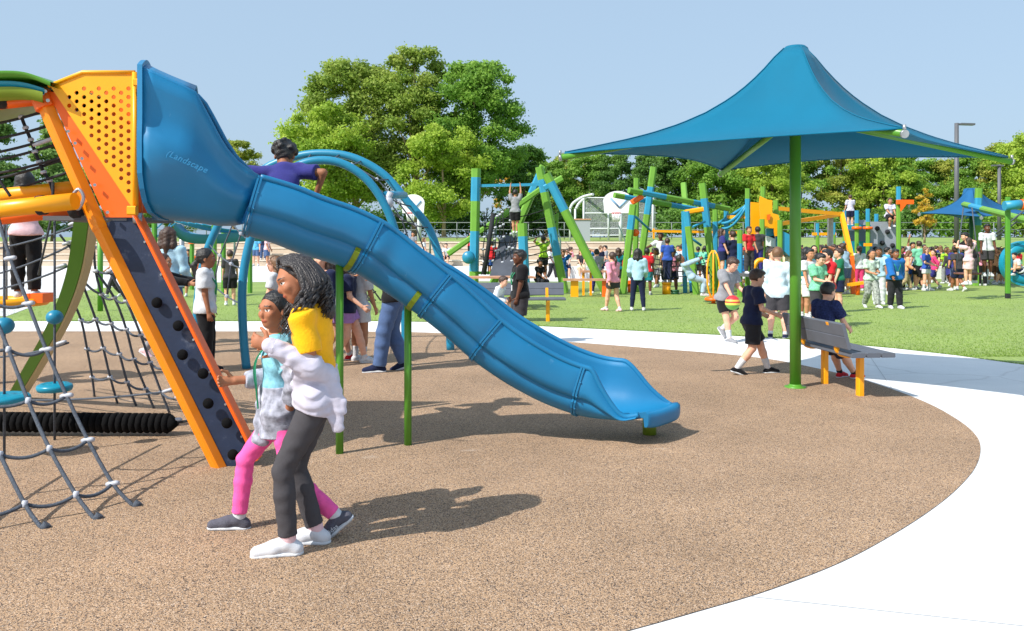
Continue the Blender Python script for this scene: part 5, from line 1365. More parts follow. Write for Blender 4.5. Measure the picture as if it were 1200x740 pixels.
# climbing wall with teal shelves
r_ = empty('climbing_wall', gz_(1020, 29), 'grey panel climbing wall with teal shelves and green posts', 'climbing wall')
panel(r_, [(1020, 260), (1052, 260), (1052, 300), (1020, 300)], 29.4, mat('grey_panel', srgb(150, 156, 168), .6, .08, 2), 'grey_panel', .12)
panel(r_, [(994, 264), (1021, 264), (1021, 269), (994, 269)], 29.2, TEAL, 'teal_shelf', .5); panel(r_, [(994, 283), (1021, 283), (1021, 300), (994, 300)], 29.2, TEAL, 'teal_shelf', .5)
panel(r_, [(996, 258), (1020, 258), (1020, 264), (996, 264)], 29.8, mat('grey_panel', srgb(150, 156, 168), .6), 'grey_shelf', .2); panel(r_, [(995, 269), (1020, 269), (1020, 283), (995, 283)], 29.8, MATS['grey_panel'], 'grey_shelf', .2)
for px, top, Y in ((990, 247, 29.8), (1004, 247, 28.9), (1017, 245, 28.9), (1027, 251, 30)):
    log(r_, foot(px, Y), at(px, top, Y), .13, GB(0, 'g', .84, 'b', 1))
for px in (1004, 1017):
    m = MB(r_.location); m.cyl(at(px, 266, 28.9), at(px, 269, 28.9), .16, 12); m.build('orange_collar', ORA, r_)
m = MB(r_.location)
for x, y in ((1028, 268), (1040, 272), (1034, 285), (1046, 288), (1026, 292)): m.lathe(W(x, y, 29.35), [(.09, 0), (.07, .06), (0, .08)], 8, axis=(0, -1, 0))
m.each('hand_hold', ROPEB, r_)
m = MB(r_.location); m.bar(at(1013, 287, 28.2), at(1021, 287, 28.2), .15, .1); m.build('step', YEL, r_)
# tall post with orange arm
r_ = empty('pole_with_arm', gz_(1053, 27), 'tall green post with blue top and orange arm', 'climbing post')
log(r_, foot(1053, 27), at(1053, 219, 27), .135, GB(0, 'g', .85, 'b', 1)); m = MB(r_.location); m.bar(at(1051, 237, 26.9), at(1070, 237, 26.9), .12, .14); m.hexa([at(1055, 239, 26.9), at(1063, 239, 26.9), at(1063, 239, 26.8), at(1055, 239, 26.8), at(1055, 248, 26.9), at(1056, 248, 26.9), at(1056, 248, 26.8), at(1055, 248, 26.8)]); m.build('orange_arm', ORA, r_)
m = MB(r_.location); m.tube([at(1065, 237, 26.9), at(1065, 246, 26.9)], .03, 6); m.build('handle', STEEL, r_)
# swing frame at the right
r_ = empty('swing_frame', gz_(1143, 22), 'green and blue post swing frame with long slanting beam at the right', 'swing frame')
pY = 1500 / (335 - 288) 
log(r_, foot(1143, pY), at(1147, 221, pY), .24, GB(0, 'g', .62, 'b', .90, 'g', 1))
log(r_, at(1130, 240, pY - .3), at(1215, 261, 25), .2, GB(0, 'g', .12, 'b', .30, 'g', 1), 'cross_beam')
m = MB(r_.location); rope(m, [at(1205, 250, 26), at(1168, 278, 27)], .03); rope(m, [at(1200, 247, 26), at(1160, 280, 27)], .03)
m.each('stay_rope', ROPE, r_)
r_ = empty('tyre_swing_post', gz_(1181, 24.2), 'slim green post with blue and orange arm at the right edge', 'swing frame')
log(r_, gz_(1181, 24.2), W(1181, 231, 24.2), .13, [(0, .05, ROPEB), (.05, 1, GREEN_P)]); m = MB(r_.location); m.cyl(W(1177, 241.5, 24), W(1199, 239.5, 24), .13, 12); m.build('blue_arm', SKYB, r_)
m = MB(r_.location); m.cyl(W(1196, 240, 24), W(1204, 240, 24), .15, 12); m.cyl(W(1204, 240, 24), W(1230, 238, 24), .12, 12); m.build('orange_sleeve', ORA, r_)
r_ = empty('tyre_tunnel', gz_(1195, 27), 'big teal blue tyre ring a child sits in at the right edge', 'tyre tunnel'); c = W(1199, 309, 27)
m = MB(r_.location); m.tube([c + Vector((math.cos(a) * .52, 0, math.sin(a) * .52)) for a in [2 * PI * k / 30 for k in range(30)]], .17, 12, closed=True); m.build('ring', TEAL, r_)
m = MB(r_.location)
for k in range(60):
    a = 2 * PI * k / 60; p = c + Vector((math.cos(a) * .68, 0, math.sin(a) * .68)); m.bar(p + Vector((0, -.12, 0)), p + Vector((0, .12, 0)), .075, .06, up=(math.cos(a), 0, math.sin(a)))
m.build('tread', TEAL, r_)
# swing seat of the girl in pale pink
r_ = empty('disc_swing', gz_(1134, 24), 'round dark swing seat hanging under the slanting beam', 'swing'); c = W(1134, 321, 24)
m = MB(r_.location); m.lathe(c, [(0, -.02), (.35, -.02), (.37, .01), (.35, .03), (0, .03)], 16); m.build('seat', mat('swing_brown', srgb(110, 70, 60), .6), r_)
m = MB(r_.location)
for s in (-1, 1): rope(m, [c + Vector((s * .34, 0, 0)), W(1134 + s * 5, 243, 24)], .02)
m.build('rope', ROPE, r_)
# spinner: orange net spinner on the lawn
q = gz_(836, 1500 / (356 - 288)); r_ = empty('orange_spinner', q, 'orange loop spinner on a short post that a boy swings on', 'spinner'); Y = q.y
m = MB(q); m.lathe(W(836, 350, Y), [(0, -.05), (.22, -.05), (.23, -.01), (.19, .03), (.06, .05), (0, .05)], 20); m.build('disc', ORA, r_)
m = MB(q); m.cyl((q.x, q.y, 0), W(836, 350, Y), .055, 12); m.build('post', ORA, r_)
for k in range(3):
    a = k * PI / 3 + .3; m = MB(q); c = W(836, 350, Y)
    pts = []
    for t in range(17):
        th = 2 * PI * t / 17; pts.append(Vector((c.x + math.cos(a) * math.sin(th) * .19, c.y + math.sin(a) * math.sin(th) * .19, c.z + .62 - .62 * math.cos(th))))
    m.tube(pts, .021, 8, closed=True); m.build('loop', YEL, r_)
# balance post a boy stands on, and seesaw like stools
for px, by, top, r, mt, lb in ((781, 345, 331, .13, YEL, 'short orange stepping post under the boy in blue'), (791, 345, 340, .12, mat('dark_green_paint', srgb(30, 90, 60), .5), 'small dark green stump beside the orange stepping post')):
    Y = 1500 / (by - 288); r_ = empty('stepping_post', gz_(px, Y), lb, 'stepping post'); m = MB(r_.location); m.cyl(gz_(px, Y), W(px, top + 2, Y), r, 16); m.build('post', mt, r_); m = MB(r_.location); m.cyl(W(px, top + 2, Y), W(px, top, Y), r * 1.1, 16); m.build('top', mt, r_)
r_ = empty('spring_seat', gz_(1005, 1500 / (346 - 288)), 'orange spring seat on a short leg between the crowd on the lawn', 'play seat'); Y = r_.location.y
m = MB(r_.location); m.bar(W(995, 334, Y), W(1015, 331, Y), .3, .08); m.build('seat', YEL, r_); m = MB(r_.location); m.cyl((r_.location.x, Y, 0), W(1006, 333, Y), .06, 10); m.build('leg', ORA, r_)
r_ = empty('spring_seat', gz_(745, 1500 / (343 - 288)), 'low orange frame between the children by the leaning posts', 'play seat'); Y = r_.location.y
m = MB(r_.location); m.bar(W(733, 332, Y), W(742, 330, Y), .25, .1); m.build('seat', ORA, r_); m = MB(r_.location); m.cyl((r_.location.x - .2, Y, 0), W(737, 332, Y), .05, 10); m.build('leg', ORA, r_)
r_ = empty('spring_seat', gz_(1069, 1500 / (323 - 288)), 'slim orange spinning pole beyond the lawn below the raised arm', 'play seat'); Y = r_.location.y
m = MB(r_.location); m.tube([W(1064, 295, Y), W(1067, 310, Y), (r_.location.x, Y, 0)], .08, 8); m.build('post', YEL, r_); m = MB(r_.location); m.lathe((r_.location.x, Y, .03), [(0, 0), (.5, 0), (.5, .05), (0, .08)], 16); m.build('disc', YEL, r_)
# slim green posts and low blue beam behind the slide
r_ = empty('overhead_ladder', gz_(235, 27), 'teal overhead ladder on slim green posts seen under the slide hood', 'climbing frame')
for px, top, Y in ((181, 262, 24), (225, 280, 29), (251, 250, 25), (262, 272, 27), (293, 262, 27), (365, 262, 30), (386, 262, 27)):
    log(r_, foot(px, Y), at(px, top, Y), .13, [(0, .9, GREEN_P), (.9, 1, GREEN_P)])
m = MB(r_.location); pts = [W(x, y, 24 + k * .4) for k, (x, y) in enumerate(((204, 262), (212, 270), (224, 274), (240, 275), (262, 274), (285, 272), (305, 272), (330, 268)))]
P2 = smooth_path(pts, 3); m.grid([P2, [p - Vector((0, 0, .28)) for p in P2], [p + Vector((0, .5, -.28)) for p in P2], [p + Vector((0, .5, 0)) for p in P2], P2], True); m.build('curved_beam', mat('teal_green', srgb(56, 128, 165), .5, .08, 2), r_)
m = MB(r_.location)
for k in range(5): rope(m, sag(W(205 + 8 * k, 259 + k, 25), W(300 + 8 * k, 272 - k, 27), .15), .03)
for (a, b) in (((186, 285), (200, 262)), ((190, 262), (176, 275)), ((206, 262), (183, 278))): rope(m, [W(*a, 24), W(*b, 24)], .025)
m.each('blue_cable', BLUE_P, r_)
m = MB(r_.location); m.bar(W(225, 276, 28.9), W(225, 286, 28.9), .18, .18); m.build('orange_sleeve', ORA, r_)
r_ = empty('green_pole', gz_(117.5, 19.5), 'single tall green pole on the lawn behind the rope net', 'pole'); m = MB(r_.location); m.cyl(gz_(117.5, 19.5), W(117.5, 262, 19.5), .06, 12); m.build('post', GREEN_P, r_)
m = MB((0, 0, 0)); r_ = empty('lawn_frame', gz_(395, 21), 'small green pole and net frame on the lawn seen behind the slide posts', 'climbing frame')
m = MB(r_.location); 
log(r_, gz_(422, 22), W(422, 318, 22), .12, [(0, 1, GREEN_P)]); m = MB(r_.location)
for a, b in (((421, 333), (440, 362)), ((421, 352), (440, 342)), ((404, 352), (440, 352)), ((424, 322), (446, 352))): rope(m, [W(*a, 20), W(*b, 19)], .022)
m.build('ropes', ROPEB, r_)
# grey pole at the left with chains
r_ = empty('grey_post', gz_(213, 30), 'pale grey metal post behind the woman in light blue', 'post'); m = MB(r_.location); m.cyl(gz_(213, 30), W(213, 262, 30), .09, 10); m.build('post', STEEL, r_)
# ------------------------------------------------------------------ basketball hoops, fence, lamps
WHT = mat('backboard_white', srgb(238, 240, 244), .4, .03, 3)
def hoop(px, pyc, Y, lb, wpx, hpx, txt=False):
    z0 = terr((px - CX) / F * Y, Y); c = W(px, pyc, Y); r_ = empty('basketball_hoop', (c.x, Y, z0), lb, 'basketball hoop', 'basketball hoops'); o = r_.location
    w = wpx / F * Y / 2; h = hpx / F * Y / 2
    pts = []
    for k in range(13): a = PI - PI * k / 12; pts.append(Vector((c.x + w * math.cos(a), Y, c.z + h * .1 + h * .9 * math.sin(a))))
    pts += [Vector((c.x + w * .92, Y, c.z - h)), Vector((c.x - w * .92, Y, c.z - h))]
    m = MB(o); n = len(pts); b = [p + Vector((0, .06, 0)) for p in pts]
    m.add(pts + b, [list(range(n))[::-1], list(range(n, 2 * n))] + [(i, (i + 1) % n, n + (i + 1) % n, n + i) for i in range(n)]); m.build('backboard', WHT, r_)
    m = MB(o); rim = Vector((c.x - w * .15, Y - .35, c.z - h * 1.02)); m.tube([rim + Vector((math.cos(a) * .25, math.sin(a) * .25, 0)) for a in [2 * PI * k / 20 for k in range(20)]], .025, 6, closed=True); m.bar(rim + Vector((0, .25, 0)), rim + Vector((0, .4, 0)), .3, .08); m.build('rim', mat('hoop_red', srgb(226, 60, 40), .4), r_)
    m = MB(o)
    for k in range(12):
        a = 2 * PI * k / 12; a2 = a + .5; m.tube([rim + Vector((math.cos(a) * .25, math.sin(a) * .25, 0)), rim + Vector((math.cos(a2) * .17, math.sin(a2) * .17, -.45))], .014, 4); m.tube([rim + Vector((math.cos(a) * .25, math.sin(a) * .25, 0)), rim + Vector((math.cos(a - .5) * .17, math.sin(a - .5) * .17, -.45))], .014, 4)
    m.build('net', WHT, r_)
    m = MB(o); p = Vector((c.x + w * .35, Y + 1.0, z0)); q = Vector((p.x, p.y, c.z - h * .4)); m.cyl(p, q, .1, 12); m.cyl(q, (c.x, Y + .1, c.z), .08, 10); m.build('post', mat('pale_steel', srgb(205, 210, 216), .4, .05, 3), r_)
    m = MB(o); m.tube([(c.x - w * .5, Y - .012, c.z + h * .35), (c.x + w * .1, Y - .012, c.z - h * .5)], .05, 5); m.tube([(c.x + w * .7, Y - .012, c.z + h * .3), (c.x + w * .1, Y - .012, c.z - h * .5)], .05, 5); m.build('board_marking', mat('board_blue', srgb(120, 160, 200), .5), r_)
    return r_
hoop(724, 237, 46, 'white basketball backboard with red rim beside the leaning log posts', 34, 26)
hoop(484, 239, 47, 'white basketball backboard seen above the slide between the blue arches', 27, 22)
# backstop of wire
WIRE = mat('wire', srgb(150, 156, 160), .5, metal=.3)
r_ = empty('wire_backstop', Vector((4.6, 58, terr(4.6, 58))), 'tall hooked wire mesh backstop behind the white backboard', 'fence'); o = r_.location
m = MB(o); z0 = terr(5, 58) - .05
POSTS = [668, 674, 684, 713, 740, 765]
for px in POSTS:
    p = gz_(px, 58); top = W(px, 232 if px > 680 else 245, 58); m.cyl((p.x, 58, z0), top, .07, 8)
m.tube(smooth_path([W(668, 245, 58), W(672, 238, 58), W(683, 231, 58), W(695, 228, 57)], 4), .09, 8); m.tube(smooth_path([W(675, 245, 58), W(679, 238, 58), W(688, 231, 58)], 4), .09, 8)
for y in (232, 250, 268, 276): m.tube([W(684, y, 58), W(770, y, 58)], .045, 6)
m.build('frame', mat('pale_steel', srgb(205, 210, 216), .4), r_)
m = MB(o)
for k in range(-44, 100): # diamond mesh
    x0 = 684 + k * 1.0
    a0, b0 = (x0, 232), (x0 + 44, 276)
    for (a, b) in (((x0, 232), (x0 + 44, 276)), ((x0 + 44, 232), (x0, 276))):
        # clip to panel
        ta = 0.0; tb = 1.0; dx = b[0] - a[0]
        t1, t2 = sorted(((684 - a[0]) / dx, (768 - a[0]) / dx)); ta = max(ta, t1); tb = min(tb, t2)
        if tb > ta: m.tube([W(a[0] + dx * ta, a[1] + 44 * ta, 58), W(a[0] + dx * tb, a[1] + 44 * tb, 58)], .009, 3, cap=False)
m.build('mesh_wire', WIRE, r_)
r_ = empty('utility_box', Vector((W(682, 280, 50).x, 50, terr(4, 50) - .05)), 'grey cabinet with tan top below the wire backstop', 'cabinet'); m = MB(r_.location); m.box((r_.location.x, 50, r_.location.z + .7), (.9, .6, 1.4)); m.build('body', mat('cabinet_grey', srgb(165, 170, 178), .5), r_); m = MB(r_.location); m.box((r_.location.x, 50, r_.location.z + 1.43), (1.0, .7, .07)); m.build('lid', WOOD, r_)
# low chain fence along the field
r_ = empty('field_fence', Vector((12, 62, terr(12, 62))), 'long low wire fence with rails along the far field', 'fence'); o = r_.location; m = MB(o); z0 = terr(12, 62)
for k in range(40): x = -30 + k * 2.6; m.cyl((x, 62, z0 - .05), (x, 62, z0 + 1.25), .035, 6)
for z in (.15, .7, 1.22): m.tube([(-30, 62, z0 + z), (71.4, 62, z0 + z)], .028, 5)
m.build('rails', mat('fence_dark', srgb(120, 128, 128), .5), r_)
# lamp posts
def lamp(px, ytop, Y, xe, lb):
    z0 = terr((px - CX) / F * Y, Y); c = W(px, ytop, Y); r_ = empty('lamp_post', (c.x, Y, z0), lb, 'street lamp', 'street lamps'); o = r_.location; dk = mat('lamp_grey', srgb(92, 94, 100), .5)
    m = MB(o); m.tube([(c.x, Y, z0), (c.x, Y, c.z)], [.14, .11], 10); m.build('pole', dk, r_)
    m = MB(o); m.bar((c.x, Y, c.z - .06), W(xe, ytop + 1.2, Y), .09, .09); m.build('arm', dk, r_)
    m = MB(o); e = W(xe, ytop + 1.2, Y); m.bar(e - Vector((.5, 0, 0)), e + Vector((.25, 0, -.02)), .3, .1); m.build('lamp_head', dk, r_)
lamp(1121, 144.5, 47, 1136, 'tall dark lamp post with short arm rising right of the big shade canopy')
lamp(1171, 193, 60, 1171, 'thin lamp post under the tip of the shade canopy at the right')
# ------------------------------------------------------------------ people of the crowd
PG = 'children and adults playing on the lawn and climbers'
D = math.radians
def who(label, px, py, H=1.4, deg=0, Y=None, pose='stand', **kw):
    """feet at picture point (px, py); Y given when the feet are above the ground"""
    if Y is None: loc = G(px, py)
    else: loc = W(px, py, Y)
    rr = random.Random(crc(label))
    fx = lambda f: f
    if pose == 'stand':
        kw.setdefault('feet', [(.05 + rr.uniform(0, .03), rr.uniform(-.03, .03), 0), (-.05 - rr.uniform(0, .03), rr.uniform(-.03, .03), 0)])
        kw.setdefault('hands', [(.13, -.05 - rr.uniform(0, .06), .50), (-.13, -.04 - rr.uniform(0, .05), .49)])
    elif pose == 'walk':
        kw.setdefault('feet', [(.035, -.14, 0), (-.035, .15, .02)]); kw.setdefault('footpitch', [0, 32])
        kw.setdefault('hands', [(.13, .06, .50), (-.13, -.14, .53)]); kw.setdefault('lean', 4)
    elif pose == 'talk':
        kw.setdefault('hands', [(.06, -.17, .62), (-.06, -.18, .64)])
        kw.setdefault('feet', [(.06, -.02, 0), (-.06, .03, 0)])
    elif pose == 'sit':
        sh_ = kw.pop('seat', .28)
        kw.setdefault('pelvis', (0, .0, sh_ + .05)); kw.setdefault('feet', [(.06, -.24, 0), (-.06, -.22, 0)]); kw.setdefault('knee', [(.1, -.6, 1), (-.1, -.6, 1)])
        kw.setdefault('hands', [(.06, -.22, sh_ + .1), (-.06, -.22, sh_ + .1)]); kw.setdefault('lean', 8)
    elif pose == 'hang':
        kw.setdefault('feet', [(.035, .02, 0), (-.035, 0, 0)]); kw.setdefault('footpitch', [45, 45]); kw.setdefault('hands', [(.11, -.01, 1.09), (-.11, -.01, 1.09)]); kw.setdefault('elbow', [(1, .2, 0), (-1, .2, 0)])
    elif pose == 'reach':
        kw.setdefault('feet', [(.06, 0, 0), (-.06, .05, 0)]); kw.setdefault('hands', [(.12, -.1, .95), (-.14, -.12, .98)])
    return person(label, loc, D(deg), H=H, group=PG, **kw)
L_, R_, A_, F_ = -90, 90, 180, 0
PAT_N = mat('navy_print', srgb(44, 52, 92), .85, .55, 55, .2, 90, spec=.2)
PAT_W = mat('pale_print', srgb(205, 224, 236), .85, .28, 9, .3, 60, spec=.2)
PAT_G = mat('camo_print', srgb(150, 156, 150), .85, .6, 22, .2, 60, spec=.2)
PAT_M = mat('mint_print', srgb(122, 196, 160), .85, .3, 24, .2, 60, spec=.2)
PAT_GR = mat('white_green_print', srgb(190, 210, 196), .85, .5, 16, .2, 60, spec=.2)
# --- left side, behind nets and ramp
who('child in a pale pink top standing on the orange ring behind the rope net', 31, 349, 1.36, A_ + 15, Y=9.2, skn='brown', top='blush', sleeve='long', bottom='pants', bcol='black', shoe='white', hair='long', hands=[(.16, -.12, .8), (-.17, -.1, .85)], res=.012)
who('child in a pink top and dark leggings walking on the lawn beyond the side net', 133, 348, 1.42, L_ + 40, pose='walk', skn='tan', top='blush', bottom='leggings', bcol='charcoal', shoe='white', hair='ponylow')
who('tall woman in a light blue sweatshirt with loose brown hair, seen from behind', 198, 405, 1.78, A_, Y=12.8, skn='light', top='pale', sleeve='long', bottom='jeans', bcol='denim', hair='long', hcol='brown', hands=[(.13, -.1, .55), (-.13, -.1, .55)], res=.014)
who('wavy haired girl in a black top reaching forward behind the slate ramp', 190, 418, 1.42, R_, pose='walk', skn='tan', top='black', sleeve='long', bottom='leggings', bcol='grey', shoe='blush', hair='long', hcol='brown', hands=[(.1, -.33, .70), (-.1, -.3, .70)], res=.012)
who('girl with a low black ponytail in a white t-shirt and green lanyard', 243, 437, 1.46, R_ + 14, skn='brown', top='white', bottom='pants', bcol='black', shoe='dark', hair='ponylow', lanyard=True, loose=.02, hem=.46, hands=[(.14, -.02, .44), (-.14, -.03, .44)], res=.0085)
who('boy in a dark t-shirt, back turned, on the lawn between the blue tubes', 270, 358, 1.38, A_ + 20, skn='light', top='charcoal', bottom='shorts', bcol='black', shoe='white', hair='short', hcol='brown')
who('child in an orange red shirt near the slim green posts', 233, 338, 1.35, F_ + 30, skn='light', top='orange', hair='short', hcol='brown')
who('small child in dark shirt beside the orange shirted one', 221, 336, 1.35, F_ - 20, skn='tan', top='dark', bottom='shorts', bcol='navy')
who('child sitting low in a pale shirt below the two by the green posts', 220, 347, 1.3, F_, pose='sit', skn='tan', top='cream', bottom='shorts', bcol='black', hair='long', hcol='brown')
who('child in a sky blue t-shirt standing high on the seating steps', 300, 312.2, 1.5, F_, Y=38.9, skn='light', top='sky', bottom='shorts', bcol='denim', hair='short', hcol='light')
who('child in a pale pink shirt beside the sky blue one on the seating steps', 313, 312.2, 1.5, R_, Y=38.9, skn='tan', top='blush', bottom='shorts', bcol='denim', hair='short')
who('child with dark hair just behind the pale pink one on the steps', 308, 304.6, 1.4, A_, Y=39.9, skn='brown', top='navy', bottom='jeans', bcol='denim')
who('girl with long light brown hair behind the heads of the two near girls', 322, 420, 1.36, L_, skn='light', top='white', hair='long', hcol='light', res=.013)
# --- behind the yellow shirt girl
who('long haired girl in a navy top and black leggings behind the green post', 379, 430, 1.44, F_ - 30, skn='light', top='navy', bottom='leggings', bcol='black', hair='long', hcol='brown', sleeve='long', res=.012)
who('girl in a grey shirt and lavender shorts with red shoes behind the green post', 393, 424, 1.38, R_ + 20, pose='walk', skn='light', top='grey', bottom='shorts', bcol='lavender', shoe='red', cut=.55, hair='long', hcol='brown', res=.012)
who('girl in a navy t-shirt striding in white shoes just right of the green post', 409, 427, 1.40, R_, pose='walk', skn='light', top='navy', bottom='shorts', bcol='lavender', cut=.5, shoe='white', hair='long', hcol='brown', res=.012)
who('girl in white shirt and white shorts with white socks between the two green posts', 421, 424, 1.36, A_ - 30, skn='tan', top='white', bottom='shorts', bcol='white', cut=.6, shoe='white', sock='+white', hair='pony', hcol='light', res=.012)
def phone(root, J, H):
    m = MB(); c = (J['wr'][0] + (J['wr'][0] - J['el'][0]).normalized() * .06) * H; m.box(c, (.02, .075, .15)); m.build('phone', mat('phone_white', (.6, .62, .65), .3), root)
who('man in blue jeans and black shirt holding out a phone behind the slide', 456, 436, 1.72, L_, pose='walk', skn='tan', top='black', bottom='jeans', bcol='denim', shoe='navy', hair='short', feet=[(.05, -.06, 0), (-.06, .10, .01)], footpitch=[0, 15], hands=[(.09, -.17, .69), (-.1, -.12, .66)], res=.011, cut=.99)
who('boy in a black t-shirt with a green lanyard standing just beyond the slide', 608, 404, 1.43, L_ + 12, skn='dark', top='black', bottom='shorts', bcol='charcoal', shoe='dark', lanyard=True, loose=.02, build=1.12, hands=[(.12, -.05, .47), (-.14, -.05, .5)], res=.010)
# child on the far side of the slide
who('curly haired child in a violet t-shirt clinging behind the slide rim', 333, 305, 1.32, A_ + 6, Y=6.62, skn='brown', top='royal', bottom='leggings', bcol='black', shoe='black', hair='curly', pelvis=(0, 0, .30), feet=[(.03, .03, .16), (-.26, .0, .0)], hands=[(.15, -.12, .46), (-.17, -.14, .40)], elbow=[(1, .3, -.3), (-1.4, .6, .1)], lean=32, tilt=6, pitch=14, res=.0085, knee=[(.3, -1, .3), (-.6, -1, .1)], hem=.48)
# --- middle distance at the log climber and seating
who('child in a grey and white shirt and black shorts hanging from the pull-up bar', 604, 275, 1.36, A_ - 8, Y=25.9, pose='hang', skn='tan', top='grey', bottom='shorts', bcol='black', shoe='white')
who('child in a lime green shirt climbing by the blue post', 636, 326, 1.35, A_ + 30, Y=27.6, pose='reach', skn='brown', top='lime', bottom='shorts', bcol='dark')
who('child with messy black hair crouching below the lime green shirt', 631, 343, 1.3, F_ + 40, pose='sit', skn='brown', top='black', bottom='pants', bcol='dark', hair='curly')
who('child in a white t-shirt sitting at the wall left of the reddish haired one', 664, 327.0, 1.5, F_, pose='sit', seat=.37, skn='light', top='white', bottom='shorts', bcol='navy', hcol='brown')
who('child with reddish hair in dark clothes sitting beside the white t-shirted one', 681, 327.0, 1.5, F_, pose='sit', seat=.37, skn='light', top='charcoal', bottom='shorts', bcol='cream', hair='long', hcol='light')
who('child in a white sweatshirt bending at the grey bench behind the boy in black', 577, 378, 1.25, R_ - 20, pose='sit', seat=.24, skn='light', top='white', sleeve='long', bottom='pants', bcol='white', lean=30, hcol='brown', res=.013)
who('child in a red shirt on the steps seen right of the blue arch', 552, 304.6, 1.3, F_, Y=39.9, skn='light', top='red')
who('child in white sitting on the steps beside the foot of the blue arch', 523, 312.2, 1.3, F_, Y=39.1, pose='sit', skn='light', top='white')
who('child in a white top on the steps farther left of the red shirt', 497, 312.2, 1.3, R_, Y=38.9, skn='light', top='white', hair='long', hcol='light')
who('small dark haired child at the top of the steps left of the blue arch', 484, 304.6, 1.3, F_, Y=39.9, skn='tan', top='grey')
who('child leaning at the red thing by the rope net under the bar', 577, 325, 1.2, A_, Y=28.5, skn='tan', top='red', bottom='shorts', bcol='blue')
# pink girl and friends
who('girl in a pink long sleeved top and dark shorts walking away on the lawn', 718, 365, 1.37, A_ + 35, pose='walk', skn='light', top='pink', sleeve='long', bottom='shorts', bcol='charcoal', cut=.5, shoe='blush', hair='ponylow', hcol='brown', feet=[(.04, -.12, 0), (-.05, .12, 0)], footpitch=[0, 10], res=.014)
who('girl in a white sweatshirt and navy leggings, back turned, on the lawn', 747, 364.5, 1.43, A_ - 8, skn='tan', top='pale', sleeve='long', bottom='leggings', bcol='navy', shoe='white', hair='long', feet=[(.09, 0, 0), (-.10, .02, 0)], hands=[(.12, -.12, .56), (-.12, -.12, .56)], loose=.02, res=.014)
who('boy in a rose red t-shirt and navy shorts stepping up beside the pink girl', 732, 341, 1.36, R_ + 30, skn='tan', top='red', bottom='shorts', bcol='navy', pose='walk', shoe='grey')
who('child in a teal shirt right behind the rose red one', 725, 341, 1.42, A_, skn='tan', top='teal', hair='long', hcol='brown')
who('child in a red and blue shirt with green shorts right of the white sweatshirted girl', 758, 346, 1.42, A_ - 20, skn='dark', top='red', bottom='shorts', bcol='teal', shoe='grey')
who('man in a white t-shirt reaching out his arm behind the blue shirted boy', 774, 332, 1.85, L_ + 60, Y=31, skn='dark', top='white', bottom='pants', bcol='dark', hands=[(.14, -.04, .5), (-.30, -.16, .66)])
who('boy in a blue t-shirt and navy trousers standing on the orange stepping post', 782, 331, 1.36, A_, Y=26.3, skn='tan', top='blue', bottom='pants', bcol='navy', shoe='grey', hcol='brown', feet=[(.04, 0, 0), (-.04, .02, 0)])
who('child in a white shirt and black shorts far beyond the blue shirted boy', 795, 326, 1.5, F_, skn='tan', top='white')
who('child in a pale blue shirt far beyond, left of the white one', 789, 327, 1.45, F_ + 20, skn='light', top='pale')
who('woman in white far beyond the middle leaning post', 806, 326, 1.5, R_, skn='light', top='cream', hair='long', hcol='brown')
who('child in dark clothes far beyond between the leaning posts', 818, 330, 1.45, A_, skn='brown', top='teal', bottom='shorts', bcol='dark')
who('boy in pale denim leaning back from the orange loop spinner', 818, 347, 1.4, R_, Y=22.5, skn='brown', top='paledenim', sleeve='long', bottom='pants', bcol='paledenim', shoe='white', lean=-32, pelvis=(0, .12, .36), feet=[(.05, -.10, 0), (-.05, -.08, 0)], knee=[(0, -.4, 1), (0, -.4, 1)], hands=[(.05, -.26, .78), (-.05, -.26, .80)], pitch=-20)
def ball(root, J, H):
    pass
who('boy in a grey t-shirt looking down at the striped ball in his hand', 856, 402, 1.36, R_ - 55, pose='walk', skn='light', top='grey', bottom='shorts', bcol='black', cut=.7, shoe='grey', sock='+white', hair='short', hcol='brown', feet=[(.04, .16, .1), (-.04, -.02, 0)], footpitch=[50, 0], hands=[(.13, -.12, .55), (-.12, -.14, .50)], pitch=25, lean=10, loose=.02, res=.0105)
b0 = W(858.5, 355, 12.9); m = MB(b0); m.sphere(b0, .112, 22)
bm_ = bpy.data.materials.new('ball_stripes'); bm_.use_nodes = True; n_ = bm_.node_tree; tc = n_.nodes.new('ShaderNodeTexCoord'); sx = n_.nodes.new('ShaderNodeSeparateXYZ'); rp = n_.nodes.new('ShaderNodeValToRGB'); ma = n_.nodes.new('ShaderNodeMapRange'); ma.inputs['From Min'].default_value = -.112; ma.inputs['From Max'].default_value = .112
n_.links.new(tc.outputs['Object'], sx.inputs[0]); n_.links.new(sx.outputs['Z'], ma.inputs['Value']); n_.links.new(ma.outputs['Result'], rp.inputs[0]); n_.links.new(rp.outputs['Color'], n_.nodes['Principled BSDF'].inputs['Base Color']); rp.color_ramp.interpolation = 'CONSTANT'
e = rp.color_ramp.elements; e[0].color = (*srgb(96, 160, 60), 1); e[1].position = .36; e[1].color = (*srgb(236, 214, 90), 1)
for p_, c_ in ((.5, (214, 60, 56)), (.6, (240, 190, 80)), (.72, (212, 50, 60))): q = e.new(p_); q.color = (*srgb(*c_), 1)
solo(m, 'ball', bm_, 'red yellow and green striped ball held by the boy in the grey t-shirt', 'ball')
who('boy in a navy t-shirt and white socks striding beside the shade pole', 886, 439, 1.27, R_ + 8, pose='walk', skn='light', top='navy', bottom='shorts', bcol='dark', cut=.85, shoe='black', sock='+white', hair='short', hcol='brown', feet=[(.03, -.13, 0), (-.03, .20, .015)], footpitch=[0, 18], hands=[(.12, -.10, .55), (-.13, -.13, .56)], lanyard=True, loose=.016, res=.0085, pitch=12)
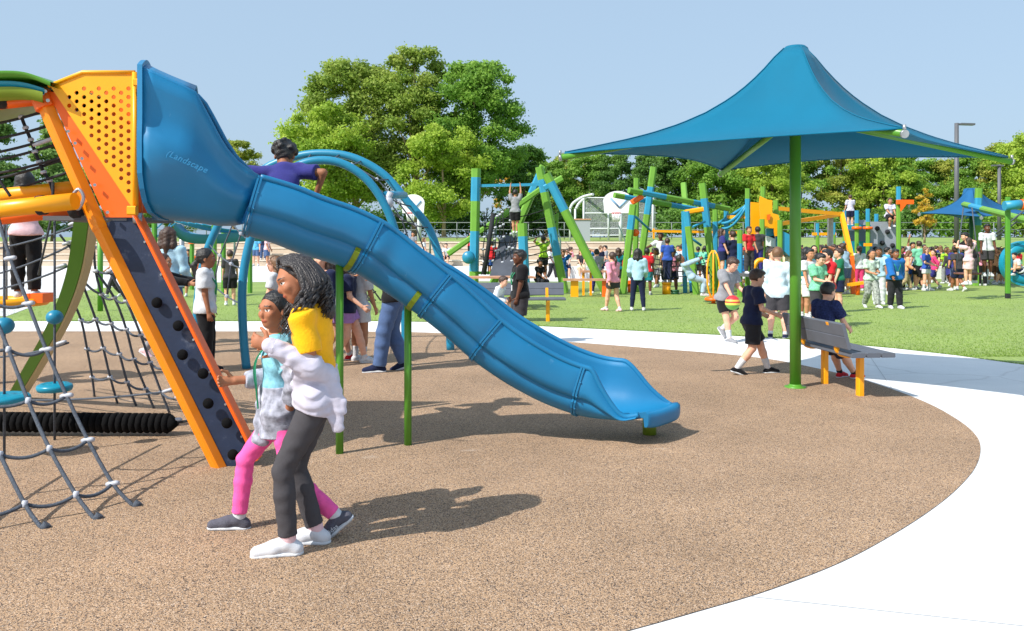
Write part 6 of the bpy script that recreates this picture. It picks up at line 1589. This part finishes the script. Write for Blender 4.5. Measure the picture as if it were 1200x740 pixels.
who('boy in a white and pale blue shirt just behind the striding navy boy', 911, 397, 1.47, F_ + 160, skn='light', top=PAT_W, bottom='shorts', bcol='charcoal', shoe='navy', hair='short', hcol='light', loose=.016, hem=.43, sleeve='long', res=.011)
who('boy in a pale shirt looking down between the navy boy and the orange hoop', 904, 372, 1.44, F_ + 30, skn='light', top='lilac', bottom='shorts', bcol='grey', hair='short', hcol='brown', res=.014)
who('boy in a red t-shirt and purple trousers standing up on the orange tower', 878, 321, 1.34, F_ + 20, Y=24.3, skn='tan', top='red', bottom='pants', bcol='charcoal', hcol='brown')
who('man in dark navy clothes behind the ball boy', 858, 338, 1.75, A_ + 20, Y=26, skn='light', top='navy', bottom='pants', bcol='navy', hcol='brown', sleeve='long')
who('child in a violet top sitting at the rope beside the blue post', 847, 322, 1.4, R_, Y=26, skn='light', top='royal', bottom='shorts', bcol='navy', hair='long', hcol='brown')
who('child in a grey shirt and violet trousers on the tower deck', 888, 319.5, 1.36, A_, Y=25.4, skn='tan', top='charcoal', bottom='pants', bcol='royal')
who('child in blue behind the leaning boy on the spinner', 833, 335, 1.42, F_, skn='light', top='teal', bottom='shorts', bcol='navy')
who('child in pale blue behind the ball boy, half hidden', 843, 336, 1.45, L_, skn='tan', top='paledenim', bottom='pants', bcol='charcoal')
who('girl in white sitting under the orange tower', 903, 330, 1.35, F_, Y=28, skn='light', top='white', hair='long', hcol='brown')
# right of the shade pole
who('woman in a teal shirt and yellow skirt right of the shade pole', 944, 372, 1.45, A_ - 20, skn='brown', top='teal', bottom='skirt', bcol='cream', shoe='white', hair='long', hcol='black')
who('child in a white shirt between the teal woman and green shirt boy', 951, 374, 1.43, F_ + 20, skn='tan', top='white', bottom='shorts', bcol='white')
who('boy in a mint green printed t-shirt looking down by the bench back', 958, 384, 1.37, F_ + 30, skn='light', top=PAT_M, bottom='shorts', bcol='charcoal', hcol='black', pitch=20, hands=[(.05, -.18, .6), (-.06, -.18, .62)], res=.012, loose=.02)
who('boy in a bright red t-shirt facing left behind the seated boy', 971, 383, 1.42, L_ + 10, skn='light', top='red', bottom='shorts', bcol='charcoal', hcol='black', res=.012, loose=.018, build=1.05)
who('boy in a dark green t-shirt and navy shorts right behind the red one', 983, 366, 1.44, L_ - 10, skn='light', top='green', bottom='shorts', bcol='navy', hcol='brown', res=.013)
who('woman with dark hair and sunglasses behind the mint green boy', 954, 345, 1.5, F_ - 10, skn='light', top='charcoal', hair='long')
who('child with black hair in a red hood behind the mint green and red boys', 966, 349, 1.48, F_, skn='tan', top='red', hair='short')
who('person in a pale blue shirt and denim shorts leaning over behind the green shirted boy', 991, 345, 1.58, A_ + 30, skn='light', top='paledenim', bottom='shorts', bcol='denim', hair='bun', hcol='brown', lean=14)
who('woman in a white top and rose pink trousers by the climbing wall', 1007, 341, 1.48, A_, skn='light', top='white', bottom='pants', bcol='rose', hair='pony', hcol='brown')
who('girl in a white printed t-shirt and patterned trousers walking to the camera', 1021, 361, 1.44, F_ + 8, pose='walk', skn='tan', top=PAT_GR, bottom='pants', bcol=PAT_G, hair='long', hands=[(.05, -.15, .6), (-.05, -.15, .58)], res=.014)
who('person in white trousers half hidden behind the girl in patterned trousers', 1029, 357, 1.45, F_ - 15, skn='brown', top='pale', bottom='pants', bcol='white')
who('boy in a sky blue t-shirt and grey shorts facing right', 1041, 342, 1.44, R_, skn='light', top='sky', bottom='shorts', bcol='grey', hcol='black')
who('child in a cobalt blue and grey hoodie with a green lanyard walking to the camera', 1050, 362, 1.42, F_ + 4, pose='walk', skn='brown', top='cobalt', sleeve='long', bottom='pants', bcol='dark', shoe='lilac', lanyard=True, loose=.026, build=1.06, feet=[(.05, -.03, 0), (-.05, .1, 0)], footpitch=[0, 5], res=.013)
who('person in a navy shirt behind the cobalt hoodie', 1057, 340, 1.47, F_ + 50, skn='brown', top='navy', bottom='pants', bcol='dark')
who('child in a pale pink shirt behind the teal shirted one with brown legs', 1064, 336, 1.45, R_, skn='light', top='blush', bottom='shorts', bcol='peach')
who('man in a mint shirt and dark shorts standing taller in the crowd', 1077, 340, 1.66, A_, skn='light', top='mint', bottom='shorts', bcol='dark', hcol='brown')
who('child in blue white raising one arm straight up above the crowd', 1070, 339, 1.62, F_, Y=29.4, skn='tan', top='white', bottom='shorts', bcol='blue', hands=[(.13, -.05, .5), (-.10, -.05, 1.16)], elbow=[None, (-1, .1, 0)])
who('girl in a blue t-shirt and white shorts with light brown hair on the lawn', 1086, 341, 1.46, F_ + 40, skn='light', top='blue', bottom='shorts', bcol='white', cut=.55, shoe='white', sock='+white', hair='long', hcol='light', feet=[(.09, -.02, 0), (-.09, .03, 0)], hands=[(.1, -.15, .58), (-.1, -.15, .6)])
who('girl in violet with long blond hair and white socks farther back', 1102, 322, 1.5, A_, skn='light', top='royal', bottom='shorts', bcol='royal', hair='long', hcol='light', sock='+white')
who('girl in a dark green top and black trousers left of the other dark green top', 1110, 331, 1.44, F_, skn='tan', top='green', bottom='pants', bcol='black', hair='long', hcol='black')
who('girl in a dark green top and blue trousers next to the swing', 1118, 326, 1.5, F_ + 20, skn='light', top='green', bottom='pants', bcol='blue', hair='long', hcol='brown')
who('person in bright blue beside a dark shape behind the swing', 1124, 322, 1.55, A_, skn='tan', top='sky', bottom='pants', bcol='dark')
who('girl in a pale pink skirt on the disc swing with her arms up', 1134, 334, 1.3, A_ + 20, Y=23.6, skn='light', top='blush', bottom='skirt', bcol='blush', hair='long', hcol='brown', hands=[(.14, -.12, .9), (-.12, -.08, .98)], feet=[(.04, 0, 0), (-.04, .03, 0)], shoe='white')
who('person in a black hoodie leaning across behind the green swing post', 1140, 332, 1.5, L_, Y=24.5, skn='light', top='black', sleeve='long', bottom='pants', bcol='charcoal', lean=25, hands=[(.1, -.34, .72), (-.1, -.3, .78)])
who('man in a white t-shirt standing above the swing by the green post', 1157, 324, 1.5, F_ - 10, Y=24.6, skn='dark', top='white', bottom='shorts', bcol='charcoal')
who('child in a mint and white top below the man in white', 1153, 333, 1.35, F_ + 60, skn='light', top='mint', bottom='shorts', bcol='black', hair='short', hcol='light')
who('child in a peach top right of the man in white with a raised arm', 1168, 332, 1.42, L_ + 20, skn='tan', top='peach', bottom='shorts', bcol='brown', hair='long', hcol='brown', hands=[(.12, -.2, .8), (-.13, -.05, .5)])
who('child in a white shirt bent over beside the teal ring', 1175, 333, 1.32, R_, skn='light', top='white', bottom='shorts', bcol='dark', lean=28)
who('child in white curled up inside the teal blue ring', 1195, 323, 1.3, L_ + 10, Y=26.9, pose='sit', seat=.06, skn='light', top='white', bottom='pants', bcol='navy', hair='short', hcol='black', feet=[(.05, -.2, 0), (-.05, -.2, 0)], lean=25)
who('child in a blue and white shirt sitting on top of the grey climbing wall', 1042, 269, 1.3, F_, Y=29.2, skn='tan', top='lilac', bottom='shorts', bcol='black', pose='sit', seat=.3, hcol='brown', feet=[(.05, -.12, .06), (-.05, -.12, 0)])
who('child in a pale shirt standing up on the teal shelves', 996, 266, 1.1, A_, Y=29.5, skn='light', top='lilac', bottom='shorts', bcol='navy', hcol='brown')
who('child in white at the seating wall behind the orange leg', 1000, 322, 1.4, F_, skn='light', top='white')
who('child in blue at the seating wall left of the lamp post foot', 1030, 322, 1.5, F_, skn='tan', top='navy', bottom='pants', bcol='dark')
# boy on the near bench
who('boy in a dark blue patterned shirt sitting on the bench by the shade pole', 978, 446, 1.24, R_ + 30, Y=None, pose='sit', skn='light', top=PAT_N, bottom='shorts', bcol='navy', cut=.95, shoe='red', sock='dark', hair='short', pelvis=(0, .13, .405), feet=[(.07, -.16, 0), (-.06, -.2, 0)], hands=[(.10, -.06, .47), (-.10, -.07, .47)], elbow=[(.6, .8, -.2), (-.6, .8, -.2)], lean=4, pitch=6, hcol='black', res=.0085, loose=.016)
# light blue jacket over the grey bench

XT = [(936, 338, 1.5, 'pale', 'child in pale blue just right of the shade pole, far back'), (962, 336, 1.5, 'cream', 'child in a cream top deep in the crowd behind the red hood'), (977, 333, 1.55, 'royal', 'child in violet deep in the crowd left of the leaning adult'),
      (1015, 331, 1.55, 'dark', 'person in dark clothes at the foot of the climbing wall'), (1036, 329, 1.5, 'peach', 'child in a peach shirt behind the sky blue shirted boy'), (1060, 327, 1.5, 'lavender', 'child in lavender behind the navy shirted person'),
      (1083, 322, 1.55, 'navy', 'child in navy far behind the girl in blue and white'), (1093, 325, 1.45, 'rose', 'child in a rose shirt between the blue shirted girl and the violet one'), (1127, 328, 1.4, 'white', 'child in white close behind the disc swing'),
      (1146, 324, 1.55, 'teal', 'child in teal behind the green swing post'), (1163, 326, 1.5, 'lime', 'child in lime behind the man in white'), (1187, 330, 1.5, 'pink', 'child in pink between the tyre ring and the slim green post'),
      (868, 333, 1.5, 'pale', 'child in pale blue below the tower rail'), (922, 336, 1.5, 'orange', 'child in orange left of the shade pole'), (829, 326, 1.5, 'blush', 'child in blush pink far behind the spinner'), (709, 326, 1.5, 'grey', 'child in grey on the plaza left of the teal shirt'), (1108, 321, 1.5, 'sky', 'child in sky blue far behind the two green tops')]
for i, (x, y, h_, c_, lb) in enumerate(XT):
    who(lb, x, y, h_, (i * 67) % 360, top=c_, skn=('light', 'tan', 'brown')[i % 3], bottom=('shorts', 'pants')[i % 2], bcol=('dark', 'navy', 'denim')[i % 3], hair=('short', 'long', 'pony')[i % 3], hcol=('black', 'brown', 'light')[i % 3], pose=('stand', 'talk', 'walk')[i % 3])

rr = random.Random(77)
TOPS = ['white', 'navy', 'red', 'mint', 'sky', 'grey', 'royal', 'pink', 'lime', 'orange', 'teal', 'lavender', 'black', 'green', 'cobalt', 'peach', 'cream', 'rose', 'yellow', 'charcoal']
BOTS = ['dark', 'navy', 'denim', 'black', 'grey', 'khaki', 'white', 'royal']
SPOT = [(648, 'by the crossed posts'), (668, 'on the plaza below the backstop'), (693, 'near the pale cabinet'), (703, 'beside the long leaning post'), (738, 'under the first leaning logs'), (752, 'between the first leaning logs'), (764, 'below the cross beams'), (800, 'by the slim blue post'), (812, 'behind the spinner'), (826, 'under the middle logs'), (851, 'behind the ball boy'), (862, 'by the tower foot'), (873, 'below the low deck'), (884, 'under the low deck edge'), (897, 'by the orange hoop'), (908, 'behind the striding boy'), (918, 'beside the blue slide side'),
        (926, 'just behind the shade pole'), (938, 'beyond the shade pole'), (947, 'behind the teal woman'), (955, 'deep behind the mint boy'), (963, 'deep behind the red boy'), (972, 'behind the bench group'), (981, 'under the slanting orange leg'), (989, 'beside the slanting orange leg'), (998, 'by the orange leg foot'), (1011, 'below the teal shelves'), (1024, 'below the grey panel'), (1034, 'behind the patterned trousers'), (1045, 'behind the cobalt hoodie'), (1055, 'by the tall post with the arm'), (1066, 'near the raised arm'), (1073, 'beside the raised arm'), (1081, 'behind the mint shirted man'), (1090, 'behind the blue and white girl'), (1097, 'near the violet girl'), (1104, 'beside the violet girl'), (1113, 'behind the green tops'), (1121, 'left of the disc swing'), (1130, 'behind the disc swing'), (1138, 'by the swing post'), (1150, 'under the slanting beam'), (1160, 'by the man in white'), (1170, 'behind the peach top'), (1178, 'at the slim green post'), (1186, 'before the tyre ring'), (1193, 'behind the tyre ring')]
for i, (x, wh) in enumerate(SPOT):
    c_ = TOPS[(i * 7) % len(TOPS)]; bc = BOTS[(i * 3) % len(BOTS)]; y = rr.choice([322, 325, 328, 331, 335, 339]) + rr.uniform(-1, 1)
    who('child in a %s top and %s bottoms %s' % (c_, bc, wh), x + rr.uniform(-1.5, 1.5), y, rr.uniform(1.38, 1.56), rr.uniform(0, 360), top=c_, bcol=bc, skn=rr.choice(['light', 'tan', 'brown', 'dark']), bottom=rr.choice(['shorts', 'pants', 'leggings', 'shorts']), hair=rr.choice(['short', 'long', 'pony', 'bun', 'curly']),
        hcol=rr.choice(['black', 'brown', 'light']), sleeve=rr.choice(['short', 'long', 'short']), pose=rr.choice(['stand', 'talk', 'walk', 'reach', 'walk']), lean=rr.uniform(-2, 14), yaw=rr.uniform(-40, 40), pitch=rr.uniform(-5, 25), build=rr.uniform(.92, 1.1))

SP2 = [(843, 'by the ball boy'), (872, 'behind the navy striding boy'), (893, 'behind the striped shirt boy'), (922, 'close left of the shade pole'), (937, 'close right of the shade pole'), (945, 'behind the yellow skirt'), (962, 'above the bench back'), (978, 'behind the green shirt'), (994, 'left of the rose trousers'), (1013, 'right of the rose trousers'), (1033, 'left of the sky blue boy'), (1047, 'just behind the lanyard hoodie'), (1062, 'right of the lanyard hoodie'), (1072, 'near the white shorts girl'), (1095, 'just right of the white shorts girl'), (1109, 'in front of the dark green tops'), (1122, 'at the swing'), (1146, 'below the slanting beam'), (1163, 'under the man in white'), (1173, 'left of the slim green post'), (1190, 'by the tyre ring'),
       (659, 'at the balance bench'), (700, 'left of the pink long sleeved girl'), (768, 'right of the blue shirted boy'), (790, 'by the green stump'), (806, 'left of the spinner')]
for i, (x, wh) in enumerate(SP2):
    c_ = TOPS[(i * 11 + 3) % len(TOPS)]; bc = BOTS[(i * 5 + 1) % len(BOTS)]; y = rr.uniform(331, 347)
    who('tall child in a %s shirt with %s bottoms %s' % (c_, bc, wh), x + rr.uniform(-2, 2), y, rr.uniform(1.36, 1.52), rr.uniform(0, 360), top=c_, bcol=bc, skn=rr.choice(['light', 'tan', 'brown', 'dark']), bottom=rr.choice(['shorts', 'pants', 'leggings', 'shorts']), hair=rr.choice(['short', 'long', 'pony', 'bun', 'curly']),
        hcol=rr.choice(['black', 'brown', 'light']), sleeve=rr.choice(['short', 'long', 'short']), pose=rr.choice(['walk', 'talk', 'walk', 'reach', 'walk']), lean=rr.uniform(-2, 16), yaw=rr.uniform(-50, 50), pitch=rr.uniform(-5, 25), build=rr.uniform(.92, 1.12), res=.0138)
# ------------------------------------------------------------------ the two girls in front
def waves(root, hc, hs, hf, hu, H, hm, n=150, length=.30, curl=.014, rad=.0075, seed=3, hz=1.0):
    """a head of long wavy locks over a close cap"""
    HRm = (tuple(hs), tuple(hf), tuple(hu)); s = H * hz
    cap = [ell(tuple(hc - hf * .012 * s + hu * .016 * s), tuple(x * s for x in (.058, .066, .066)), HRm, .008, clip=[(tuple((hf * .86 - hu * .45).normalized()), tuple(hc + (hf * .020 + hu * .022) * s)), (tuple(-hu), tuple(hc - hu * .06 * s))]),
           cone(tuple(hc - hf * .036 * s), tuple(hc - (hf * .05 + hu * .12) * s), .046 * s, .042 * s, .02, flat=(tuple(hf), 1.3))]
    for p in cap: p['wr'] = (.003, 90, 1.0)
    o = sculpt('hair', cap, .005, hm, root)
    rr = random.Random(seed); m = MB(); dn = Vector((0, 0, -1))
    for k in range(n):
        a = rr.uniform(-1.72, 1.72)                  # around the head, 0 = back
        t = rr.uniform(0, 1)
        d = (-hf * math.cos(a) + hs * math.sin(a)).normalized()
        sd = abs(math.sin(a)) ** 3
        p0 = hc + (hu * (.086 - .03 * t * t) + d * (.008 + .04 * t) + hf * .03 * sd) * s
        p1 = hc + (hu * .04 + d * .068) * s
        p2 = hc + (-hu * .03 + d * (.074 + rr.uniform(0, .022))) * s
        L2 = length * rr.uniform(.55, 1.05)
        pts = [p0, p1, p2]; q = p2; st = 7
        fw = hf * (.006 if sd > .5 else -.002) * s
        for j in range(st):
            q = q + dn * (L2 * s / st) + hs * rr.uniform(-.008, .008) * s + fw - d * .001 * s
            pts.append(q)
        ph = rr.uniform(0, 6.28); fq = rr.uniform(18, 30); P = smooth_path(pts, 4); out = []
        for j, p in enumerate(P):
            f = j / len(P); am = curl * s * min(1, f * 1.8)
            out.append(p + (hs * math.sin(ph + f * fq) + d * .8 * math.cos(ph + f * fq) + hf * .5 * math.sin(ph + 1 + f * fq * .8)) * am * .6)
        r0 = rad * s * rr.uniform(.6, 1.4)
        m.tube(out, [r0 * (1 if j < len(out) * .6 else max(.15, 1 - (j / len(out) - .6) * 2.3)) for j in range(len(out))], 6)
    m.build('locks', hm, o)
HOOD = mat('hoodie_lilac', srgb(190, 186, 202), .9, .06, 30, .16, 190, spec=.15, sheen=.15)
TIE = mat('tie_dye', srgb(160, 162, 176), .9, .5, 26, .3, 140, spec=.15, detail=6)
AQUA = mat('aqua_print', srgb(132, 190, 208), .85, .3, 32, .2, 120, spec=.15, detail=5)
GLEG = mat('grey_leggings', srgb(72, 70, 74), .8, .06, 60, .15, 200, spec=.2)
PLEG = mat('pink_leggings', srgb(242, 96, 166), .8, .10, 30, .2, 160, spec=.2)
LAN = mat('lanyard_green', srgb(20, 140, 95), .6)
# pink girl: walks left, looks over toward the camera
def pink_extra(root, J, H):
    h = lambda v: tuple(x * H for x in v)
    # open tie dye hoodie: sleeves and hanging body
    pr = []
    P, U, ch, wa = J['P'], J['U'], J['chest'], J['waist']; fl = (v3(J['Fc']), 1.3)
    for i in range(2):
        d = (J['wr'][i] - J['el'][i]).normalized()
        q = .42 if i == 1 else .5
        pr += [cone(h(J['sh'][i].lerp(J['el'][i], .6)), h(J['el'][i]), .033 * H, .033 * H, .012), cone(h(J['el'][i]), h(J['wr'][i]), .034 * H, .029 * H, .012, clip=[(v3(d), h(J['el'][i].lerp(J['wr'][i], .74)))])]
    cutp = [(v3(-U), h(P - U * .09)), (v3(U), h(wa + U * .015))]
    pr += [cone(h(P - U * .12 + J['Fc'] * .012), h(wa + U * .03), .102 * H, .082 * H, .02, flat=fl, clip=cutp)]
    pr += [cone(h(J['hips'][0]), h(J['hips'][1]), .068 * H, .068 * H, .02, clip=cutp)]
    pr += [cone(h(wa + J['Fc'] * .06 + J['Sc'] * -.04), h(P - U * .12 + J['Fc'] * .09 - J['Sc'] * .04), .022 * H, .026 * H, .01, flat=(v3(J['Sc']), 1.3))]
    for p in pr: p['wr'] = (.006, 30, 2.0)
    sculpt('hoodie', pr, .0055, TIE, root, .006)
    m = MB()
    for s in (1, -1):
        pts = [J['neck'] - J['Fc'] * .034 + J['Sc'] * .02 * s, J['neck'] + J['Sc'] * .046 * s + J['Fc'] * .012 - U * .004, J['chest'] + J['Sc'] * .042 * s + J['Fc'] * .087, J['waist'] + J['Sc'] * .01 * s + J['Fc'] * .09, J['P'] + J['Fc'] * .088 + U * .02]
        pts = smooth_path([p * H for p in pts], 6)
        for a, b in zip(pts[:-1], pts[1:]): m.bar(a, b + (b - a) * .1, .024, .006, up=v3(J['Fc']))
    m.build('neck_strap', LAN, root)
    # green band collar
    m = MB(); m.tube([(J['neck'] + (J['Sc'] * math.cos(a) * .044 + J['Fc'] * (math.sin(a) * .038)) - U * .008 + U * .01 * -math.sin(a)) * H for a in [2 * PI * k / 20 for k in range(20)]], .009, 8, closed=True); m.build('collar_band', LAN, root)
    # lettering on the shoes
    for i, side in ((0, 1),):
        heel, mid, toe, u2, d = J['footp'][i]
        c = bpy.data.curves.new('shoe_lettering', 'FONT'); c.body = 'adidas'; c.size = .034; c.extrude = .0015
        c.materials.append(fab('white')); t = text_mesh(c, 'shoe_lettering'); t.parent = root
        dd = d.normalized(); n_ = Vector((1, 0, 0)); n_ = (n_ - dd * n_.dot(dd)).normalized(); xx = -dd * -1
        # reads along the shoe on its outer side (towards local +x)
        xax = dd * -1 if False else dd; zax = n_; yax = zax.cross(xax)
        if yax.z < 0: xax = -xax; yax = zax.cross(xax)
        M = Matrix((xax, yax, zax)).transposed().to_4x4(); M.translation = (mid - u2 * .004) * H + n_ * .0295 * H - xax * .045 + yax * -.004
        t.matrix_local = M
NA_ = Vector((math.sin(D(-90)), -math.cos(D(-90)), 0))
# local frame: walker faces -y locally, turned to face picture left
gp = G(318, 622); gp.y = 4.47; gp.x = (313 - 600) / 1000 * 4.47
def loc_of(root_loc, rz, H, px, py, Y):
    v = W(px, py, Y) - Vector(root_loc); R = Matrix.Rotation(-rz, 3, 'Z'); v = R @ v; return tuple(x / H for x in v)
def girl_pink():
    H = 1.33; rz = D(-78); L = (gp.x, gp.y, 0); q = lambda px, py, Y: loc_of(L, rz, H, px, py, Y)
    # front foot flat at the left, rear foot pushing off at the right
    f_near = Vector(q(396, 612, 4.38)); f_near.z = .035      # her left leg trails (camera side)
    f_far = Vector(q(280, 625, 4.50)); f_far.z = 0
    person('girl in pink leggings and tie dye hoodie with a green lanyard, face to the camera', L, rz, H=H, skn='warm', top=AQUA, sleeve='short', bottom='leggings', bcol=PLEG, shoe=mat('shoe_grey', srgb(84, 84, 96), .8, .15, 60, .4, 200), sock='white', hair='bun', hcol='black',
           feet=[f_near, f_far], footpitch=[38, -4], footdir=[(0, -1, 0), (-.05, -1, 0)], pelvis=q(330, 482, 4.46), lean=3, yaw=44, pitch=2, hands=[(.12, .09, .50), q(276, 446, 4.50)], elbow=[(.6, .6, -.6), (-.3, .8, -.5)],
           handpose=[None, dict(curl=.8, palm=(1, .3, .2), spread=5)], res=.0052, hz=.97, build=.92, legs=.87, fine=True, hem=.455, loose=.012, extra=pink_extra, group='two girls walking together in front', cut=.9)
girl_pink()
def yellow_extra(root, J, H):
    h = lambda v: tuple(x * H for x in v)
    P, U, ch, wa, sh, el, wr, Fc, Sc = (J[k] for k in ('P', 'U', 'chest', 'waist', 'sh', 'el', 'wr', 'Fc', 'Sc'))
    fl = (v3(Fc), 1.25); pr = []
    # hoodie slipped off the shoulder: sleeve over the lower arm, body round the waist, tail hanging behind
    d = (el[0] - sh[0]).normalized(); d2 = (wr[0] - el[0]).normalized()
    up_c = sh[0].lerp(el[0], .80)
    pr += [cone(h(up_c), h(el[0]), .034 * H, .034 * H, .012, clip=[(v3(-d), h(sh[0].lerp(el[0], .84)))]), cone(h(el[0]), h(wr[0]), .034 * H, .025 * H, .012, clip=[(v3(d2), h(el[0].lerp(wr[0], .97)))])]
    # bunched cloth between the elbow and the small of the back
    pr += [cone(h(el[0] + Sc * .004 - U * .008), h(wa - Fc * .055 + Sc * .055 - U * .01), .030 * H, .030 * H, .02, flat=(v3(Sc), 1.3))]
    pr += [cone(h(el[0] + Fc * .03 - U * .01), h(wa + Fc * .03 + Sc * .06 - U * .03), .026 * H, .026 * H, .02, flat=(v3(Sc), 1.4))]
    low = [(v3(-(U * .93 - Fc * .36).normalized()), h(P - U * .030)), (v3(U), h(wa + U * .012))]
    pr += [cone(h(P - U * .08), h(wa + U * .03), .100 * H, .080 * H, .02, flat=fl, clip=low)]
    pr += [cone(h(J['hips'][0] + U * .0), h(J['hips'][1] + U * .0), .066 * H, .066 * H, .02, clip=low)]
    t0 = wa - Fc * .060 + Sc * .060 - U * .0; t1 = t0 - U * .09 - Fc * .014; t2 = t1 - U * .085 - Fc * .012
    fs = (v3(Sc), 1.9)
    pr += [cone(h(t0), h(t1), .026 * H, .027 * H, .015, flat=fs), cone(h(t1), h(t2), .027 * H, .018 * H, .015, flat=fs)]
    pr += [cone(h(t0 - Fc * .012), h(t1 - Fc * .03 - U * .03), .016 * H, .013 * H, .006, flat=fs)]
    for i, p in enumerate(pr): p['wr'] = (.0060, 46, 1.0 + i)
    sculpt('hoodie', pr, .0048, HOOD, root, .006)
    # ribbed cuff
    sculpt('cuff', [cone(h(el[0].lerp(wr[0], .93)), h(el[0].lerp(wr[0], 1.03)), .024 * H, .022 * H, .004, wr=(.0012, 260, 0))], .0055, HOOD, root, .006)
    # printed mark on the chest: small pale patches, on the far/front side
    m = MB()
def girl_yellow():
    H = 1.50; gy = Vector(((362 - 600) / 1000 * 4.2, 4.2, 0)); rz = D(-84); L = tuple(gy); q = lambda px, py, Y: loc_of(L, rz, H, px, py, Y)
    fl_ = Vector(q(338, 646, 4.12)); fl_.z = 0; fr_ = Vector(q(371, 642, 4.28)); fr_.z = 0
    person('girl in a yellow t-shirt with long wavy dark hair and a slipped pale hoodie', L, rz, H=H, skn='warm', top=mat('yellow_tee', srgb(244, 176, 18), .85, .07, 20, .3, 90, spec=.2, sheen=.1), sleeve='short', bottom='leggings', bcol=GLEG, shoe=mat('shoe_white', srgb(206, 208, 214), .55, .05, 40, .1, 100), sock='blush', hair='long', hcol='greyblack',
           feet=[fl_, fr_], footpitch=[0, 0], footdir=[(.06, -1, 0), (-.10, -1, 0)], pelvis=q(372, 466, 4.2), knee=[(.05, -1, 0), (-.05, -1, .1)], lean=4, twist=-14, yaw=18, pitch=20, hands=[q(318, 406, 4.02), (-.07, -.10, .66)], elbow=[(.05, .6, -1.0), (-.4, .6, -.6)],
           handpose=[dict(curl=.6, palm=(-1, -.1, .1), dir=(-.25, -1, .28), spread=4, side=(0, -.25, 1)), None], res=.0052, hz=.97, build=.92, legs=.87, fine=True, hem=.485, loose=.010, extra=yellow_extra, group='two girls walking together in front', cut=.9,
           hairfn=lambda root, hc, hs, hf, hu, H_, hm: waves(root, hc, hs, hf, hu, H_, hm, n=430, length=.135, curl=.020, rad=.0042))
girl_yellow()
